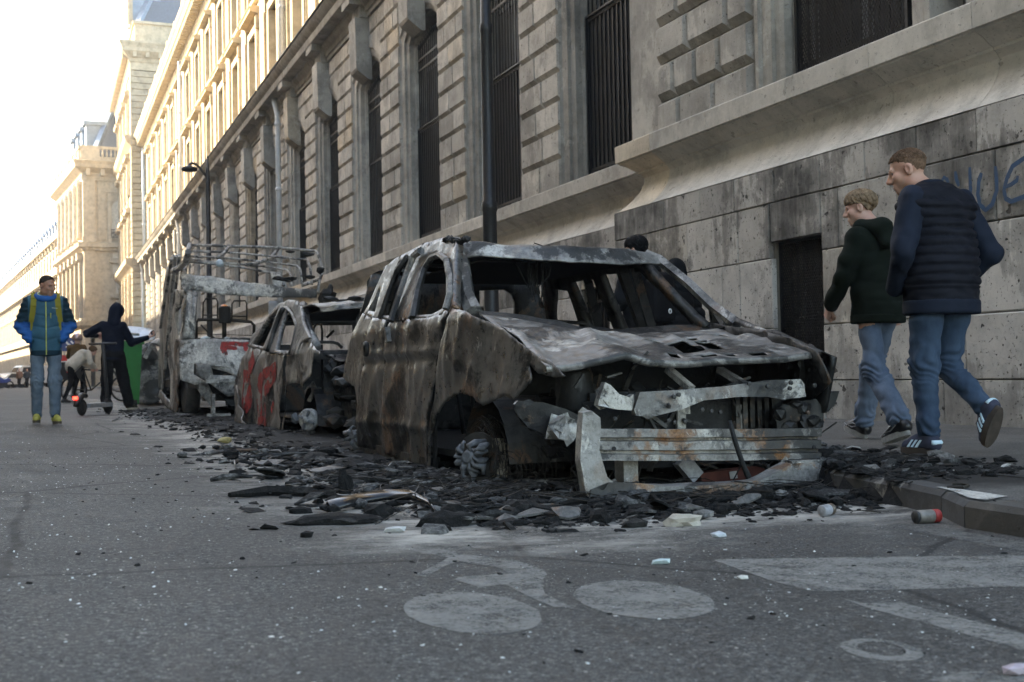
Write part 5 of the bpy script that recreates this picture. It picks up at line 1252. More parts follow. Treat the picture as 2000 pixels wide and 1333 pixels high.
for k in range(4): 
    a = k*1.57+.4; d = Vector((-.66*math.cos(a), .75*math.cos(a), math.sin(a))); mb.bar(p+Vector((-.78, -.68, 0))*.025+d*.035, p+Vector((-.78, -.68, 0))*.02+d*.10, .04, .02)
for k in range(5): lump(mb, p+Vector((-.02+rg.uniform(-.1, .1), .12+rg.uniform(-.1, .05), rg.uniform(-.15, .05))), (.05, .05, .06), k)
mb.build('melted_spokes', M_ALLOY, c2)
mb = MB(); mb.tube([on_y(x, y, 12.6) for x, y in ((612, 672), (612, 643), (618, 633), (627, 634), (629, 645), (629, 672))], .014, 6).tube([on_y(x, y, 12.4) for x, y in ((608, 668), (650, 669), (660, 672), (668, 680))], .018, 6).bar(on_y(638, 660, 12.8), on_y(652, 646, 12.8), .025)
mb.build('seat_frame', MB_DARK, c2, smooth=True)
mb = MB(); n = 10; vs = []
for i in range(n+1):
    a = math.pi*i/n
    for x in (2.5, 2.9): vs.append((x, 11.9-.36*math.cos(a), .12+.38*math.sin(a)))
mb.add(vs, [(2*i, 2*i+1, 2*i+3, 2*i+2) for i in range(n)]).add([(2.9, 11.9-.36*math.cos(math.pi*i/n), .12+.38*math.sin(math.pi*i/n)) for i in range(n+1)], [tuple(range(n+1))]); mb.build('wheel_house', MB_DARK, c2)
sheet('torn_sill', side_px([(463, 752), (467, 790), (480, 830), (472, 838), (458, 832), (460, 800)], lambda z: 2.36), lambda y, z: (2.36+.05*nz(y*5, z*5, 3), y, z), MB_ASH, c2, .05, thick=.012)
# red letters brushed over both doors
def on_door(px): 
    out = []
    for y, z in side_px(px, xs2): out.append((xs2(z)-crumple(y, z, 51, .07, .014), y, z))
    return out
for st, w in (([(500, 695), (491, 722), (485, 755), (481, 795)], .16), ([(500, 698), (497, 720), (492, 740)], .15), ([(477, 735), (488, 736), (496, 730)], .14), ([(485, 750), (488, 780), (484, 800)], .14), ([(478, 745), (477, 770), (475, 795)], .08),
               ([(531, 725), (522, 732), (513, 745), (507, 756), (516, 752)], .11), ([(512, 735), (507, 750), (512, 766)], .13), ([(540, 713), (537, 735), (529, 754), (522, 765)], .11), ([(540, 715), (531, 727), (537, 742)], .10), ([(516, 745), (512, 775), (508, 800)], .055), ([(529, 752), (524, 775)], .05),
               ([(504, 780), (507, 805), (511, 825)], .10), ([(516, 783), (514, 800), (513, 822)], .09), ([(524, 790), (522, 804), (526, 822)], .09), ([(532, 786), (531, 805)], .08), ([(511, 824), (519, 820), (528, 826)], .08)):
    ribbon('paint_stroke', on_door(st), w*1.5, M_SPRAY, c2, (-1, 0, 0), .012)

# ------------------------------------------------------------------ flat-bed van burnt to its hoops
vn = thing('burnt_van', 'burnt white van with bare roof hoops and red mark on bonnet', 'van', (3.1, 21, 0), group='burnt-out vehicles along the kerb')
VX = 2.12; VY = 18.7
def vmap(seed, amp=.02, x=VX): return lambda y, z: (x-crumple(y, z, seed, amp), y, z)
vx = lambda z: VX
def vface(px, Y=VY): return [(p.x, p.z) for p in (on_y(x, y, Y) for x, y in px)]
def fmap(Y, seed, amp=.03, rake=.0, z0=1.2): return lambda u, v: (u, Y+rake*max(0, v-z0)+crumple(u, v, seed, amp), v)
# cab side, B pillar, box side
sheet('cab_side', side_px([(346, 566), (361, 568), (364, 590), (357, 640), (356, 700), (352, 740), (345, 760), (345, 803), (337, 800), (333, 740), (330, 690), (338, 640), (341, 600)], vx), vmap(61, .05), MB_WHITE, vn, .05, holes=[side_px([(355, 578), (362, 580), (357, 615), (352, 655), (348, 655), (349, 610)], vx)], thick=.04)
sheet('door_skin', side_px([(345, 662), (354, 665), (357, 690), (352, 742), (347, 765), (346, 806), (341, 806), (338, 760), (340, 700)], lambda z: VX-.03), vmap(62, .06, VX-.03), burnt_mat('burnt_tan_door', ash=.8, rust=.75, white=.2, seed=12, base=.08, metal=.2), vn, .05, thick=.02)
sheet('box_side', side_px([(337, 498), (352, 497), (340, 560), (332, 640), (322, 720), (318, 765), (311, 755), (312, 660), (318, 590), (325, 530)], lambda z: VX+.05), vmap(63, .03, VX+.05), burnt_mat('burnt_tan_box', ash=.9, rust=.2, white=.45, seed=13, base=.16, metal=.1), vn, .09, thick=.03)
mb = MB()
for a, b in (((350, 500), (328, 700)), ((342, 500), (322, 720)), ((335, 505), (313, 640))):
    mb.bar(on_x(*a, VX-.01), on_x(*b, VX-.01), .05, .05)
mb.tube([on_x(x, y, VX-.06) for x, y in ((368, 492), (362, 512), (350, 524), (338, 530))], .05, 7)
mb.build('box_post', MB_WHITE, vn, smooth=False)
sheet('side_skirt', side_px([(313, 762), (335, 790), (345, 806), (338, 812), (330, 800), (310, 775)], lambda z: VX+.03), vmap(64, .03, VX+.03), MB_ASH, vn, .07, thick=.03)
# windscreen posts, header with foam-white residue, bonnet face
mb = MB(); mb.tube([on_y(x, y, Y) for x, y, Y in ((367, 570, 19.2), (371, 577, 19.1), (369, 610, 18.95), (364, 662, 18.75))], [.07, .06, .06, .07], 7); mb.tube([on_y(x, y, Y) for x, y, Y in ((381, 568, 19.15), (378, 610, 18.95), (374, 662, 18.75))], .05, 6)
mb.build('windscreen_pillar', MB_WHITE, vn, smooth=True)
sheet('roof_header', vface([(353, 560), (356, 540), (366, 536), (385, 540), (410, 541), (450, 550), (480, 556), (505, 557), (530, 562), (580, 566), (618, 566), (617, 582), (560, 583), (500, 583), (432, 578), (400, 572), (372, 566), (362, 574)], 19.2), lambda u, v: (u, 19.2-.35*(1-abs(u-3.1)/1.2)+.25*max(0, v-1.95)+crumple(u, v, 70, .05), v), MB_WHITE, vn, .05, thick=.03)
mb = MB(); rg = random.Random(31)
for k in range(26): lump(mb, on_y(rg.choice([rg.uniform(372, 408), rg.uniform(520, 610)]), rg.uniform(541, 548) if k % 2 else rg.uniform(562, 570), 19.3), (.09, .08, .04), k)
mb.build('header_char', M_CHAR, vn)
sheet('bonnet', vface([(356, 664), (380, 663), (430, 663), (486, 666), (500, 690), (500, 762), (470, 770), (460, 738), (440, 728), (378, 710), (377, 732), (404, 748), (380, 752), (352, 742), (350, 700)]), lambda u, v: (u, VY-.30*math.sin(math.pi*min(1, max(0, (u-1.9)/2.3)))+.30*max(0, v-.85)+crumple(u, v, 72, .04), v), MB_WHITE, vn, .05, thick=.02)
sheet('grille_panel', vface([(378, 710), (404, 712), (440, 716), (456, 722), (458, 738), (462, 760), (470, 772), (440, 775), (404, 748), (378, 731)]), lambda u, v: (u, VY-.27+crumple(u, v, 73, .03), v), MB_ASH, vn, .05, holes=[vface([(408, 716), (440, 718), (455, 728), (457, 734), (412, 733)])], thick=.02)
sheet('inner_wing', vface([(377, 750), (404, 748), (415, 770), (414, 796), (395, 775)]), lambda u, v: (u, VY-.05, v), MB_ASH, vn, .06, thick=.02)
mb = MB(); mb.bar(on_y(416, 770, 18.4), on_y(416, 812, 18.4), .13, .05); mb.bar(on_y(404, 812, 18.4), on_y(450, 812, 18.4), .06, .06); mb.bar(on_y(402, 745, 18.45), on_y(462, 744, 18.45), .12, .06); mb.build('front_stay', MB_ASH, vn)
mb = MB(); rg = random.Random(33); mb.box(2.3, 4.2, 18.9, 19.1, .25, 1.12); mb.box(2.2, 4.3, 19.1, 25.4, .45, .6)
for k in range(40): lump(mb, (rg.uniform(2.5, 4.1), rg.uniform(18.5, 18.95), rg.uniform(.15, .8)), (.14, .1, .1), k)
mb.build('engine', M_CHAR, vn)
# hoops and rails of the vanished roof
mb = MB()
hp = lambda pts, Y0, Y1: [on_y(x, y, Y0+(Y1-Y0)*i/(len(pts)-1)) for i, (x, y) in enumerate(pts)]
for pts, r in (([(371, 479), (440, 481), (540, 484), (575, 487), (615, 491), (621, 496), (631, 529), (624, 548), (621, 572)], .028), ([(368, 491), (440, 493), (520, 500), (600, 508), (605, 520), (610, 556)], .022), ([(366, 501), (430, 503), (520, 512), (580, 520), (587, 527), (590, 556)], .022), ([(364, 508), (440, 514), (520, 521), (560, 528), (568, 538), (570, 558)], .022), ([(366, 511), (420, 516), (480, 524), (528, 533), (546, 536), (553, 545), (554, 558)], .026)):
    mb.tube(hp(pts, 21.2, 19.8), r, 6)
mb.tube(hp([(371, 479), (366, 500), (360, 525), (357, 545)], 21.2, 19.4), .05, 6); mb.tube(hp([(447, 483), (438, 495), (424, 504)], 20.9, 20.6), .03, 6); mb.tube(hp([(543, 486), (530, 505), (500, 515), (481, 518)], 20.9, 20.3), .035, 6); mb.tube(hp([(625, 545), (608, 552), (590, 558)], 20, 19.8), .03, 6)
mb.build('roof_hoops', burnt_mat('burnt_hoop', ash=1.1, rust=.25, white=.75, seed=15, base=.16, scale=2.5, metal=.1), vn, smooth=True)
sheet('hoop_gusset', [(p.x, p.z) for p in (on_y(x, y, 19.9) for x, y in ((528, 531), (548, 536), (558, 548), (560, 575), (538, 575), (534, 558)))], lambda u, v: (u, 19.9, v), MB_WHITE, vn, .06, thick=.04)
sheet('corner_post', [(p.x, p.z) for p in (on_y(x, y, 19.85) for x, y in ((525, 588), (552, 588), (549, 665), (524, 665)))], lambda u, v: (u, 19.85, v), plain('pale_post', (.42, .43, .44), .7, 0, .2), vn, .08, thick=.05)
mb = MB(); lump(mb, on_y(640, 583, 19.9), (.14, .12, .16), 3, 2); lump(mb, on_y(645, 570, 19.9), (.06, .06, .12), 4, 2); lump(mb, on_y(625, 528, 19.8), (.08, .06, .07), 9); lump(mb, on_y(600, 497, 20.1), (.14, .035, .04), 5); lump(mb, on_y(566, 492, 20.2), (.1, .035, .03), 6); mb.build('mirror_char', M_CHAR, vn)
# loading guard and beacon behind the missing windscreen
mb = MB(); G = 19.9
t_ = lambda pts, r: mb.tube([on_y(x, y, G) for x, y in pts], r, 6)
t_([(383, 662), (383, 632), (387, 625), (440, 625), (490, 629), (496, 636), (496, 662)], .028); t_([(438, 626), (438, 662)], .04)
t_([(396, 627), (397, 592), (402, 584), (422, 584), (425, 590), (425, 627)], .014); t_([(397, 616), (425, 616)], .010); t_([(453, 628), (453, 595), (457, 588), (479, 588), (482, 594), (482, 628)], .014); t_([(453, 618), (482, 619)], .01); t_([(392, 635), (418, 661)], .015); t_([(384, 652), (496, 656)], .006)
mb.build('load_guard', M_WIRE, vn, smooth=True)
mb = MB(); mb.lathe([(.09, -.15), (.10, -.14), (.10, .10), (.08, .13)], on_y(439, 614, G), n=12); bc = mb.build('beacon', M_CHAR, vn)
MB().lathe([(.05, 0), (.07, .014), (.02, .05)], on_y(438, 603, G)+Vector((0, 0, .02)), n=10).build('beacon_lens', plain('orange_lens', (.9, .26, .04), .4), bc)
MB().lathe([(.02, -.06), (.06, -.04), (.07, .0), (.05, .05), (.02, .07)], on_y(429, 515, 20.2), n=10).build('lamp_bulb', plain('bluish_bulb', (.42, .50, .56), .35), vn, smooth=True)
mb = MB()
for k in range(9): lump(mb, on_y(395+k*11+rg.uniform(-3, 3), 663, 18.9), (.12, .1, .025), k)
mb.build('dash_char', M_CHAR, vn); mb = MB(); lump(mb, on_y(402, 661, 18.85), (.10, .06, .03), 2); lump(mb, on_y(442, 662, 18.85), (.05, .04, .03), 3); mb.build('glass_heap', plain('pale_glass_heap', (.45, .50, .52), .4, 0, .3, 20), vn)
p = on_x(372, 770, 2.28); mb = MB(); mb.lathe([(.12, -.12), (.30, -.115), (.335, -.06), (.335, .06), (.30, .115), (.2, .10), (.12, .10)], p, (-1, -.05, 0), 24); mb.build('wheel', plain('ash_tyre', (.07, .07, .072), .7, 0, .5, 10, .3), vn, smooth=True)
mb = MB()
for k in range(7):
    r = .337; mb.tube([(p.x-.08+k*.027, p.y-r*math.cos(a), p.z+r*math.sin(a)) for a in [math.pi*(.1+.8*i/12) for i in range(13)]], .006, 4)
mb.build('tyre_bead', M_ALLOY, vn)
mb = MB(); mb.lathe([(.12, -.1), (.33, -.1), (.33, .1), (.12, .1)], (2.5, 24.2, .34), (1, 0, 0), 18); mb.lathe([(.12, -.1), (.33, -.1), (.33, .1), (.12, .1)], (4.0, 20.4, .34), (1, 0, 0), 18); mb.build('far_wheel', M_CHAR, vn)
def on_bon(px): 
    o = []
    for x, y in px: q = on_y(x, y, VY-.3); u, v = q.x, q.z; o.append((u, VY-.30*math.sin(math.pi*min(1, max(0, (u-1.9)/2.3)))+.30*max(0, v-.85)+crumple(u, v, 72, .04), v))
    return o
for st in ([(440, 670), (437, 680), (441, 690)], [(434, 671), (460, 672), (488, 673)], [(440, 680), (458, 681), (464, 680)], [(446, 690), (440, 691)], [(480, 674), (482, 686)]): ribbon('paint_stroke', on_bon(st), .09, M_SPRAY, vn, (0, -1, 0), .02)

# ------------------------------------------------------------------ farthest wreck behind the bin
c4 = thing('burnt_car', 'farthest wreck, a crumpled car behind the green bin', 'car', (2.4, 29, 0), group='burnt-out vehicles along the kerb')
q = lambda px, Y: [(p.x, p.z) for p in (on_y(x, y, Y) for x, y in px)]
sheet('roof', q([(232, 640), (245, 635), (270, 636), (298, 640), (306, 652), (305, 663), (285, 666), (250, 664), (235, 664)], 29), lambda u, v: (u, 29.2+1.5*(v-1.5)+crumple(u, v, 80, .05), v), plain('bleached_roof', (.42, .45, .48), .35, .3, .3, 3), c4, .09, thick=.02)
sheet('tail_panel', q([(270, 700), (282, 672), (300, 665), (312, 700), (312, 785), (290, 792), (268, 786), (262, 760), (262, 725)], 27.6), lambda u, v: (u, 27.6+crumple(u, v, 82, .14, -.05), v), MB_GREY, c4, .07, thick=.02)
sheet('bent_bonnet', q([(232, 668), (262, 672), (290, 680), (300, 690), (270, 688), (250, 680)], 28.6), lambda u, v: (u, 28.6+crumple(u, v, 83, .05), v), MB_ASH, c4, .07, thick=.02)
mb = MB(); rg = random.Random(41)
for k in range(36): lump(mb, (rg.uniform(1.9, 3.3), rg.uniform(28.0, 30), rg.uniform(.2, 1.1)), (.22, .2, .18), k)
mb.box(2.0, 3.5, 28.6, 32, .25, .95); mb.build('body_shell', M_CHAR, c4)
mb = MB()
for a, b, w in (((300, 668), (283, 700), .09), ((322, 700), (308, 688), .10), ((272, 745), (248, 768), .03), ((247, 752), (276, 725), .02)): mb.bar(on_y(*a, 27.4), on_y(*b, 27.4), w)
mb.build('bent_bar', MB_ASH, c4)
mb = MB(); lump(mb, on_y(312, 670, 27.2), (.18, .12, .09), 4, 2); mb.build('melted_block', MB_ASH, c4)
# ------------------------------------------------------------------ lamp posts, bin, scooter, signs
M_POST = plain('black_post_paint', (.018, .018, .02), .45, .2, .3, 20)
def post_xy(px, y, X): p = on_x(px, y, X); return p.x, p.y
lp = thing('lamp_post', 'thick black cast-iron lamp post standing behind the nearest wreck', 'lamp post', (4.62, 12.25, .12))
x, y = 4.62, on_x(954, 300, 4.62).y; lp.location = (x, y, .12)
MB().lathe([(.16, .12), (.16, .25), (.13, .3), (.12, 1.1), (.085, 1.2), (.078, 2.4), (.088, 2.42), (.088, 2.5), (.074, 2.52), (.063, 4.4), (.072, 4.42), (.072, 4.5), (.06, 4.52), (.05, 8.6)], (x, y, 0), n=16).build('post', M_POST, lp, smooth=True)
MB().tube([(x, y, 8.5), (x-.1, y, 8.9), (x-.6, y, 9.1), (x-1.2, y, 9.05)], .04, 8).build('arm', M_POST, lp, smooth=True)
MB().lathe([(.06, .1), (.28, .02), (.30, -.04), (.1, -.06)], (x-1.25, y, 8.95), n=18).build('lamp_head', M_POST, lp, smooth=True)
l2 = thing('lamp_post', 'slim far lamp post with a curved arm and round hanging lamp', 'lamp post', (4.5, 35.3, .12))
T = on_x(405, 305, 4.5); x, y = T.x, T.y; l2.location = (x, y, .12)
MB().lathe([(.15, .12), (.14, .9), (.09, 1.0), (.085, 3.2), (.10, 3.22), (.10, 3.3), (.08, 3.32), (.06, T.z-.5), (.02, T.z)], (x, y, 0), n=12).build('post', M_POST, l2, smooth=True)
P_ = [on_y(px, py, y) for px, py in ((404, 346), (397, 337), (390, 328), (382, 321), (374, 319), (370, 322), (369, 326))]
MB().tube(P_, .04, 7).build('arm', M_POST, l2, smooth=True)
h = on_y(370, 331, y); MB().lathe([(.05, .12), (.10, .08), (.22, .05), (.235, 0), (.22, -.05), (.12, -.07)], h, n=18).build('lamp_head', M_POST, l2, smooth=True)
# wheeled bin
M_GREEN = plain('bin_green', (.018, .20, .045), .45, 0, .15, 5)
bn = thing('wheelie_bin', 'bright green wheeled bin with its lid gone beside the farthest wreck', 'bin', (1.72, 26.3, 0))
by = 26.2; q = [on_y(x, y, by) for x, y in ((238, 668), (278, 668), (272, 782), (246, 784))]; zb = max(.05, min(q[2].z, q[3].z))
mb = MB(); a0, a1, b0, b1 = q[0].x, q[1].x, q[3].x, q[2].x; zt = q[0].z
mb.add([(b0, by+.1, .08), (b1, by+.1, .08), (b1, by+.6, .08), (b0, by+.6, .08), (a0, by, zt), (a1, by, zt), (a1, by+.7, zt), (a0, by+.7, zt), (a0+.04, by+.04, zt), (a1-.04, by+.04, zt), (a1-.04, by+.66, zt), (a0+.04, by+.66, zt), (b0+.05, by+.15, .2), (b1-.05, by+.15, .2), (b1-.05, by+.55, .2), (b0+.05, by+.55, .2)],
    [(0,3,2,1), (0,1,5,4), (1,2,6,5), (2,3,7,6), (3,0,4,7), (4,5,9,8), (5,6,10,9), (6,7,11,10), (7,4,8,11), (8,9,13,12), (9,10,14,13), (10,11,15,14), (11,8,12,15), (12,13,14,15)]); mb.build('bin_body', M_GREEN, bn)
mb = MB(); mb.box(a0-.02, a1+.02, by-.04, by, zt-.05, zt+.02).box(a0-.04, a0-.003, by-.04, by+.72, zt-.05, zt+.02).box(a1+.003, a1+.04, by-.04, by+.72, zt-.05, zt+.02); mb.build('bin_rim', M_GREEN, bn)
mb = MB(); mb.tube([(a0-.02, by+.1, zt), (a0-.04, by+.3, zt+.18), (a0+.05, by+.55, zt+.2), (a1-.02, by+.55, zt+.17)], .03, 6); mb.build('burnt_lid_rim', MB_ASH, bn)
mb = MB(); mb.lathe([(.02, -.04), (.09, -.04), (.09, .04), (.02, .04)], (b0+.08, by+.12, .09), (1, 0, 0), 14).lathe([(.02, -.04), (.09, -.04), (.09, .04), (.02, .04)], (b1-.08, by+.12, .09), (1, 0, 0), 14); mb.build('bin_wheel', M_CHAR, bn)
# kick scooter
M_RUB = plain('black_rubber', (.014, .014, .015), .7, 0, .4, 20); M_BLK = plain('black_plastic', (.02, .02, .021), .45, 0, .3, 20)
sc = thing('kick_scooter', 'black electric kick scooter with a red tail light behind the hooded person', 'scooter', (.8, 22.6, 0))
w0 = on_road(160, 812); d = Vector((.50, .87, 0)).normalized(); n_ = Vector((-d.y, d.x, 0)); wr_ = .115
def wheel(mb, c, ax, r, w, n=20): return mb.lathe([(r*.55, -w*.4), (r*.86, -w*.5), (r, -w*.25), (r, w*.25), (r*.86, w*.5), (r*.55, w*.4)], c, ax, n)
c0 = w0+Vector((0, 0, .13)); c1_ = c0+d*.86
for c in (c0, c1_):
    wh = wheel(MB(), c, n_, .13, .055).build('wheel', M_RUB, sc, smooth=True); MB().lathe([(.03, -.04), (.08, -.03), (.08, .03), (.03, .04)], c, n_, 14).build('rim', M_BLK, wh)
MB().obox(c0+d*.5+Vector((0, 0, .02)), d*.36, n_*.085, Vector((0, 0, .035))).build('deck', plain('grey_deck', (.25, .25, .25), .5), sc)
MB().tube([c1_, c1_+Vector((0, 0, .2))-d*.03, c1_+Vector((0, 0, .6))-d*.09, c1_+Vector((0, 0, 1.02))-d*.16], .03, 8).build('stem', M_BLK, sc, smooth=True)
t = c1_+Vector((0, 0, 1.02))-d*.16; MB().tube([t-n_*.24, t, t+n_*.24], .018, 7).build('handlebar', M_BLK, sc, smooth=True)
m = MB(); m.tube([c0+Vector((0, 0, .18))+d*.12, c0+Vector((0, 0, .19)), c0-d*.13+Vector((0, 0, .12)), c0-d*.18+Vector((0, 0, .02))], .045, 7); m.build('mudguard', M_BLK, sc, smooth=True)
em = NT('red_tail_light', .3); em.color((.7, .02, .02)); em.b.inputs['Emission Color'].default_value = (1, .03, .02, 1); em.b.inputs['Emission Strength'].default_value = 2.0
MB().obox(c0-d*.16+Vector((-.02, -.03, .15)), (.035, 0, 0), (0, .02, 0), (0, 0, .025)).build('tail_light', em.m, sc)
# cargo bike with its black box
M_FR = plain('bike_frame', (.03, .032, .035), .4, .3)
cbk = thing('cargo_bike', 'black cargo bike with a rear box parked beside the stooping woman', 'bicycle', (.9, 33, 0))
o = Vector((.55, 33.0, road_z(.9))); d = Vector((.97, .25, 0)); n_ = Vector((-.25, .97, 0)); up = Vector((0, 0, 1))
for k, (s, r) in enumerate(((.15, .33), (1.45, .33))):
    c = o+d*s+up*r; w = MB().tube([c+(d*math.cos(a)+up*math.sin(a))*r for a in [2*math.pi*i/28 for i in range(28)]], .028, 6, closed=True).build('wheel', M_RUB, cbk, smooth=True)
    m = MB()
    for i in range(12): a = 2*math.pi*i/12; m.bar(c, c+(d*math.cos(a)+up*math.sin(a))*r, .005)
    m.build('spokes', M_FR, w)
m = MB()
A_, B_, C_, D_ = o+d*.15+up*.33, o+d*.6+up*.3, o+d*.42+up*.85, o+d*1.2+up*.8
for a, b in ((A_, B_), (A_, C_), (B_, C_), (B_, D_), (C_, D_), (D_, o+d*1.45+up*.33), (D_, o+d*1.12+up*1.1)): m.tube([a, b], .022, 6)
m.tube([o+d*1.12+up*1.1-n_*.3, o+d*1.16+up*1.1, o+d*1.12+up*1.1+n_*.3], .014, 6); m.build('frame', M_FR, cbk, smooth=True)
MB().obox(C_+up*.08, d*.13, n_*.08, up*.04).build('saddle', M_BLK, cbk)
bx = MB().obox(o+d*.02+up*.82, d*.26, n_*.25, up*.23).build('cargo_box', M_BLK, cbk); MB().obox(o-d*.0+up*.80-n_*.262, d*.10, n_*.008, up*.03).build('reflector', plain('red_reflector', (.5, .02, .02), .3), bx)
# second bicycle behind, bluish white helmeted rider is on it (see people)
# signs at the far junction
M_RED = plain('sign_red', (.62, .03, .03), .4, 0, .05); M_WHT = plain('sign_white', (.78, .78, .78), .45, 0, .05); M_SBL = plain('sign_blue', (.03, .06, .22), .4, 0, .05); M_GRY = plain('sign_grey', (.3, .31, .32), .5, .3)
def disc(mb, c, r, dy, n=28): return mb.prism([(c.x+r*math.cos(a), c.y, c.z+r*math.sin(a)) for a in [2*math.pi*i/n for i in range(n)]], (0, dy, 0))
sg = thing('no_entry_sign', 'round red no entry sign with white bar on a thin post', 'sign', (0, 52, 0)); sy = 52
c = on_y(122, 708, sy); sg.location = (c.x, sy, 0)
disc(MB(), c, .30, .03).build('sign_disc', M_RED, sg); MB().box(c.x-.21, c.x+.21, sy-.012, sy-.002, c.z-.05, c.z+.05).build('white_bar', M_WHT, sg); MB().lathe([(.03, .02), (.03, c.z+.3)], (c.x, sy+.06, 0), n=8).build('post', M_GRY, sg)
pl = on_y(123, 718, sy); MB().box(c.x-.2, c.x+.2, sy-.0, sy+.02, c.z-.68, c.z-.4).build('sub_plate', M_WHT, sg)
bs = thing('blue_sign', 'square dark blue sign with a white curled arrow on a pale post', 'sign', (0, 50, 0)); sy = 50
c = on_y(135, 673, sy); bs.location = (c.x, sy, 0); w = .27
MB().box(c.x-w-.02, c.x+w, sy, sy+.03, c.z-w, c.z+w).build('sign_plate', M_SBL, bs)
ribbon('arrow_mark', [(c.x-.15, sy-.004, c.z+.15), (c.x-.05, sy-.004, c.z+.02), (c.x+.06, sy-.004, c.z-.04), (c.x-.02, sy-.004, c.z-.13), (c.x-.13, sy-.004, c.z-.1)], .09, M_WHT, bs, (0, -1, 0), .004)
ribbon('arrow_mark', [(c.x+.06, sy-.004, c.z+.13), (c.x+.15, sy-.004, c.z+.03)], .08, M_WHT, bs, (0, -1, 0), .004)
MB().lathe([(.05, .02), (.05, c.z+.3)], (c.x-.02, sy+.1, 0), n=10).build('post', M_WHT, bs)
# ------------------------------------------------------------------ people: bodies and clothes grown as continuous skins
def p_cap(P, a, b, ra, rb, f=1.0):
    S = np.array([1.0, 1.0/f, 1.0]); a = np.asarray(a, float)*S; b = np.asarray(b, float)*S; Q = P*S
    ab = b-a; t = np.clip(((Q-a)@ab)/max(1e-9, ab@ab), 0, 1)
    return (np.linalg.norm(Q-a-t[:, None]*ab, axis=1)-(ra+(rb-ra)*t))*min(1.0, f+.15)
def p_ell(P, c, r, R=None):
    Q = P-np.asarray(c, float)
    if R is not None: Q = Q@R
    r = np.asarray(r, float); k0 = np.linalg.norm(Q/r, axis=1); k1 = np.linalg.norm(Q/(r*r), axis=1)
    return k0*(k0-1)/np.maximum(k1, 1e-9)
def smin(a, b, k):
    h = np.clip(.5+.5*(b-a)/k, 0, 1); return b*(1-h)+a*h-k*h*(1-h)
def field(prims, k=.03):
    def f(P):
        d = None
        for q in prims:
            kk = k
            if q[0] == 'c': e = p_cap(P, *q[1:])
            elif q[0] == 'e': e = p_ell(P, q[1], q[2], q[3] if len(q) > 3 else None)
            elif q[0] == '-': e = p_ell(P, q[1], q[2]); d = -smin(-d, e, q[3]); continue
            d = e if d is None else smin(d, e, kk)
        return d
    return f
def surface(f, lo, hi, res):
    """closed surface f = 0 inside the box, as quads (surface nets)"""
    n = [int(math.ceil((hi[i]-lo[i])/res))+1 for i in range(3)]
    ax = [lo[i]+res*np.arange(n[i]) for i in range(3)]
    G = np.stack(np.meshgrid(*ax, indexing='ij'), -1).reshape(-1, 3)
    D = np.concatenate([f(G[i:i+200000]) for i in range(0, len(G), 200000)]).reshape(n)
    S = D < 0
    nx, ny, nz_ = n; c = np.zeros((nx-1, ny-1, nz_-1), int)
    acc = np.zeros((nx-1, ny-1, nz_-1, 3)); cnt = np.zeros((nx-1, ny-1, nz_-1))
    off = [(0, 0), (0, 1), (1, 0), (1, 1)]
    for a in range(3):
        o = [i for i in range(3) if i != a]
        sl0 = [slice(None)]*3; sl1 = [slice(None)]*3; sl0[a] = slice(0, -1); sl1[a] = slice(1, None)
        d0, d1 = D[tuple(sl0)], D[tuple(sl1)]; cr = S[tuple(sl0)] != S[tuple(sl1)]
        t = np.where(cr, d0/np.where(cr, d0-d1, 1), 0)
        for (p, q) in off:
            s = [slice(None)]*3
            s[o[0]] = slice(p, n[o[0]]-1+p); s[o[1]] = slice(q, n[o[1]]-1+q)
            C = cr[tuple(s)]; T = t[tuple(s)]; cnt += C
            v = [np.zeros_like(T)]*3; acc[..., a] += np.where(C, T, 0); acc[..., o[0]] += C*p; acc[..., o[1]] += C*q
    act = cnt > 0; idx = -np.ones(act.shape, int); idx[act] = np.arange(act.sum())
    I = np.argwhere(act); V = (I+acc[act]/cnt[act][:, None])*res+np.asarray(lo)
    F = []
    for a in range(3):
        b, c_ = (a+1) % 3, (a+2) % 3
        sl0 = [slice(1, -1)]*3; sl1 = [slice(1, -1)]*3; sl0[a] = slice(0, -1); sl1[a] = slice(1, None)
        s0, s1 = S[tuple(sl0)], S[tuple(sl1)]; E = np.argwhere(s0 != s1); fl = s0[s0 != s1]
        base = E.copy(); base[:, b] += 1; base[:, c_] += 1
        def g(db, dc):
            q = base.copy(); q[:, b] += db-1+0; q[:, c_] += dc-1+0; return idx[q[:, 0], q[:, 1], q[:, 2]]
        q = np.stack([g(0, 0), g(1, 0), g(1, 1), g(0, 1)], 1)
        q[~fl] = q[~fl][:, ::-1]; F.append(q)
    return V, np.concatenate(F)
def grow(name, prims, res, mat, parent, k=.03, disp=None, matfn=None, mats=None, pad=.05, f=None, parts=None):
    f = f or field(prims, k); pts = []; rad = []
    for q in prims:
        if q[0] == 'c': pts += [q[1], q[2]]; rad += [q[3], q[4]]
        elif q[0] == 'e': pts.append(q[1]); rad.append(max(q[2]))
    A = np.array(pts, float); Rr = np.array(rad)[:, None]
    V, F = surface(f, (A-Rr).min(0)-pad, (A+Rr).max(0)+pad, res)
    if disp is not None:
        e = res*.5; N = np.stack([f(V+np.eye(3)[i]*e)-f(V-np.eye(3)[i]*e) for i in range(3)], 1); N /= np.maximum(np.linalg.norm(N, axis=1), 1e-9)[:, None]
        V = V+N*np.array([disp(*v) for v in V])[:, None]
    me = bpy.data.meshes.new(name); me.from_pydata(V.tolist(), [], F.tolist()); me.update(); me.polygons.foreach_set('use_smooth', [True]*len(me.polygons))
    if mats:
        for m in mats: me.materials.append(m)
        C = V[F].mean(1); me.polygons.foreach_set('material_index', [matfn(*c) for c in C])
    return link(name, me, mat if not mats else None, parent)
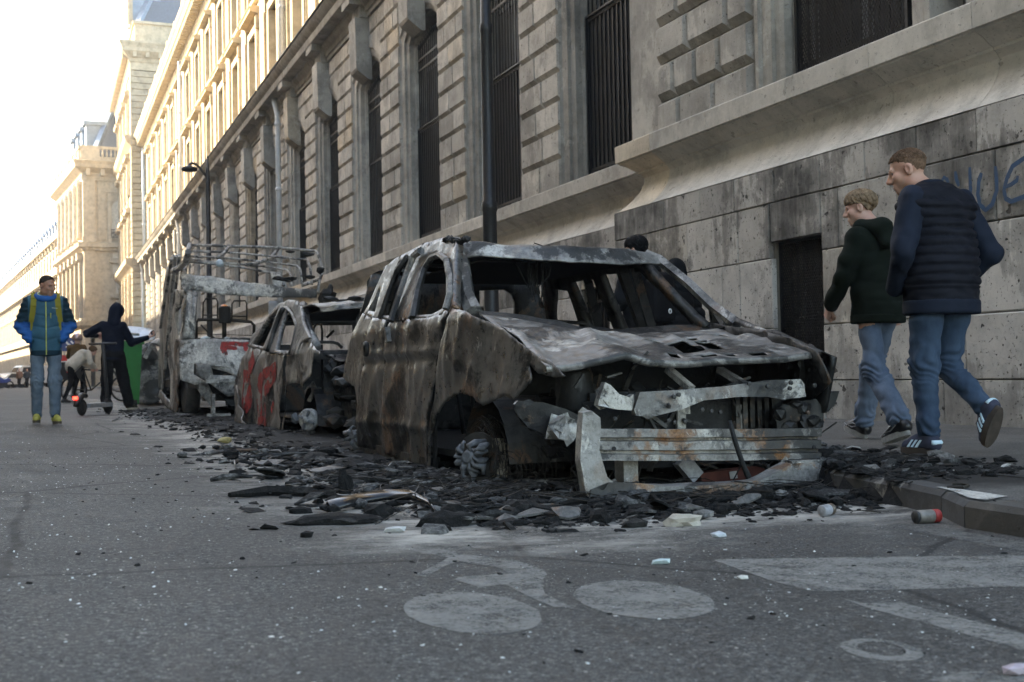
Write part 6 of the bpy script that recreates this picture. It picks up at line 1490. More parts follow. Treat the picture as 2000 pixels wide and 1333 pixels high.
def folds(amp, sx=6, sz=14, seed=0):
    return lambda x, y, z: amp*(nz(x*sx, y*sx, z*sz+seed)+.5*nz(x*sx*2.2+seed, y*sx*2.2, z*sz*1.8)-.9*max(0, .35-abs(nz(x*4+seed, y*4, z*9)))*.9)
def rotm(yaw, pitch=0, roll=0):
    """columns: right, forward, up of a frame turned left by yaw and nodded down by pitch"""
    M = Matrix.Rotation(yaw, 3, 'Z') @ Matrix.Rotation(-pitch, 3, 'X') @ Matrix.Rotation(roll, 3, 'Y'); return np.array(M)
def skin_mat(name, base, flush):
    n = NT(name, .5, spec=.4); f = n.noise(9, 5); n.color(n.mix(n.ramp(f, [(.42, 0), (.62, .6)]), base, flush)); n.b.inputs['Subsurface Weight'].default_value = .06; n.b.inputs['Subsurface Radius'].default_value = (.012, .005, .003)
    n.bump(n.noise(120, 3), .12, .002); return n.m
def cloth_mat(name, col, rough=.75, weave=260, var=.25, sheen=.2, scale=5):
    n = NT(name, min(.95, rough+.2), spec=.12); f = n.noise(scale, 7, .6)
    lo = tuple(c*(1-var) for c in col); hi = tuple(min(1, c*(1+var)) for c in col)
    n.color(n.ramp(f, [(.32, lo), (.68, hi)])); n.bump(n.noise(weave, 2), .25, .0015); return n.m
def denim_mat(name, col, pale):
    n = NT(name, .85, spec=.25); co = n.co(); a = n.noise(2.6, 7, .62, n.co((1.3, 1.3, .6))); b = n.noise(24, 6, .7, n.co((1, 1, .5)))
    c = n.ramp(n.math('ADD', n.math('MULTIPLY', a, .75), n.math('MULTIPLY', b, .25)), [(.34, col), (.5, tuple((p+q)/2 for p, q in zip(col, pale))), (.66, pale)])
    n.color(c); n.bump(n.noise(300, 2), .3, .0015); return n.m
M_SK1 = skin_mat('fair_skin', (.50, .29, .21), (.48, .21, .15)); M_SK2 = skin_mat('light_skin', (.56, .35, .27), (.56, .27, .21)); M_SK3 = skin_mat('olive_skin', (.36, .20, .135), (.34, .15, .10))
M_EYE = plain('eye', (.16, .13, .12), .3); M_BROW = plain('eyebrow_hair', (.16, .10, .06), .9); M_LIP = plain('lip', (.34, .12, .10), .5)
M_SOLE = plain('gum_sole', (.06, .045, .035), .8, 0, .3, 20)
def head_prims(s=1.0, female=False):
    m = lambda *p: tuple(q*s for q in p)
    P = [('e', m(0, -.014, .034), m(.075, .095, .082)), ('e', m(0, .028, -.034), m(.059, .064, .080)), ('e', m(0, .066, -.098), m(.026, .024, .022))]
    for g in (-1, 1): P += [('e', m(g*.043, .008, -.066), m(.026, .036, .034)), ('e', m(g*.040, .060, -.024), m(.024, .026, .026))]
    P += [('c', m(-.036, .080, .020), m(.036, .080, .020), .013*s, .013*s), ('c', m(0, .088, .012), m(0, .113, -.030), .008*s, .0125*s), ('c', m(-.013, .100, -.036), m(.013, .100, -.036), .009*s, .009*s),
          ('c', m(-.019, .086, -.064), m(.019, .086, -.064), .0085*s, .0085*s), ('c', m(-.016, .083, -.077), m(.016, .083, -.077), .010*s, .010*s)]
    P += [('-', m(.033, .102, .002), m(.018, .019, .013), .012*s), ('-', m(-.033, .102, .002), m(.018, .019, .013), .012*s)]
    return P
def make_head(parent, body, c, R, s, skin, hair=None, hairspec=None, neck_to=None, res=.0055, eyes=True):
    """returns body vertices for head and neck (joined into the one body mesh by the caller); hair, eyes become children"""
    c = np.asarray(c, float); base = field(head_prims(s), .014*s)
    nk = None if neck_to is None else np.asarray(neck_to, float)
    nk_l = None if nk is None else (nk-c)@R
    def f(P):
        d = base(P)
        for g in (-1, 1):
            e = p_ell(P, (g*.074*s, -.008*s, -.006*s), (.012*s, .021*s, .034*s)); e = np.maximum(e, -p_ell(P, (g*.086*s, .0*s, -.002*s), (.010*s, .012*s, .020*s))); d = smin(d, e, .006*s)
        if nk_l is not None: d = smin(d, p_cap(P, (0, -.022*s, -.07*s), nk_l, .054*s, .064*s), .03*s)
        return d
    lo = np.array([-.11, -.13, -.17])*s; hi = np.array([.11, .14, .14])*s
    if nk_l is not None: lo = np.minimum(lo, nk_l-.08*s); hi = np.maximum(hi, nk_l+.08*s)
    V, F = surface(f, lo, hi, res); body.append((V@R.T+c, F))
    T = lambda p: (np.asarray(p)*s)@R.T+c
    if eyes:
        for g in (-1, 1):
            mb = MB(); bm = bmesh.new(); bmesh.ops.create_uvsphere(bm, u_segments=10, v_segments=8, radius=.0112*s); mb.add([T(np.array(v.co)/s+np.array((g*.032, .0735, .003))) for v in bm.verts], [tuple(v.index for v in q.verts) for q in bm.faces]); bm.free()
            mb.build('eye', M_EYE, parent, smooth=True, local=True)
        mb = MB(); mb.tube([T((-.021, .088, -.0705)), T((-.010, .0955, -.0705)), T((.010, .0955, -.0705)), T((.021, .088, -.0705))], .0035*s, 6); mb.build('lips', M_LIP, parent, smooth=True, local=True)
        for g in (-1, 1):
            mb = MB(); mb.tube([T((g*.014, .0910, .021)), T((g*.032, .0905, .026)), T((g*.050, .0765, .021))], [.0022*s, .003*s, .0015*s], 5); mb.build('eyebrow', M_BROW, parent, smooth=True, local=True)
    if hair is not None:
        hy, hz, th, nsx, amp = hairspec
        def fh(P):
            t = np.array([th+amp*(nz(p[0]*nsx/s, p[1]*nsx*.6/s, p[2]*nsx*.35/s)) for p in P])*s if len(P) < 400000 else th*s
            d = p_ell(P, (0, -.014*s, .034*s), (.075*s, .095*s, .082*s))-t
            lim = np.interp(P[:, 1]/s, hy, hz)*s+np.array([.012*nz(p[0]*55/s, p[1]*55/s, 4)*s for p in P])
            return np.maximum(d, lim-P[:, 2])
        # evaluate the strand noise only near the skull to stay quick
        def fh2(P):
            d0 = p_ell(P, (0, -.014*s, .034*s), (.075*s, .095*s, .082*s)); out = np.full(len(P), .05); k = np.abs(d0-th*s) < (abs(amp)+.016)*s
            if k.any(): out[k] = fh(P[k])
            lim = np.interp(P[:, 1]/s, hy, hz)*s
            out[~k] = np.maximum(d0[~k]-th*s, lim[~k]-P[~k][:, 2]); return out
        V, F = surface(fh2, np.array([-.13, -.15, -.13])*s, np.array([.13, .15, .17])*s, .0055*s)
        me = bpy.data.meshes.new('hair'); me.from_pydata((V@R.T+c).tolist(), [], F.tolist()); me.update(); me.polygons.foreach_set('use_smooth', [True]*len(me.polygons)); link('hair', me, hair, parent)
def hair_locks(parent, c, R, s, mat, n, end, lift, seed, w=.010, short=0):
    """combed locks laid from the crown down to the hairline"""
    rg = random.Random(seed); mb = MB(); c = np.asarray(c, float)
    for k in range(n):
        if short:
            ph = rg.uniform(0, 6.283); e0 = end(ph); t0 = e0*math.sqrt(rg.random()); e = t0+short; l_ = lift; pts = []; rs = []
            for i in range(3):
                t = t0+short*i/2; r_ = 1+l_*(.3+.7*i/2)/.085; q = (np.array((.075*math.sin(t)*math.cos(ph), .095*math.sin(t)*math.sin(ph), .082*math.cos(t))))*r_+np.array((rg.gauss(0, .0015), -.014+.006*i/2*rg.random(), .034)); pts.append((q*s)@R.T+c); rs.append(w*s*(1, .9, .3)[i])
            mb.tube(pts, rs, 4); continue
        ph = 2*math.pi*(k+rg.uniform(-.4, .4))/n*1.0; e = end(ph)+rg.uniform(-.14, .10); t0 = rg.uniform(.05, .75*e); pts = []; rs = []
        l_ = lift*rg.uniform(.6, 1.25)
        for i in range(7):
            u = i/6; t = t0+(e-t0)*u; p = ph+.35*(1-u)*rg.uniform(-.2, .2)+.25*(u-.5)
            r_ = 1+ (l_*(1-.55*u**2)+rg.uniform(0, .0015))/.085
            q = np.array((.075*math.sin(t)*math.cos(p), -.014+.095*math.sin(t)*math.sin(p), .034+.082*math.cos(t)))*1.0
            q = (q-np.array((0, -.014, .034)))*r_+np.array((0, -.014, .034)); pts.append((q*s)@R.T+c); rs.append(w*s*(.5+.9*math.sin(math.pi*min(.92, .12+.8*u)))*rg.uniform(.8, 1.1))
        mb.tube(pts, rs, 5)
    return mb.build('hair_locks', mat, parent, smooth=True, local=True)
def make_hand(body, wrist, d, nrm, s=1.0, curl=1.0, side=1, res=.0042):
    """palm, four jointed fingers and a thumb; d points along the hand, nrm out of the palm"""
    w = np.asarray(wrist, float); d = np.asarray(d, float); d /= np.linalg.norm(d); n = np.asarray(nrm, float); n -= d*(n@d); n /= np.linalg.norm(n); x = np.cross(d, n)*side
    P = lambda a, b, c: w+(x*a+d*b+n*c)*s
    pr = [('c', P(0, -.05, 0), P(0, .01, 0), .027*s, .026*s), ('c', P(-.018, .02, 0), P(-.022, .075, .0), .019*s, .015*s), ('c', P(.018, .02, 0), P(.022, .075, 0), .019*s, .014*s), ('c', P(0, .02, 0), P(0, .078, 0), .02*s, .015*s)]
    for i, (ox, L) in enumerate(((-.030, .068), (-.010, .078), (.010, .073), (.029, .058))):
        q = np.array([ox, .082, 0.0]); a = 0.0; pts = [q]
        for j, fr in enumerate((.45, .32, .23)):
            a += curl*(.9+.1*i)*(1.05 if j else .75); q = q+np.array([0, math.cos(a), math.sin(a)])*L*fr; pts.append(q)
        for j in range(3): pr.append(('c', P(*pts[j]), P(*pts[j+1]), (.0095-.001*j)*s, (.0088-.001*j)*s))
    t0, t1, t2 = (-.026, .015, .006), (-.050, .048, .018+.012*curl), (-.036, .078, .030+.012*curl)
    pr += [('c', P(*t0), P(*t1), .014*s, .011*s), ('c', P(*t1), P(*t2), .011*s, .0085*s)]
    f = field(pr, .006*s); A = np.array([q[1] for q in pr]+[q[2] for q in pr])
    V, F = surface(f, A.min(0)-.035*s, A.max(0)+.035*s, res); body.append((V, F))
def join_body(name, body, mat, parent):
    vs = []; fs = []; n = 0
    for V, F in body: vs += V.tolist(); fs += (F+n).tolist(); n += len(V)
    me = bpy.data.meshes.new(name); me.from_pydata(vs, [], fs); me.update(); me.polygons.foreach_set('use_smooth', [True]*len(me.polygons)); return link(name, me, mat, parent)
def shoe(parent, ankle, toe_dir, up, L, mats, res=.007, stripes=None, name='shoe', w=1.0):
    """a shoe in the frame of its own foot: upper, sole"""
    a = np.asarray(ankle, float); d = np.asarray(toe_dir, float); d /= np.linalg.norm(d); u = np.asarray(up, float); u -= d*(u@d); u /= np.linalg.norm(u); x = np.cross(d, u)
    P = lambda p, q, r: a+x*p*w+d*q+u*r
    h = .085
    pr = [('c', P(0, -.03, -h+.045), P(0, L*.32, -h+.042), .040, .043), ('c', P(0, L*.32, -h+.042), P(-.0, L*.64, -h+.030), .043, .032), ('c', P(0, -.02, -h+.05), P(0, -.005, .0), .038, .042), ('c', P(0, .02, .005), P(0, L*.42, -h+.055), .034, .030)]
    f0 = field(pr, .02); f = lambda Q: np.maximum(f0(Q), -((Q-a)@u+h-.016))
    A = np.array([q[1] for q in pr]+[q[2] for q in pr]); V, F = surface(f, A.min(0)-.06, A.max(0)+.06, res)
    me = bpy.data.meshes.new(name); me.from_pydata(V.tolist(), [], F.tolist()); me.update(); me.polygons.foreach_set('use_smooth', [True]*len(me.polygons)); o = link(name, me, mats[0], parent)
    mb = MB(); out = []
    for k in range(24):
        t = 2*math.pi*k/24; yy = L*.5*math.cos(t)**1 ; xx = .043*math.sin(t)*(1.0+.10*math.cos(t)); out.append((xx, L*.30+yy*1.04+0.0))
    bot = [P(p, q, -h-.012+max(0, q-L*.55)*.12) for p, q in out]; top = [P(p*1.03, q, -h+.024) for p, q in out]; m = len(out)
    mb.add(bot+top, [tuple(range(m))[::-1], tuple(range(m, 2*m))]+[(i, (i+1) % m, m+(i+1) % m, m+i) for i in range(m)]); mb.build('sole', mats[1], o, local=True)
    if stripes is not None:
        for g in (-1, 1):
            mb = MB()
            for k in range(3):
                q = L*(.22+.115*k); p0 = P(g*.0475, q, -h+.028); p1 = P(g*.040, q-.028, -h+.068); mb.obox((p0+p1)/2, d*.0065, (p1-p0)/2, x*.005)
            mb.build('side_stripes', stripes, o, local=True)
        mb = MB(); mb.tube([P(.030*math.sin(t), -.058+.02*(1-math.cos(t)), -.03) for t in [-1.4+2.8*i/8 for i in range(9)]], .016, 6); mb.build('heel_tab', stripes, o, smooth=True, local=True)
    return o
def limbs_hidden(J, s):
    """bare body under the clothes, coarse where nothing shows"""
    pr = [('c', J['pel'], J['ch'], .11*s, .12*s, .7), ('c', J['ch'], J['nk'], .12*s, .05*s, .7)]
    for e in 'lr':
        pr += [('c', J['sh'+e], J['el'+e], .045*s, .038*s), ('c', J['el'+e], J['wr'+e], .036*s, .026*s), ('c', J['hp'+e], J['kn'+e], .075*s, .05*s), ('c', J['kn'+e], J['an'+e], .046*s, .032*s)]
    f = field(pr, .03); A = np.array([q[1] for q in pr]+[q[2] for q in pr], float); return surface(f, A.min(0)-.16, A.max(0)+.16, .026)
def pose(s, **kw):
    J = dict(pel=(0, 0, .98), ch=(0, 0, 1.32), nk=(0, -.02, 1.49), hd=(0, .025, 1.645), shl=(-.185, -.015, 1.43), shr=(.185, -.015, 1.43), ell=(-.235, -.04, 1.15), elr=(.235, -.04, 1.15), wrl=(-.24, .05, .90), wrr=(.24, .05, .90),
             hpl=(-.09, 0, .92), hpr=(.09, 0, .92), knl=(-.10, .02, .50), knr=(.10, .02, .50), anl=(-.10, -.02, .095), anr=(.10, -.02, .095))
    J.update(kw); return {k: np.array(v, float)*(s if k not in () else 1) for k, v in J.items()}
def trousers(parent, J, mat, s, r=(.10, .072, .062, .058), pel=(.148, .105, .13), res=.011, amp=.006, seed=0, knee_stack=True, name='trousers'):
    pr = [('e', J['pel']+np.array((0, -.015, -.03))*s, np.array(pel)*s)]
    for e in 'lr':
        pr += [('c', J['hp'+e], J['kn'+e], r[0]*s, r[1]*s), ('c', J['kn'+e], J['an'+e]+(J['kn'+e]-J['an'+e])*.06, r[2]*s+.006, r[3]*s)]
    def d(x, y, z):
        w = folds(amp, 5, 13, seed)(x, y, z)
        for e in 'lr':
            for jt, b in (('kn'+e, 1.0), ('an'+e, .9)):
                q = J[jt]; t = abs(z-q[2]-.02)
                if t < .16*s and abs(x-q[0]) < .11 and abs(y-q[1]) < .14: w += b*.007*math.sin((z*1.0+.25*x+.2*nz(x*7, y*7, z*5))*95/s)*(1-t/(.16*s))
        return w
    return grow(name, pr, res, mat, parent, k=.035, disp=d, pad=.06)
def RW(px, py, it=6):
    z = 0.0
    for _ in range(it): p = on_z(px, py, z); z = road_z(p.x, p.y)
    return p
D_MID = denim_mat('mid_denim', (.012, .025, .050), (.055, .092, .145)); D_PALE = denim_mat('pale_denim', (.050, .080, .130), (.17, .22, .30)); D_GREY = denim_mat('washed_denim', (.05, .08, .115), (.18, .225, .27))
# ---------------------------------------------------------------- the older man in the quilted navy jacket
C_NAVY = cloth_mat('navy_softshell', (.011, .016, .028), .55); C_QUILT = cloth_mat('navy_quilt', (.0085, .0095, .0145), .5, scale=9)
s = .985
man = thing('person', 'man in navy quilted jacket and jeans walking along the wall', 'person', (4.56, 5.10, pave_z(4.56)), math.radians(2))
J = pose(s, ch=(-.005, .03, 1.32), nk=(-.02, .09, 1.475), hd=(-.075, .165, 1.60), shl=(-.205, .02, 1.40), shr=(.205, .03, 1.40), ell=(-.285, -.02, 1.11), elr=(.29, -.06, 1.11), wrl=(-.20, .15, .93), wrr=(.20, .14, .93),
         hpl=(-.10, 0, .90), hpr=(.10, 0, .90), knl=(-.105, .05, .49), knr=(.105, .10, .50), anl=(-.125, .00, .105), anr=(.085, -.20, .26))
body = [limbs_hidden(J, s)]; R = rotm(math.radians(46), math.radians(16))
HAIR_R = cloth_mat('short_reddish_hair', (.15, .092, .060), .8, 90, .5, scale=60)
make_head(man, body, J['hd'], R, 1.04*s, M_SK1, HAIR_R, ([-.11, -.05, -.02, .01, .035, .06, .10], [-.045, -.02, .012, .035, .05, .085, .10], .0012, 60, .0015), neck_to=J['nk'], res=.005)
hair_locks(man, J['hd'], R, 1.04*s, HAIR_R, 900, lambda p: 1.02+.50*max(0, -math.sin(p))+.20*abs(math.cos(p)), .0055, 5, .0032, .13)
join_body('body', body, M_SK1, man)
def quilt(x, y, z):
    zz = (z-.10*abs(x)*.0)/s; ph = (zz-.83)/.052 + .35*nz(x*2, y*2, 0)*.3
    fr = abs((ph % 1)-.5)*2
    q = .017*(1-fr**3) if .92 < zz < 1.41 else .004
    return q + .007*nz(x*14, y*14, z*34) + .010*nz(x*4, y*4, z*5)
pr = [('c', (0, .01, .74*s), (0, .02, 1.10*s), .218*s, .210*s, .80), ('c', (0, .02, 1.10*s), (-.005, .03, 1.33*s), .205*s, .195*s, .72), ('c', J['shl']+np.array((.06, 0, -.03)), J['shr']+np.array((-.06, 0, -.03)), .105*s, .105*s, .95), ('c', (-.005, .04, 1.36*s), J['nk']+np.array((0, -.01, -.03)), .13*s, .075*s, .8)]
f0 = field(pr, .05); cut = lambda P: np.maximum(f0(P), (.80*s+.05*P[:, 1]*0)-P[:, 2])
grow('quilted_jacket', pr, .0085, C_QUILT, man, f=cut, disp=quilt, pad=.06)
fb_ = field([('c', (0, .01, .70*s), (0, .012, .90*s), .220*s, .224*s, .80)], .02); grow('jacket_hem', [('c', (0, .01, .70*s), (0, .012, .90*s), .220*s, .224*s, .80)], .010, C_NAVY, man, f=lambda P: np.maximum(np.maximum(fb_(P)-.004, .775*s-P[:, 2]), P[:, 2]-.855*s), pad=.05)
for e, g in (('l', -1), ('r', 1)):
    grow('sleeve', [('c', J['sh'+e]+np.array((-g*.025, 0, 0)), J['el'+e], .088*s, .068*s), ('c', J['el'+e], J['wr'+e], .068*s, .050*s)], .010, C_NAVY, man, k=.02, disp=folds(.013, 7, 9, g), pad=.03)
mb = MB(); nkp = J['nk']; ring = [(nkp[0]+.078*math.cos(t), nkp[1]-.012+.080*math.sin(t), nkp[2]-.015+.028*math.sin(-t)) for t in [2*math.pi*i/20 for i in range(20)]]; mb.tube(ring, .022, 8, closed=True); mb.tube([(a, b, c_+.024) for a, b, c_ in ring], .017, 8, closed=True); mb.build('collar', C_NAVY, man, smooth=True, local=True)
M_LOGO = plain('pale_print', (.35, .36, .38), .6)
mb = MB()
for k, (a, b) in enumerate((((-.03, 0), (-.012, .012)), ((-.012, .012), (-.018, -.004)), ((-.006, 0), (.006, .006)), ((.01, .002), (.024, .006)), ((.024, .006), (.022, -.006)), ((-.036, -.012), (.036, -.012)))): mb.bar((a[0]+.03, -.062-.0, 1.405*s+a[1]), (b[0]+.03, -.062, 1.405*s+b[1]), .004, .006, up=(0, -1, .6))
mb.build('neck_print', M_LOGO, man, local=True)
trousers(man, J, D_MID, s, r=(.102, .074, .068, .057), pel=(.178, .125, .14), res=.009, amp=.010, seed=3)
M_SN = cloth_mat('grey_blue_suede', (.045, .05, .075), .85); M_STR = plain('ice_blue_stripe', (.50, .66, .74), .6, 0, .05)
shoe(man, J['anl'], (-.12, 1, 0), (0, 0, 1), .235, (M_SN, M_SOLE), stripes=M_STR)
shoe(man, J['anr'], (.02, .42, -.9), (0, .9, .42), .235, (M_SN, M_SOLE), stripes=M_STR)
# ---------------------------------------------------------------- the boy in the dark green hooded jacket
C_GREEN = cloth_mat('dark_green_jacket', (.0085, .0125, .009), .7)
s = .925
boy = thing('person', 'fair haired boy in dark green hooded jacket and pale jeans mid stride', 'person', (4.93, 6.10, pave_z(4.93)), math.radians(-6))
J = pose(s, ch=(0, .02, 1.32), nk=(-.01, .03, 1.49), hd=(-.055, .10, 1.625), shl=(-.17, .0, 1.42), shr=(.17, .02, 1.42), ell=(-.235, .05, 1.14), elr=(.23, -.06, 1.14), wrl=(-.235, .21, .96), wrr=(.22, .05, .92),
         knl=(-.09, -.08, .50), knr=(.09, .22, .52), anl=(-.11, -.40, .16), anr=(.09, .36, .12))
body = [limbs_hidden(J, s)]; R = rotm(math.radians(52), math.radians(10))
HAIR_B = cloth_mat('straw_blond_hair', (.21, .145, .092), .6, 90, .6, scale=40)
make_head(boy, body, J['hd'], R, .99*s, M_SK2, HAIR_B, ([-.11, -.05, -.02, .012, .03, .06, .10], [-.055, -.03, .015, .03, .045, .055, .06], .010, 34, .006), neck_to=J['nk'], res=.005)
hair_locks(boy, J['hd'], R, .99*s, HAIR_B, 150, lambda p: 1.50+.75*max(0, -math.sin(p))**1.5+.06*abs(math.cos(p)), .013, 3, .0085)
make_hand(body, J['wrl']+np.array((0, .02, -.02)), (.02, .55, -.8), (.9, -.1, 0), s*.95, 1.45, -1)
make_hand(body, J['wrr'], (0, .3, -.9), (-1, 0, 0), s*.95, .8, 1, .006)
join_body('body', body, M_SK2, boy)
pr = [('c', (0, .0, .76*s), (0, .01, 1.08*s), .200*s, .168*s, .82), ('c', (0, .01, 1.08*s), J['ch'], .168*s, .165*s, .74), ('c', J['shl']+np.array((.05, 0, -.02)), J['shr']+np.array((-.05, 0, -.02)), .088*s, .088*s, .95), ('c', (0, .02, 1.36*s), J['nk']+np.array((0, -.02, -.02)), .11*s, .075*s, .85)]
for e, g in (('l', -1), ('r', 1)): pr += [('c', J['sh'+e]+np.array((-g*.02, 0, 0)), J['el'+e], .074*s, .062*s), ('c', J['el'+e], J['wr'+e], .062*s, .052*s)]
f0 = field(pr, .03); grow('hooded_jacket', pr, .009, C_GREEN, boy, f=lambda P: np.maximum(f0(P), .86*s-P[:, 2]), disp=folds(.014, 6, 9, 4), pad=.05)
grow('hood', [('c', J['nk']+np.array((-.09, -.02, -.005)), J['nk']+np.array((0, -.115, -.02)), .042, .055), ('c', J['nk']+np.array((0, -.115, -.02)), J['nk']+np.array((.09, -.02, .0)), .055, .042), ('c', J['nk']+np.array((0, -.10, -.03)), J['nk']+np.array((.01, -.15, -.12)), .055, .045), ('c', J['nk']+np.array((-.09, -.01, .0)), J['nk']+np.array((-.05, .08, -.03)), .036, .03), ('c', J['nk']+np.array((.09, -.01, .0)), J['nk']+np.array((.04, .08, -.03)), .036, .03)], .008, C_GREEN, boy, k=.03, disp=folds(.006, 9, 9, 7))
fh_ = field([('c', (0, 0, .72*s), (0, 0, .90*s), .192*s, .194*s, .82)], .02); grow('jacket_hem', [('c', (0, 0, .72*s), (0, 0, .90*s), .192*s, .194*s, .82)], .009, C_GREEN, boy, f=lambda P: np.maximum(np.maximum(fh_(P), .815*s-P[:, 2]), P[:, 2]-.875*s), pad=.05)
mb = MB(); mb.tube([J['wrl']+(J['ell']-J['wrl'])*.18, J['wrl']+np.array((0, .012, -.012))], [.052*s, .043*s], 12); mb.build('cuff', C_GREEN, boy, smooth=True, local=True)
J['hpl'] = J['hpl']+np.array((.018, 0, -.03)); J['hpr'] = J['hpr']+np.array((-.018, 0, -.03))
trousers(boy, J, D_PALE, s, r=(.078, .074, .074, .074), pel=(.140, .10, .12), res=.009, amp=.011, seed=9)
M_RUN = plain('black_runner', (.016, .016, .018), .35, 0, .5, 30); M_RSO = plain('pale_grey_sole', (.30, .30, .29), .7, 0, .3, 30); M_SIL = plain('silver_trim', (.35, .35, .36), .35, .3)
sa = shoe(boy, J['anl'], (-.12, .92, -.30), (0, .3, .95), .235, (M_RUN, M_RSO)); sb = shoe(boy, J['anr'], (-.05, .95, .22), (0, -.22, .97), .235, (M_RUN, M_RSO))
for o_, a, d_, u_ in ((sa, J['anl'], np.array((-.12, .92, -.30)), np.array((0, .3, .95))), (sb, J['anr'], np.array((-.05, .95, .22)), np.array((0, -.22, .97)))):
    mb = MB(); x_ = np.cross(d_, u_)
    for g in (-1, 1): mb.tube([a+x_*g*.045+d_*.00-u_*.02, a+x_*g*.048+d_*.06-u_*.045, a+x_*g*.043+d_*.12-u_*.04, a+x_*g*.046+d_*.05-u_*.015], .004, 5, closed=True); mb.tube([a+x_*g*.044+d_*.12-u_*.05, a+x_*g*.03+d_*.17-u_*.045], .004, 5)
    mb.build('trim', M_SIL, o_, local=True)
# ---------------------------------------------------------------- the man in the teal and blue jacket, coming toward us
C_TEAL = cloth_mat('teal_jacket', (.034, .100, .145), .5); C_DTEAL = cloth_mat('dark_teal', (.010, .030, .045), .5); C_BLUE = cloth_mat('bright_blue', (.014, .085, .27), .5); C_LIME = plain('lime_zip', (.45, .48, .12), .5); C_STRAP = cloth_mat('mustard_strap', (.22, .19, .03), .8)
fp = RW(91, 829); hh = on_y(100, 536, fp.y).z-road_z(fp.x, fp.y); s = hh/1.765
lm = thing('person', 'shaven headed man in teal and blue jacket with mustard rucksack straps', 'person', (fp.x, fp.y, road_z(fp.x, fp.y)), math.radians(182))
J = pose(s, nk=(0, .01, 1.49), hd=(-.02, .065, 1.625), shl=(-.19, 0, 1.43), shr=(.19, 0, 1.43), ell=(-.268, -.04, 1.16), elr=(.268, -.04, 1.16), wrl=(-.185, .12, 1.00), wrr=(.185, .12, 1.00), knl=(-.09, .05, .50), knr=(.10, .03, .50), anl=(-.095, .05, .095), anr=(.10, -.08, .11))
body = [limbs_hidden(J, s)]; R = rotm(math.radians(38), math.radians(12))
HAIR_D = cloth_mat('shaven_dark_hair', (.035, .026, .022), .85, 90, .3, scale=40)
make_head(lm, body, J['hd'], R, 1.02*s, M_SK3, HAIR_D, ([-.11, -.05, -.02, .01, .035, .06, .10], [-.05, -.02, .012, .03, .045, .075, .088], .0035, 60, .001), neck_to=J['nk'], res=.006)
join_body('body', body, M_SK3, lm)
pr = [('c', (0, .0, .72*s), (0, .005, 1.10*s), .176*s, .18*s, .74), ('c', (0, .005, 1.10*s), (0, 0, 1.34*s), .18*s, .185*s, .72), ('c', J['shl']+np.array((.05, 0, -.03)), J['shr']+np.array((-.05, 0, -.03)), .10*s, .10*s, .95), ('c', (0, .0, 1.37*s), J['nk']+np.array((0, 0, -.02)), .12*s, .085*s, .8)]
for e, g in (('l', -1), ('r', 1)): pr += [('c', J['sh'+e]+np.array((-g*.02, 0, 0)), J['el'+e], .082*s, .076*s), ('c', J['el'+e], J['wr'+e], .074*s, .056*s)]
f0 = field(pr, .03)
def tealmat(x, y, z):
    zz = z/s; ax_ = abs(x)/s
    if ax_ > .155+.0*zz and zz < 1.20 and not (ax_ < .2 and zz < .9): return 2
    if ax_ > .19 and zz >= 1.20: return 1
    if zz < .865: return 1
    return 0
def tealq(x, y, z):
    w = folds(.006, 7, 9, 2)(x, y, z); zz = z/s
    for z0 in (1.26, 1.12, .98): w -= .010*math.exp(-((zz-z0+.22*abs(x)*(-1))/.012)**2) if y > 0 else 0
    if abs(x)/s > .2: w += .006*math.sin(zz*95)
    return w
grow('puffer_jacket', pr, .011, None, lm, f=lambda P: np.maximum(f0(P), .80*s-P[:, 2]), disp=tealq, mats=[C_TEAL, C_DTEAL, C_BLUE], matfn=tealmat, pad=.05)
n_ = J['nk']; mb = MB(); ring = [(n_[0]+.098*s*math.cos(t), n_[1]+.005+.095*s*math.sin(t), n_[2]+.01-.035*math.sin(t)) for t in [2*math.pi*i/20 for i in range(20)]]; mb.tube(ring, .038*s, 8, closed=True); mb.build('hood_collar', C_BLUE, lm, smooth=True, local=True)
mb = MB(); mb.tube([(a*.86, b*.86+.02, c_+.030) for a, b, c_ in ring], .010, 6, closed=True); mb.build('collar_lining', C_LIME, lm, smooth=True, local=True)
def front(x, z): 
    lo_, hi_ = 0.0, .4
    for _ in range(22):
        m_ = (lo_+hi_)/2; lo_, hi_ = (m_, hi_) if f0(np.array([[x, m_, z]]))[0] < 0 else (lo_, m_)
    return lo_
mb = MB(); mb.tube([(0, front(0, z*s)+.010, z*s) for z in (.81, .9, 1.0, 1.1, 1.2, 1.3, 1.38, 1.44)], .007, 5); mb.build('zip', C_LIME, lm, local=True)
mb = MB(); mb.tube([(-.055, front(-.055, z*s)+.008, z*s) for z in (1.30, 1.24)], .006, 4); mb.build('pocket_zip', C_LIME, lm, local=True)
mb = MB(); mb.bar((-.07, front(-.09, 1.36*s)+.012, 1.36*s), (-.135, front(-.12, 1.355*s)+.012, 1.355*s), .008, .006, up=(0, 1, 0)); mb.build('chest_mark', plain('grey_print', (.3, .36, .34), .6), lm, local=True)
for g in (-1, 1):
    q = [(g*.115, -.09, 1.50), (g*.125, 0, 1.535), (g*.130, .08, 1.47)]+[(g*(.135+.01*k), front(g*(.135+.01*k)*s, (1.38-.09*k)*s)/s+.012, 1.38-.09*k) for k in range(3)]
    mb = MB(); 
    for a, b in zip(q[:-1], q[1:]): mb.bar(np.array(a)*s, np.array(b)*s, .062*s, .016*s, up=(0, 1, .2))
    so = mb.build('rucksack_strap', C_STRAP, lm, local=True); mb = MB(); b = np.array(q[-1])*s; mb.bar(b+np.array((0, .0, 0)), b+np.array((g*.0, .0, -.26)), .03, .012, up=(0, 1, 0)); mb.build('strap_webbing', C_STRAP, so, local=True)
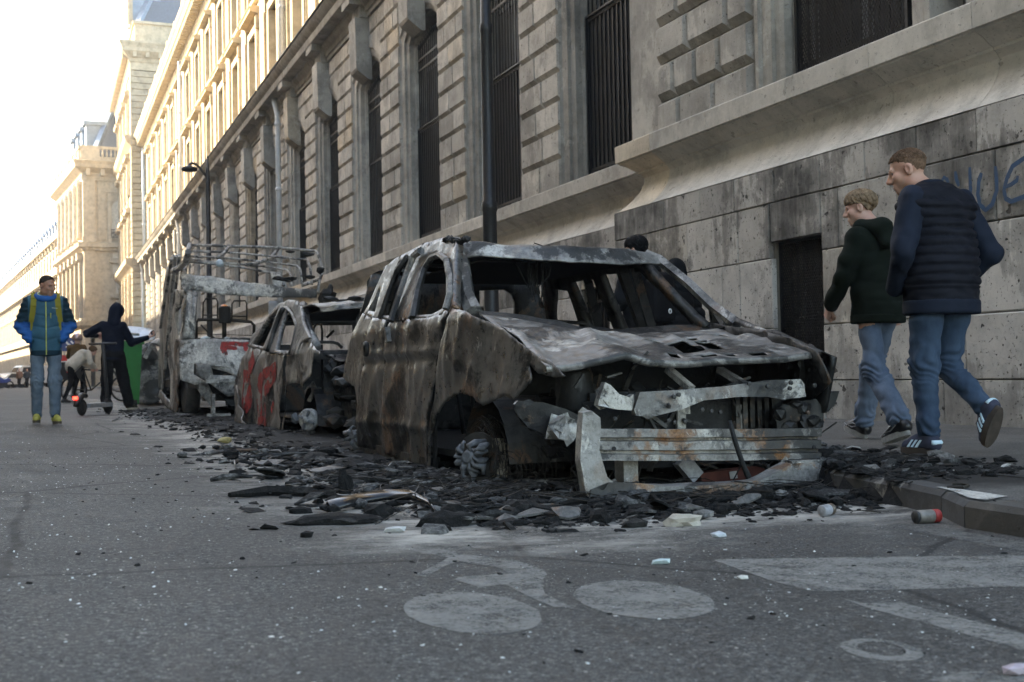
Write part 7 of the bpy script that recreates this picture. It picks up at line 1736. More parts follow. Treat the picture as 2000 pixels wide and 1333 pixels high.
mb = MB(); mb.obox((0, -.24*s, 1.22*s), (.15*s, 0, 0), (0, .10*s, 0), (0, 0, .23*s)); rs = mb.build('rucksack', C_STRAP, lm, local=True); rs.modifiers.new('round', 'BEVEL').width = .07; rs.modifiers['round'].segments = 3
trousers(lm, J, D_GREY, s, r=(.090, .068, .066, .060), pel=(.150, .105, .12), res=.011, amp=.011, seed=5)
M_YSH = plain('yellow_shoe', (.36, .34, .07), .6, 0, .25); C_SHB = cloth_mat('blue_shoe_upper', (.012, .03, .06), .8)
for e, dx in (('l', -.22), ('r', .12)):
    so = shoe(lm, J['an'+e], (dx, 1, 0), (0, 0, 1), .25, (M_YSH, M_SOLE), res=.009, w=1.05); d_ = np.array((dx, 1, 0))/math.hypot(dx, 1)
    grow('shoe_collar', [('c', J['an'+e]+d_*.05+np.array((0, 0, -.02)), J['an'+e]+np.array((0, -.01, .03)), .040, .050)], .010, C_SHB, so)
# ---------------------------------------------------------------- hooded person with an arm raised
C_HOOD = cloth_mat('midnight_hoodie', (.008, .011, .022), .8); C_BLK = cloth_mat('black_trousers', (.008, .008, .009), .85)
fp = RW(222, 803); hh = on_y(230, 588, fp.y).z-road_z(fp.x, fp.y); s = hh/1.84
hm = thing('person', 'person in midnight blue hoodie seen from behind with one arm raised', 'person', (fp.x, fp.y, road_z(fp.x, fp.y)), math.radians(-16))
J = pose(s, nk=(.02, .03, 1.48), hd=(.06, .09, 1.65), ell=(-.42, .02, 1.30), elr=(.29, .06, 1.13), wrl=(-.33, .25, 1.27), wrr=(.52, .20, 1.22), shl=(-.18, 0, 1.43), shr=(.18, 0, 1.41), knl=(-.11, .03, .50), knr=(.14, .12, .52), anl=(-.13, -.02, .10), anr=(.22, .14, .10))
body = [limbs_hidden(J, s)]; R = rotm(math.radians(-30), math.radians(14)); make_head(hm, body, J['hd'], R, s, M_SK2, neck_to=J['nk'], res=.009)
make_hand(body, J['wrr']+np.array((.02, .01, .01)), (.8, .3, .35), (-.3, -.3, .9), s*1.1, 1.0, 1, .006); make_hand(body, J['wrl'], (.5, .6, .1), (.5, -.5, 0), s*1.1, 1.1, -1, .006); join_body('body', body, M_SK2, hm)
pr = [('c', (0, 0, .78*s), (0, .0, 1.10*s), .172*s, .175*s, .78), ('c', (0, 0, 1.10*s), J['ch'], .178*s, .18*s, .72), ('c', J['shl']+np.array((.05, 0, -.03)), J['shr']+np.array((-.05, 0, -.03)), .092*s, .092*s, .95), ('c', (0, .0, 1.36*s), J['nk'], .12*s, .08*s, .85)]
for e, g in (('l', -1), ('r', 1)): pr += [('c', J['sh'+e]+np.array((-g*.02, 0, 0)), J['el'+e], .078*s, .066*s), ('c', J['el'+e], J['wr'+e], .066*s, .046*s)]
f0 = field(pr, .03); grow('hoodie', pr, .013, C_HOOD, hm, f=lambda P: np.maximum(f0(P), .855*s-P[:, 2]), disp=folds(.009, 6, 9, 6), pad=.05)
h_ = J['hd']; Rm = R
hp_ = [('e', h_+(np.array((0, -.02, .02))@R.T)*s, np.array((.115, .135, .135))*s, R), ('c', h_+(np.array((0, -.06, -.06))@R.T)*s, J['nk']+np.array((0, -.03, -.03)), .095*s, .115*s), ('c', h_+(np.array((0, -.04, .11))@R.T)*s, h_+(np.array((0, -.07, .13))@R.T)*s, .04*s, .025*s)]
f1 = field(hp_, .04); grow('hood', hp_, .012, C_HOOD, hm, f=lambda P: -smin(-f1(P), p_ell(P, h_+(np.array((0, .10, -.01))@R.T)*s, np.array((.082, .09, .115))*s, R), .01), disp=folds(.006, 8, 8, 3), pad=.05)
trousers(hm, J, C_BLK, s, r=(.108, .095, .092, .082), pel=(.165, .13, .14), res=.013, amp=.010, seed=11)
M_SOCK = plain('white_sock', (.75, .75, .74), .85); M_SHD = cloth_mat('dark_olive_shoe', (.03, .026, .012), .8); M_WS = plain('cream_sole', (.55, .50, .40), .8)
for e, dx in (('l', -.15), ('r', .75)):
    so = shoe(hm, J['an'+e], (dx, 1, 0), (0, 0, 1), .25, (M_SHD, M_WS), res=.011); mb = MB(); mb.lathe([(.042, -.03), (.045, .05)], J['an'+e]+np.array((0, 0, 0)), n=10); mb.build('sock', M_SOCK, hm, smooth=True, local=True)
ph = thing('phone', 'small dark phone held up in the hooded person raised hand', 'phone', hm.matrix_basis @ Vector(J['wrr']+np.array((.09, .05, .06))))
hm_m = Matrix.Translation(hm.location) @ Matrix.Rotation(hm.rotation_euler.z, 4, 'Z'); ph.location = hm_m @ Vector(J['wrr']+np.array((.10, .04, .08)))
MB().obox(ph.location, (.03, .012, .02), (-.004, .006, 0), (-.02, 0, .05)).build('phone_body', M_BLK, ph)
# ---------------------------------------------------------------- stooping woman and the helmeted rider beyond
C_CREAM = cloth_mat('cream_knit', (.52, .47, .40), .9); C_BRN = cloth_mat('brown_jacket', (.11, .07, .035), .8)
sw = thing('person', 'woman in cream jumper and black leggings bending forward over a bicycle', 'person', (.62, 30.5, road_z(.62, 30.5)), math.radians(-75))
s = .95
J = pose(s, pel=(0, -.05, .98), ch=(0, .26, 1.22), nk=(0, .40, 1.30), hd=(0, .52, 1.34), shl=(-.17, .33, 1.27), shr=(.17, .33, 1.27), ell=(-.24, .38, 1.03), elr=(.24, .38, 1.03), wrl=(-.16, .52, .90), wrr=(.16, .52, .90), hpl=(-.09, -.05, .93), hpr=(.09, -.05, .93), knl=(-.10, .12, .58), knr=(.10, -.08, .50), anl=(-.10, .05, .22), anr=(.10, -.25, .10))
body = [limbs_hidden(J, s)]; R = rotm(0, math.radians(30)); make_head(sw, body, J['hd'], R, .96*s, M_SK2, cloth_mat('dark_blond_hair', (.09, .055, .03), .7), ([-.11, -.02, .02, .06, .1], [-.12, -.08, .0, .05, .07], .022, 30, .008), neck_to=J['nk'], res=.010)
make_hand(body, J['wrl'], (0, .6, -.7), (1, 0, 0), s, 1.0, -1, .007); make_hand(body, J['wrr'], (0, .6, -.7), (-1, 0, 0), s, 1.0, 1, .007); join_body('body', body, M_SK2, sw)
pr = [('c', (0, -.02, .96*s), J['ch']*1.0, .19*s, .175*s, .85), ('c', J['shl'], J['shr'], .09*s, .09*s), ('c', J['ch'], J['nk'], .13*s, .07*s)]
for e in 'lr': pr += [('c', J['sh'+e], J['el'+e], .085*s, .078*s), ('c', J['el'+e], J['wr'+e], .078*s, .05*s)]
grow('jumper', pr, .016, C_CREAM, sw, disp=folds(.010, 6, 8, 2)); trousers(sw, J, C_BLK, s, r=(.09, .065, .06, .045), res=.016)
for e in 'lr': shoe(sw, J['an'+e], (0, 1, -.1), (0, 0, 1), .22, (M_RUN, M_RSO), res=.013)
rd = thing('person', 'rider in brown jacket with a shiny pinkish helmet at the far bikes', 'person', (.78, 33.2, .02), math.radians(-20))
s = .98
J = pose(s, pel=(0, -.05, 1.02), ch=(0, .02, 1.38), nk=(0, .04, 1.55), hd=(0, .08, 1.70), shl=(-.18, .02, 1.48), shr=(.18, .02, 1.48), ell=(-.27, .18, 1.26), elr=(.27, .18, 1.26), wrl=(-.22, .42, 1.15), wrr=(.22, .42, 1.15), hpl=(-.1, 0, .96), hpr=(.1, 0, .96), knl=(-.14, .28, .68), knr=(.14, .1, .52), anl=(-.13, .2, .30), anr=(.13, -.05, .10))
body = [limbs_hidden(J, s)]; R = rotm(0, math.radians(8)); make_head(rd, body, J['hd'], R, s, M_SK2, neck_to=J['nk'], res=.012, eyes=False); join_body('body', body, M_SK2, rd)
pr = [('c', J['pel'], J['ch'], .175*s, .18*s, .75), ('c', J['shl'], J['shr'], .09*s, .09*s), ('c', J['ch'], J['nk'], .14*s, .08*s)]
for e in 'lr': pr += [('c', J['sh'+e], J['el'+e], .08*s, .07*s), ('c', J['el'+e], J['wr'+e], .07*s, .05*s)]
grow('jacket', pr, .018, C_BRN, rd, disp=folds(.010, 6, 8, 5)); trousers(rd, J, C_BLK, s, res=.018)
hl_ = grow('helmet', [('e', J['hd']+np.array((0, -.01, .05)), (.135, .155, .13))], .014, plain('pink_silver_helmet', (.40, .30, .29), .18, .5, .05), rd, f=lambda P: np.maximum(p_ell(P, J['hd']+np.array((0, -.01, .05)), (.135, .155, .13)), J['hd'][2]-.02-P[:, 2]))
for e in 'lr': shoe(rd, J['an'+e], (0, 1, -.1), (0, 0, 1), .24, (M_RUN, M_SOLE), res=.015)
# ---------------------------------------------------------------- the two in black behind the nearest wreck
C_COAT = cloth_mat('black_coat', (.010, .011, .013), .75); C_PUFF = cloth_mat('black_puffer', (.009, .009, .011), .5)
for (px, py, zt, lab, heading, hairm, kind) in ((1247, 458, 1.875, 'dark haired person in black coat with black rucksack behind the nearest wreck', 18, cloth_mat('black_hair', (.006, .006, .007), .5, 80, .4, scale=25), 0), (1322, 503, 1.70, 'black hooded person in padded coat beside the dark haired companion', 12, None, 1)):
    p = on_z(px, py, zt); gz = pave_z(p.x); s = (zt-gz)/(1.775 if kind == 0 else 1.80)
    t = thing('person', lab, 'person', (p.x, p.y, gz), math.radians(heading))
    J = pose(s, nk=(0, .0, 1.49), hd=(0, .045, 1.635), ell=(-.28, -.02, 1.14), elr=(.28, -.02, 1.14), wrl=(-.22, .16, 1.0), wrr=(.22, .16, 1.0))
    body = [limbs_hidden(J, s)]; R = rotm(math.radians(20 if kind == 0 else 5), math.radians(10))
    make_head(t, body, J['hd'], R, s, M_SK2, hairm, ([-.11, -.05, -.02, .012, .03, .06, .10], [-.075, -.05, -.005, .0, .02, .04, .05], .016, 30, .012) if hairm else None, neck_to=J['nk'], res=.009); join_body('body', body, M_SK2, t)
    pr = [('c', (0, 0, .80*s), (0, .0, 1.10*s), .19*s, .18*s, .8), ('c', (0, 0, 1.10*s), J['ch'], .185*s, .185*s, .78), ('c', J['shl']+np.array((.04, 0, -.02)), J['shr']+np.array((-.04, 0, -.02)), .095*s, .095*s, .95), ('c', (0, 0, 1.37*s), J['nk'], .13*s, .085*s, .85)]
    for e, g in (('l', -1), ('r', 1)): pr += [('c', J['sh'+e]+np.array((-g*.02, 0, 0)), J['el'+e], .082*s, .07*s), ('c', J['el'+e], J['wr'+e], .07*s, .052*s)]
    grow('coat', pr, .012, C_COAT if kind == 0 else C_PUFF, t, disp=folds(.008, 6, 8, kind) if kind == 0 else (lambda x, y, z: .012*abs(math.sin(z*38))+.004*nz(x*8, y*8, z*8)))
    if hairm: hair_locks(t, J['hd'], R, s, hairm, 110, lambda p: 1.5+.9*max(0, -math.sin(p)), .014, 8, .011)
    trousers(t, J, C_BLK, s, res=.018)
    for e in 'lr': shoe(t, J['an'+e], (0, 1, 0), (0, 0, 1), .24, (M_RUN, M_SOLE), res=.014)
    if kind == 0:
        mb = MB(); mb.obox((.03, -.23*s, 1.16*s), (.15*s, 0, 0), (0, .085*s, 0), (0, 0, .24*s)); rs = mb.build('rucksack', C_PUFF, t, local=True); rs.modifiers.new('round', 'BEVEL').width = .06; rs.modifiers['round'].segments = 3
        mb = MB(); cc = Vector((.06, -.325*s, 1.03*s)); mb.tube([cc+Vector((.016*math.cos(a), 0, .020*math.sin(a))) for a in [2*math.pi*i/14 for i in range(14)]], .006, 5, closed=True); mb.build('round_badge', M_WHT, rs, local=True)
    else:
        hp_ = [('e', J['hd']+np.array((0, -.015, .02)), np.array((.115, .13, .14))*s), ('c', J['hd']+np.array((0, -.05, -.05)), J['nk']+np.array((0, -.03, -.04)), .10*s, .12*s)]; f1 = field(hp_, .04); hd_ = J['hd'].copy()
        grow('hood', hp_, .012, C_COAT, t, f=lambda P: -smin(-f1(P), p_ell(P, hd_+np.array((0, .12, -.01)), (.08, .09, .11)), .01))
        mb = MB(); mb.obox((.20, -.14, .98*s), (.10, .02, 0), (-.01, .05, 0), (0, 0, .075)); bg_ = mb.build('shoulder_bag', C_PUFF, t, local=True); mb = MB(); mb.tube([(.16, -.20, 1.09*s), (.165, -.205, 1.05*s), (.19, -.21, 1.02*s)], [.006, .008, .008], 6); mb.build('bag_clasp', plain('brass_clasp', (.35, .30, .18), .35, .6), bg_, local=True)
# ---------------------------------------------------------------- two walkers far down the street
for (px, lab, c1m, hgt) in ((38, 'tiny distant walker in tan jacket with rucksack by the parked cars', plain('tan_cloth', (.26, .15, .10), .8), 1.72), (53, 'tiny distant walker in dark clothes beside the white van', plain('slate_cloth', (.06, .075, .09), .8), 1.70)):
    p = on_y(px, 757, 118); t = thing('person', lab, 'person', (p.x, 118, 0.0), math.radians(160)); s = 1.0
    J = pose(s, knl=(-.1, .15, .5), anl=(-.1, .12, .1), anr=(.1, -.22, .12)); body = [limbs_hidden(J, s)]; make_head(t, body, J['hd'], rotm(0), s, M_SK2, neck_to=J['nk'], res=.02, eyes=False); join_body('body', body, M_SK2, t)
    pr = [('c', J['pel'], J['ch'], .18, .19, .8), ('c', J['shl'], J['shr'], .09, .09), ('c', J['ch'], J['nk'], .13, .07)]
    for e in 'lr': pr += [('c', J['sh'+e], J['el'+e], .08, .07), ('c', J['el'+e], J['wr'+e], .07, .05)]
    grow('jacket', pr, .03, c1m, t); trousers(t, J, C_BLK, s, res=.03)
# ------------------------------------------------------------------ ash, char and litter round the wrecks
def char_mat(name, pale=.25, base=.014):
    n = NT(name, .85, spec=.3); a = n.noise(3.0, 9, .7); g = n.noise(38, 6, .75)
    c = n.ramp(g, [(.35, base*.4), (.55, base*1.4), (.68, base*4), (.78, base*8)])
    c = n.mix(n.ramp(a, [(.58-.2*pale, 0), (.72-.2*pale, pale*2.2)]), c, n.ramp(g, [(.35, (.10, .097, .092)), (.65, (.33, .32, .30))]))
    n.color(c); n.bump(n.math('ADD', g, n.noise(90, 4, .7)), .9, .012); return n.m
M_ASHL = char_mat('ash_layer', .14, .006); M_CHIPB = char_mat('char_chip', .08, .006); M_CHIPG = char_mat('grey_chip', .5, .05); M_CHIPW = plain('pale_chip', (.42, .41, .39), .7, 0, .35, 9)
def gz(x, y):
    return pave_z(x) if x > kerb_x(y) else road_z(x, y)
def spread(x, y):
    """how thick the litter lies: along the street side and before the wrecks"""
    e = max(4.75-y, 0)*1.5; l = max(0, (2.15 if y < 17 else 1.9)-x)
    far = max(0, y-24)*.4
    return max(0, 1-(l/1.08)**1.1-e-far) if x < 4.3 else max(0, 1-(x-4.3)*2-e)
rg = random.Random(77)
xs = [.8+.055*i for i in range(66)]; ys = [4.15+.065*j*(1 if j < 90 else 1+(j-90)*.02) for j in range(190)]
v = []; 
for y in ys:
    for x in xs:
        m = spread(x, y); a = nz(x, y, 1, 2.2)*.5+nz(x, y, 2, 5.5)*.35+nz(x, y, 3, 14)*.25
        r = (1-abs(nz(x, y, 7, 3.4))*2)
        h = (m*(.030+.055*a+.022*r)-.022-.02*(1-m))*(1.0 if y > 5.6 else .42)-(.0 if y > 5.6 else .006); v.append((x, y, gz(x, y)+min(.085, h)))
nx = len(xs); f = [(j*nx+i, j*nx+i+1, (j+1)*nx+i+1, (j+1)*nx+i) for j in range(len(ys)-1) for i in range(nx-1)]
o = link('ash_layer', make_mesh('ash_layer', v, f, True), M_ASHL, kind='stuff'); tag(o, 'black ash and charred litter heaped along the burnt vehicles', 'ash')
def chips(name, n, smin_, smax_, mat, label, rule, flat=.45, seed=1):
    rg = random.Random(seed); mb = MB(); k = 0
    while k < n:
        x, y = rule(rg)
        if x is None: continue
        s_ = smin_*(smax_/smin_)**(rg.random()**2.2); t = rg.uniform(0, 6.28); u = Vector((math.cos(t), math.sin(t), rg.uniform(-.3, .3))); w = Vector((-math.sin(t), math.cos(t), rg.uniform(-.3, .3))); h = s_*flat*rg.uniform(.4, 1.3)
        c = Vector((x, y, gz(x, y)+h*.5+max(0, (.018 if y > 5.4 else .004)*spread(x, y)*rg.random())))
        a = u*s_*rg.uniform(.5, 1.4); b = w*s_*rg.uniform(.4, 1.0); z = Vector((0, 0, h))
        j = lambda: Vector((rg.gauss(0, s_*.18), rg.gauss(0, s_*.18), 0))
        mb.add([c-a-b+j()-z*.5, c+a-b+j()-z*.5, c+a*.8+b+j()-z*.5, c-a+b+j()-z*.5, c-a*.7-b*.6+j()+z*.5, c+a*.7-b*.8+j()+z*.4, c+a*.6+b*.7+j()+z*.5, c-a*.8+b*.6+j()+z*.3], [(0,3,2,1),(4,5,6,7),(0,1,5,4),(1,2,6,5),(2,3,7,6),(3,0,4,7)]); k += 1
    o = mb.build(name, mat, kind='stuff'); tag(o, label, 'debris'); return o
def near_rule(rg):
    y = 4.2+20*rg.random()**2.0; x = rg.uniform(.7, 4.5); return (x, y) if rg.random() < spread(x, y)**1.5+.02 else (None, None)
def front_rule(rg):
    x = rg.uniform(1.6, 4.3); y = rg.gauss(4.66, .24); return (x, y)
def side_rule(rg):
    y = rg.uniform(4.8, 10); x = rg.gauss(1.95, .36); return (x, y)
chips('charred_crumbs', 7000, .008, .05, M_CHIPB, 'fine black charred crumbs strewn round the wrecks', near_rule, seed=1)
chips('charred_crumbs', 3200, .006, .045, M_CHIPB, 'black crumbs lying before the bared front of the nearest wreck', front_rule, seed=2)
chips('charred_crumbs', 2600, .007, .06, M_CHIPB, 'black crumbs on the road beside the doors of the nearest wreck', side_rule, .3, seed=3)
chips('ash_crumbs', 2200, .008, .05, M_CHIPG, 'grey ash crumbs strewn round the wrecks', near_rule, seed=4)
chips('ash_crumbs', 700, .008, .045, M_CHIPG, 'grey ash crumbs beside the nearest wreck', side_rule, .3, seed=5)
chips('pale_crumbs', 420, .006, .03, M_CHIPW, 'pale crumbs of glass and plaster among the black litter', near_rule, .3, seed=6)
M_GLS = NT('crumbled_glass', .15, spec=.8); M_GLS.color((.60, .62, .60)); M_GLS = M_GLS.m
def glass_rule(rg):
    x = rg.uniform(-3.0, 3.1); y = 1.4+14*rg.random()**1.6; return (x, y) if nz(x, y, 3, .8)+.25 > rg.random()*.9-.2 else (None, None)
chips('glass_crumbs', 5200, .0013, .0048, M_GLS, 'scattered crumbs of broken glass glinting on the asphalt', glass_rule, .6, seed=7)
def lane_rule(rg): return (rg.uniform(-3.5, 3.4), 1.2+9*rg.random()**1.3)
chips('road_grit', 1600, .002, .011, M_CHIPB, 'dark grit and specks scattered over the open road', lane_rule, .6, seed=8)
rg = random.Random(15); crv = []
for k in range(150):
    x, y = (rg.gauss(2.0, .35), rg.gauss(5.6, .5)) if k < 80 else ((rg.uniform(2.2, 4.1), rg.gauss(4.85, .18)) if k < 115 else (rg.gauss(2.0, .3), rg.uniform(8.2, 20)))
    z = gz(x, y)+.02; a = rg.uniform(0, 6.3); r = rg.uniform(.04, .17); crv.append([Vector((x+r*math.cos(a+t)*1.2+rg.gauss(0, .006), y+r*math.sin(a+t)+rg.gauss(0, .006), z+abs(math.sin(t*.9))*r*.35)) for t in [rg.uniform(2, 4.2)*i/9 for i in range(10)]])
mw_ = MB()
for c_ in crv: mw_.tube(c_, .0022, 3)
tag(mw_.build('wire_tangle', M_WIRE, kind='stuff'), 'tangled burnt tyre wire in the litter round the wrecks', 'wire')
for mat_, nm, lab, n_, sd in ((M_CHIPG, 'ash_clumps', 'soft grey ash clumps among the black litter', 330, 3), (M_CHIPB, 'charred_clumps', 'knobbly black clumps of melted residue round the wrecks', 420, 4)):
    rg = random.Random(sd); mw_ = MB(); k = 0
    while k < n_:
        x, y = near_rule(rg) if k % 2 else side_rule(rg)
        if x is None: continue
        r = rg.uniform(.010, .042); lump(mw_, (x, y, gz(x, y)+r*.35+.01), (r*rg.uniform(.8, 1.6), r, r*.6), k, 1); k += 1
    tag(mw_.build(nm, mat_, kind='stuff'), lab, 'debris')
# --- pieces big enough to pick out
def plate(name, x, y, L, W, rz, tilt, mat, label, group, seed, th=.009, warp=.045):
    rg = random.Random(seed); n = 9; out = []
    for k in range(n):
        t = 2*math.pi*k/n; r = rg.uniform(.65, 1.1); out.append((L/2*r*math.cos(t), W/2*r*math.sin(t)))
    c, s_ = math.cos(rz), math.sin(rz); z0 = gz(x, y)+.012+abs(tilt)*W*.3
    vs = [(p*c-q*s_, p*s_+q*c, q*tilt+warp*nz(p*5+seed, q*5, 0)) for p, q in out]; vs = [(0, 0, warp*.5)]+vs
    lo = min(v[2] for v in vs); 
    top = [(a, b, h-lo+th) for a, b, h in vs]; bot = [(a*.97, b*.97, h-lo) for a, b, h in vs]; m = n+1
    fs = [(0, 1+k, 1+(k+1) % n) for k in range(n)]+[(m, m+1+(k+1) % n, m+1+k) for k in range(n)]+[(1+k, m+1+k, m+1+(k+1) % n, 1+(k+1) % n) for k in range(n)]
    o = link(name, make_mesh(name, top+bot, fs), mat); o.location = (x, y, z0-.012); return tag(o, label, 'debris', group)
def where(x, y): return 'in the litter before the bared front of the nearest wreck' if y < 5.1 else ('in the litter beside the doors of the nearest wreck' if y < 9.5 else ('in the litter beside the middle wreck' if y < 15.5 else 'in the litter beside the burnt van'))
rg = random.Random(5); k = 0
M_PLT = [char_mat('scorched_plate', .10, .007), char_mat('ashen_plate', .35, .022), burnt_mat('burnt_scrap', ash=.6, rust=.3, white=.3, seed=20, base=.04, scale=2)]
while k < 64:
    if k < 40: y = rg.uniform(4.45, 9.5); x = rg.gauss(1.88, .38)
    elif k < 56: x = rg.uniform(1.5, 4.0); y = rg.gauss(4.58, .16)
    else: y = rg.uniform(9.5, 22); x = rg.gauss(1.85, .4)
    if x < .75 or x > 4.2: continue
    L = rg.uniform(.07, .27)*(1.25 if k % 7 == 0 else 1); plate('charred_plate', x, y, L, L*rg.uniform(.25, .7), rg.uniform(-.5, .5)+(0 if k % 3 else 1.2), rg.uniform(-.2, .25), *(lambda mi, zn: (M_PLT[mi], '%s plate lying %s' % (('flat black charred', 'flat ash-grey', 'thin rust-flecked')[mi], zn), 'charred plates round the wrecks'))(k % 3 if k % 5 else 0, where(x, y)), k); k += 1
def chunk(name, x, y, r, mat, label, seed, group=None, sq=(1, .8, .7), cat='debris'):
    mb = MB(); z = gz(x, y)+r*sq[2]*.55; lump(mb, (x, y, z), (r*sq[0], r*sq[1], r*sq[2]), seed, 2 if r > .05 else 1); o = mb.build(name, mat); 
    return tag(o, label, cat, group)
for k in range(46):
    y = rg.uniform(4.5, 11) if k % 2 else rg.gauss(4.7, .2); x = rg.gauss(1.9, .4) if k % 2 else rg.uniform(1.8, 4.1)
    chunk('charred_chunk', max(.9, x), max(4.3, y), rg.uniform(.025, .065), M_CHIPB if k % 3 else M_CHIPG, ('black charred lump ' if k % 3 else 'grey ashy lump ')+where(max(.9, x), max(4.3, y)), k+100, 'charred lumps round the wrecks')
for k in range(48):
    y = rg.uniform(4.5, 9.5) if k % 3 else rg.gauss(4.75, .15); x = max(.95, rg.gauss(1.8, .42)) if k % 3 else rg.uniform(1.6, 4); a = rg.uniform(-.7, .7)+(1.57 if k % 4 == 0 else 0); L = rg.uniform(.12, .5); z = gz(x, y)+.02
    mb = MB(); d_ = Vector((math.cos(a), math.sin(a), rg.uniform(-.05, .12))); c_ = Vector((x, max(4.3, y), z)); w_ = rg.uniform(.006, .02)
    mb.tube([c_-d_*L/2, c_-d_*L*.15+Vector((rg.gauss(0, .015), rg.gauss(0, .015), .012)), c_+d_*L*.2+Vector((rg.gauss(0, .015), rg.gauss(0, .015), .01)), c_+d_*L/2], [w_*.5, w_, w_*.8, w_*.4], 5)
    tag(mb.build('charred_stick', M_PLT[k % 3]), ('black', 'ashen', 'rusty')[k % 3]+' thin strip '+where(x, max(4.3, y)), 'debris', 'charred strips round the wrecks')
q = lambda px, py: on_road(px, py)
p = q(1335, 1027); chunk('broken_stone', p.x, p.y, .062, plain('pale_stone', (.40, .36, .30), .9, 0, .2, 20, .4), 'pale broken stone lying before the nearest wreck', 3, None, (1.2, .7, .5), 'stone')
for (px, py, lab, sd, sq, r) in ((640, 1024, 'long black slab at the near edge of the debris', 5, (2.2, .7, .3), .085), (680, 1022, 'flat grey-topped slab beside the long black slab', 6, (1.6, .8, .22), .09), (865, 1028, 'black leathery lump at the end of the curved strip', 7, (1.5, .6, .5), .075), (735, 1015, 'matted dark lump on the near slabs', 8, (1.0, .7, .6), .07), (598, 1050, 'small black lump alone on the asphalt before the slabs', 9, (1, .6, .6), .028), (585, 1003, 'small dark brick-like chunk left of the curved strip', 10, (1.4, .7, .5), .04), (870, 1037, 'short black ring piece on the asphalt', 11, (1, .8, .6), .03), (640, 900, 'upright dark shard among the plates', 12, (.9, .5, .9), .08), (675, 965, 'dark upright flake left of the front wheel', 13, (.5, .4, 1.1), .07), (1240, 1030, 'low dark lump right of the road symbol', 14, (1.3, .7, .4), .05)):
    p = q(px, py); chunk('charred_slab', p.x, p.y, r, M_CHIPB if sd != 6 else M_PLT[1], lab, sd, None, sq)
# curved black strip, probably a tyre bead or bumper skin
P_ = [q(x, y)+Vector((0, 0, h)) for x, y, h in ((640, 1003, .02), (690, 994, .03), (750, 990, .045), (800, 993, .05), (835, 1004, .04), (850, 1012, .02))]
mb = MB(); vs = []
for a in P_: vs += [a+Vector((0, .03, .0)), a+Vector((0, .01, .025)), a+Vector((0, -.03, .008)), a+Vector((0, -.04, -.012))]
mb.add(vs, [(4*i+k_, 4*i+4+k_, 4*i+5+k_, 4*i+k_+1) for i in range(5) for k_ in range(3)]); o = mb.build('bent_strip', plain('glossy_black_strip', (.012, .012, .013), .25, .2, .3), smooth=True); o.modifiers.new('gauge', 'SOLIDIFY').thickness = .008; tag(o, 'long curved glossy black strip lying at the near edge of the debris', 'debris')
P_ = [q(x, y)+Vector((0, 0, .02)) for x, y in ((448, 975), (520, 968), (600, 970), (660, 978))]
mb = MB(); mb.tube(P_, [.012, .03, .03, .01], 5); tag(mb.build('charred_strip', M_CHIPB), 'long thin charred strip at the far left of the debris', 'debris')
# empty cans
def can(px, py, r, L, ax, mats, label, splits):
    p = q(px, py)+Vector((0, 0, r)); t = thing('crushed_can', label, 'can', (p.x, p.y, p.z-r)); ax = Vector(ax).normalized()
    for (a, b, nm), m in zip(splits, mats): MB().lathe([(r*.9, a*L), (r, a*L+.004), (r, b*L-.004), (r*.93, b*L)], p, ax, 16).build(nm, m, t, smooth=True)
can(1610, 1009, .024, .085, (1, .25, .05), (plain('can_label', (.30, .30, .31), .4, 0, .3, 30), plain('can_metal', (.16, .13, .10), .4, .6)), 'squashed pale can by the kerb side of the nearest wreck', ((-.2, .35, 'can_label'), (.35, .6, 'can_rim')))
can(1810, 1022, .026, .105, (1, -.12, 0), (plain('can_dark', (.05, .05, .05), .5, .3), plain('can_grey', (.24, .22, .19), .45, .2, .3, 30), plain('can_red', (.40, .04, .035), .45, 0, .2)), 'crushed drinks can with a red end lying by the kerb', ((-.5, -.38, 'can_rim'), (-.38, .26, 'can_label'), (.26, .52, 'can_end')))
p = q(440, 868); mb = MB(); lump(mb, (p.x, p.y, .05), (.07, .045, .03), 4, 2); tag(mb.build('yellow_scrap', plain('yellow_scrap', (.30, .24, .08), .6, 0, .5, 20)), 'yellowish scrap lying left of the middle wreck', 'debris')
for (px, py, s_, col, lab) in ((1290, 1102, .03, (.45, .55, .55), 'small pale blue foil scrap on the road by the bicycle symbol'), (1448, 1132, .022, (.55, .53, .48), 'crumpled white scrap on the painted band'), (1405, 1050, .035, (.42, .45, .47), 'flat pale shard in front of the nearest wreck'), (1985, 1318, .04, (.45, .38, .42), 'crumpled packet at the very lower right corner'), (770, 1040, .04, (.5, .5, .49), 'flat white scrap before the curved strip'), (700, 990, .03, (.42, .42, .40), 'pale scrap behind the black slabs')):
    p = q(px, py); mb = MB(); lump(mb, (p.x, p.y, gz(p.x, p.y)+s_*.25), (s_, s_*.6, s_*.35), px % 13); tag(mb.build('paper_scrap', plain('scrap_%d' % px, col, .6, 0, .25, 30)), lab, 'litter')
# fallen grey wheel-arch ash beside the van, tiny cable loop on the pavement
P_ = [on_z(x, y, .125) for x, y in ((1850, 945), (1880, 946), (1892, 942), (1880, 940), (1860, 940))]
mb = MB(); mb.tube([(a.x, a.y, pave_z(a.x)+.008) for a in P_], .006, 5); tag(mb.build('cable_loop', M_WIRE), 'thin black cable loop on the sooty pavement', 'cable')
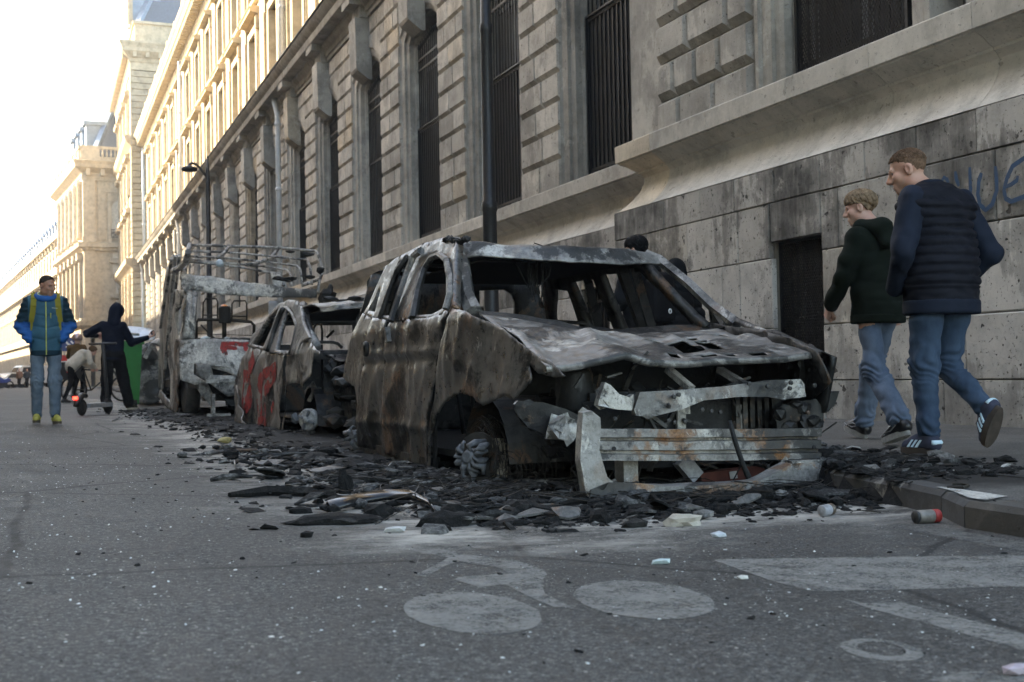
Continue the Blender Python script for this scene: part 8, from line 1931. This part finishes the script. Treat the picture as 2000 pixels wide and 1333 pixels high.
# ------------------------------------------------------------------ far traffic where the street bends
M_CARW = plain('white_car_paint', (.62, .64, .66), .3, 0, .06, 2); M_CARD = plain('dark_car_paint', (.03, .035, .045), .3, .2, .1, 2); M_BLUE = plain('blue_fairing', (.02, .05, .30), .3, .1, .1)
def far_car(px, Y, L, W, Hh, rz, mat, label, van=False):
    p = on_y(px, 757, Y); t = thing('parked_van' if van else 'parked_car', label, 'van' if van else 'car', (p.x, Y, 0), rz)
    pr = [(-L/2, .35), (-L/2, .75), (-L*.40, .86), (-L*.22, .92), (-L*.08, Hh), (L*.30, Hh), (L*.44, .95), (L*.5, .9), (L*.5, .35)] if not van else [(-L/2, .4), (-L/2, .9), (-L*.42, 1.1), (-L*.32, Hh*.95), (-L*.26, Hh), (L*.5, Hh), (L*.5, .4)]
    MB().prism([(a, -W/2, b) for a, b in pr], (0, W, 0)).build('body', mat, t, local=True)
    for sg in (-1, 1): MB().prism([(a, sg*(W/2+.002), b) for a, b in ([(-L*.19, .95), (-L*.07, Hh-.08), (L*.28, Hh-.08), (L*.38, .98)] if not van else [(-L*.30, 1.15), (-L*.26, Hh-.15), (-L*.05, Hh-.15), (-L*.05, 1.15)])], (0, sg*.01, 0)).build('side_window', M_GLASS, t, local=True)
    MB().add([(-L*.225, -W*.44, .96), (-L*.225, W*.44, .96), (-L*.09, W*.40, Hh-.05), (-L*.09, -W*.40, Hh-.05)] if not van else [(-L*.425, -W*.44, 1.1), (-L*.425, W*.44, 1.1), (-L*.325, W*.4, Hh*.93), (-L*.325, -W*.4, Hh*.93)], [(0, 1, 2, 3)]).build('windscreen', M_GLASS, t, local=True)
    for a in (-L*.32, L*.32):
        for sg in (-1, 1): MB().lathe([(.1, -.1), (.31, -.1), (.31, .1), (.1, .1)], (a, sg*(W/2-.08), .31), (0, 1, 0), 14).build('wheel', M_RUB, t, local=True)
    for sg in (-1, 1): MB().box(-L/2-.02, -L/2+.05, sg*W*.32-.18, sg*W*.32+.18, .62, .76).build('headlight', M_WHT, t, local=True)
    return t
far_car(66, 124, 5.0, 1.9, 2.1, math.radians(20), M_CARW, 'white van parked far off where the street bends', True)
far_car(30, 122, 4.2, 1.75, 1.45, math.radians(35), M_CARW, 'white car parked far off beside the distant walkers')
far_car(16, 121, 4.2, 1.75, 1.42, math.radians(40), M_CARW, 'whitish car at the far left behind the blue motorbike')
far_car(41, 128, 4.2, 1.75, 1.45, math.radians(10), M_CARD, 'dark car mostly hidden behind the distant walkers')
p = on_y(5, 757, 116); mk = thing('motorbike', 'blue motorbike parked at the far left edge', 'motorbike', (p.x, 116, 0), math.radians(20))
for a in (-.65, .65): MB().tube([(a+.3*math.cos(t), 0, .31+.3*math.sin(t)) for t in [2*math.pi*i/16 for i in range(16)]], .06, 6, closed=True).build('wheel', M_RUB, mk, local=True)
MB().prism([(-.7, -.14, .7), (-.3, -.14, .5), (.3, -.14, .5), (.75, -.14, .72), (.5, -.14, .95), (.1, -.14, .82), (-.3, -.14, 1.05), (-.55, -.14, 1.1)], (0, .28, 0)).build('fairing', M_BLUE, mk, local=True)
MB().box(-.35, .35, -.12, .12, .25, .5).build('engine_block', M_BLK, mk, local=True); MB().tube([(-.5, -.32, 1.08), (-.45, 0, 1.05), (-.5, .32, 1.08)], .02, 6).build('handlebar', M_BLK, mk, local=True)
# ------------------------------------------------------------------ the bright air of the street
hz_ = MB().box(-900.2, 900.2, -61, 1500.5, -1.2, 40).build('haze', None, kind='stuff')
hm_ = bpy.data.materials.new('haze_air'); hm_.use_nodes = True; ht = hm_.node_tree; ht.nodes.clear()
pv_ = ht.nodes.new('ShaderNodeVolumePrincipled'); pv_.inputs['Color'].default_value = (.92, .95, 1, 1); pv_.inputs['Density'].default_value = .0007; pv_.inputs['Anisotropy'].default_value = .45
ho = ht.nodes.new('ShaderNodeOutputMaterial'); ht.links.new(pv_.outputs[0], ho.inputs['Volume']); hz_.data.materials.append(hm_)
tag(hz_, 'pale haze in the street air', 'haze')
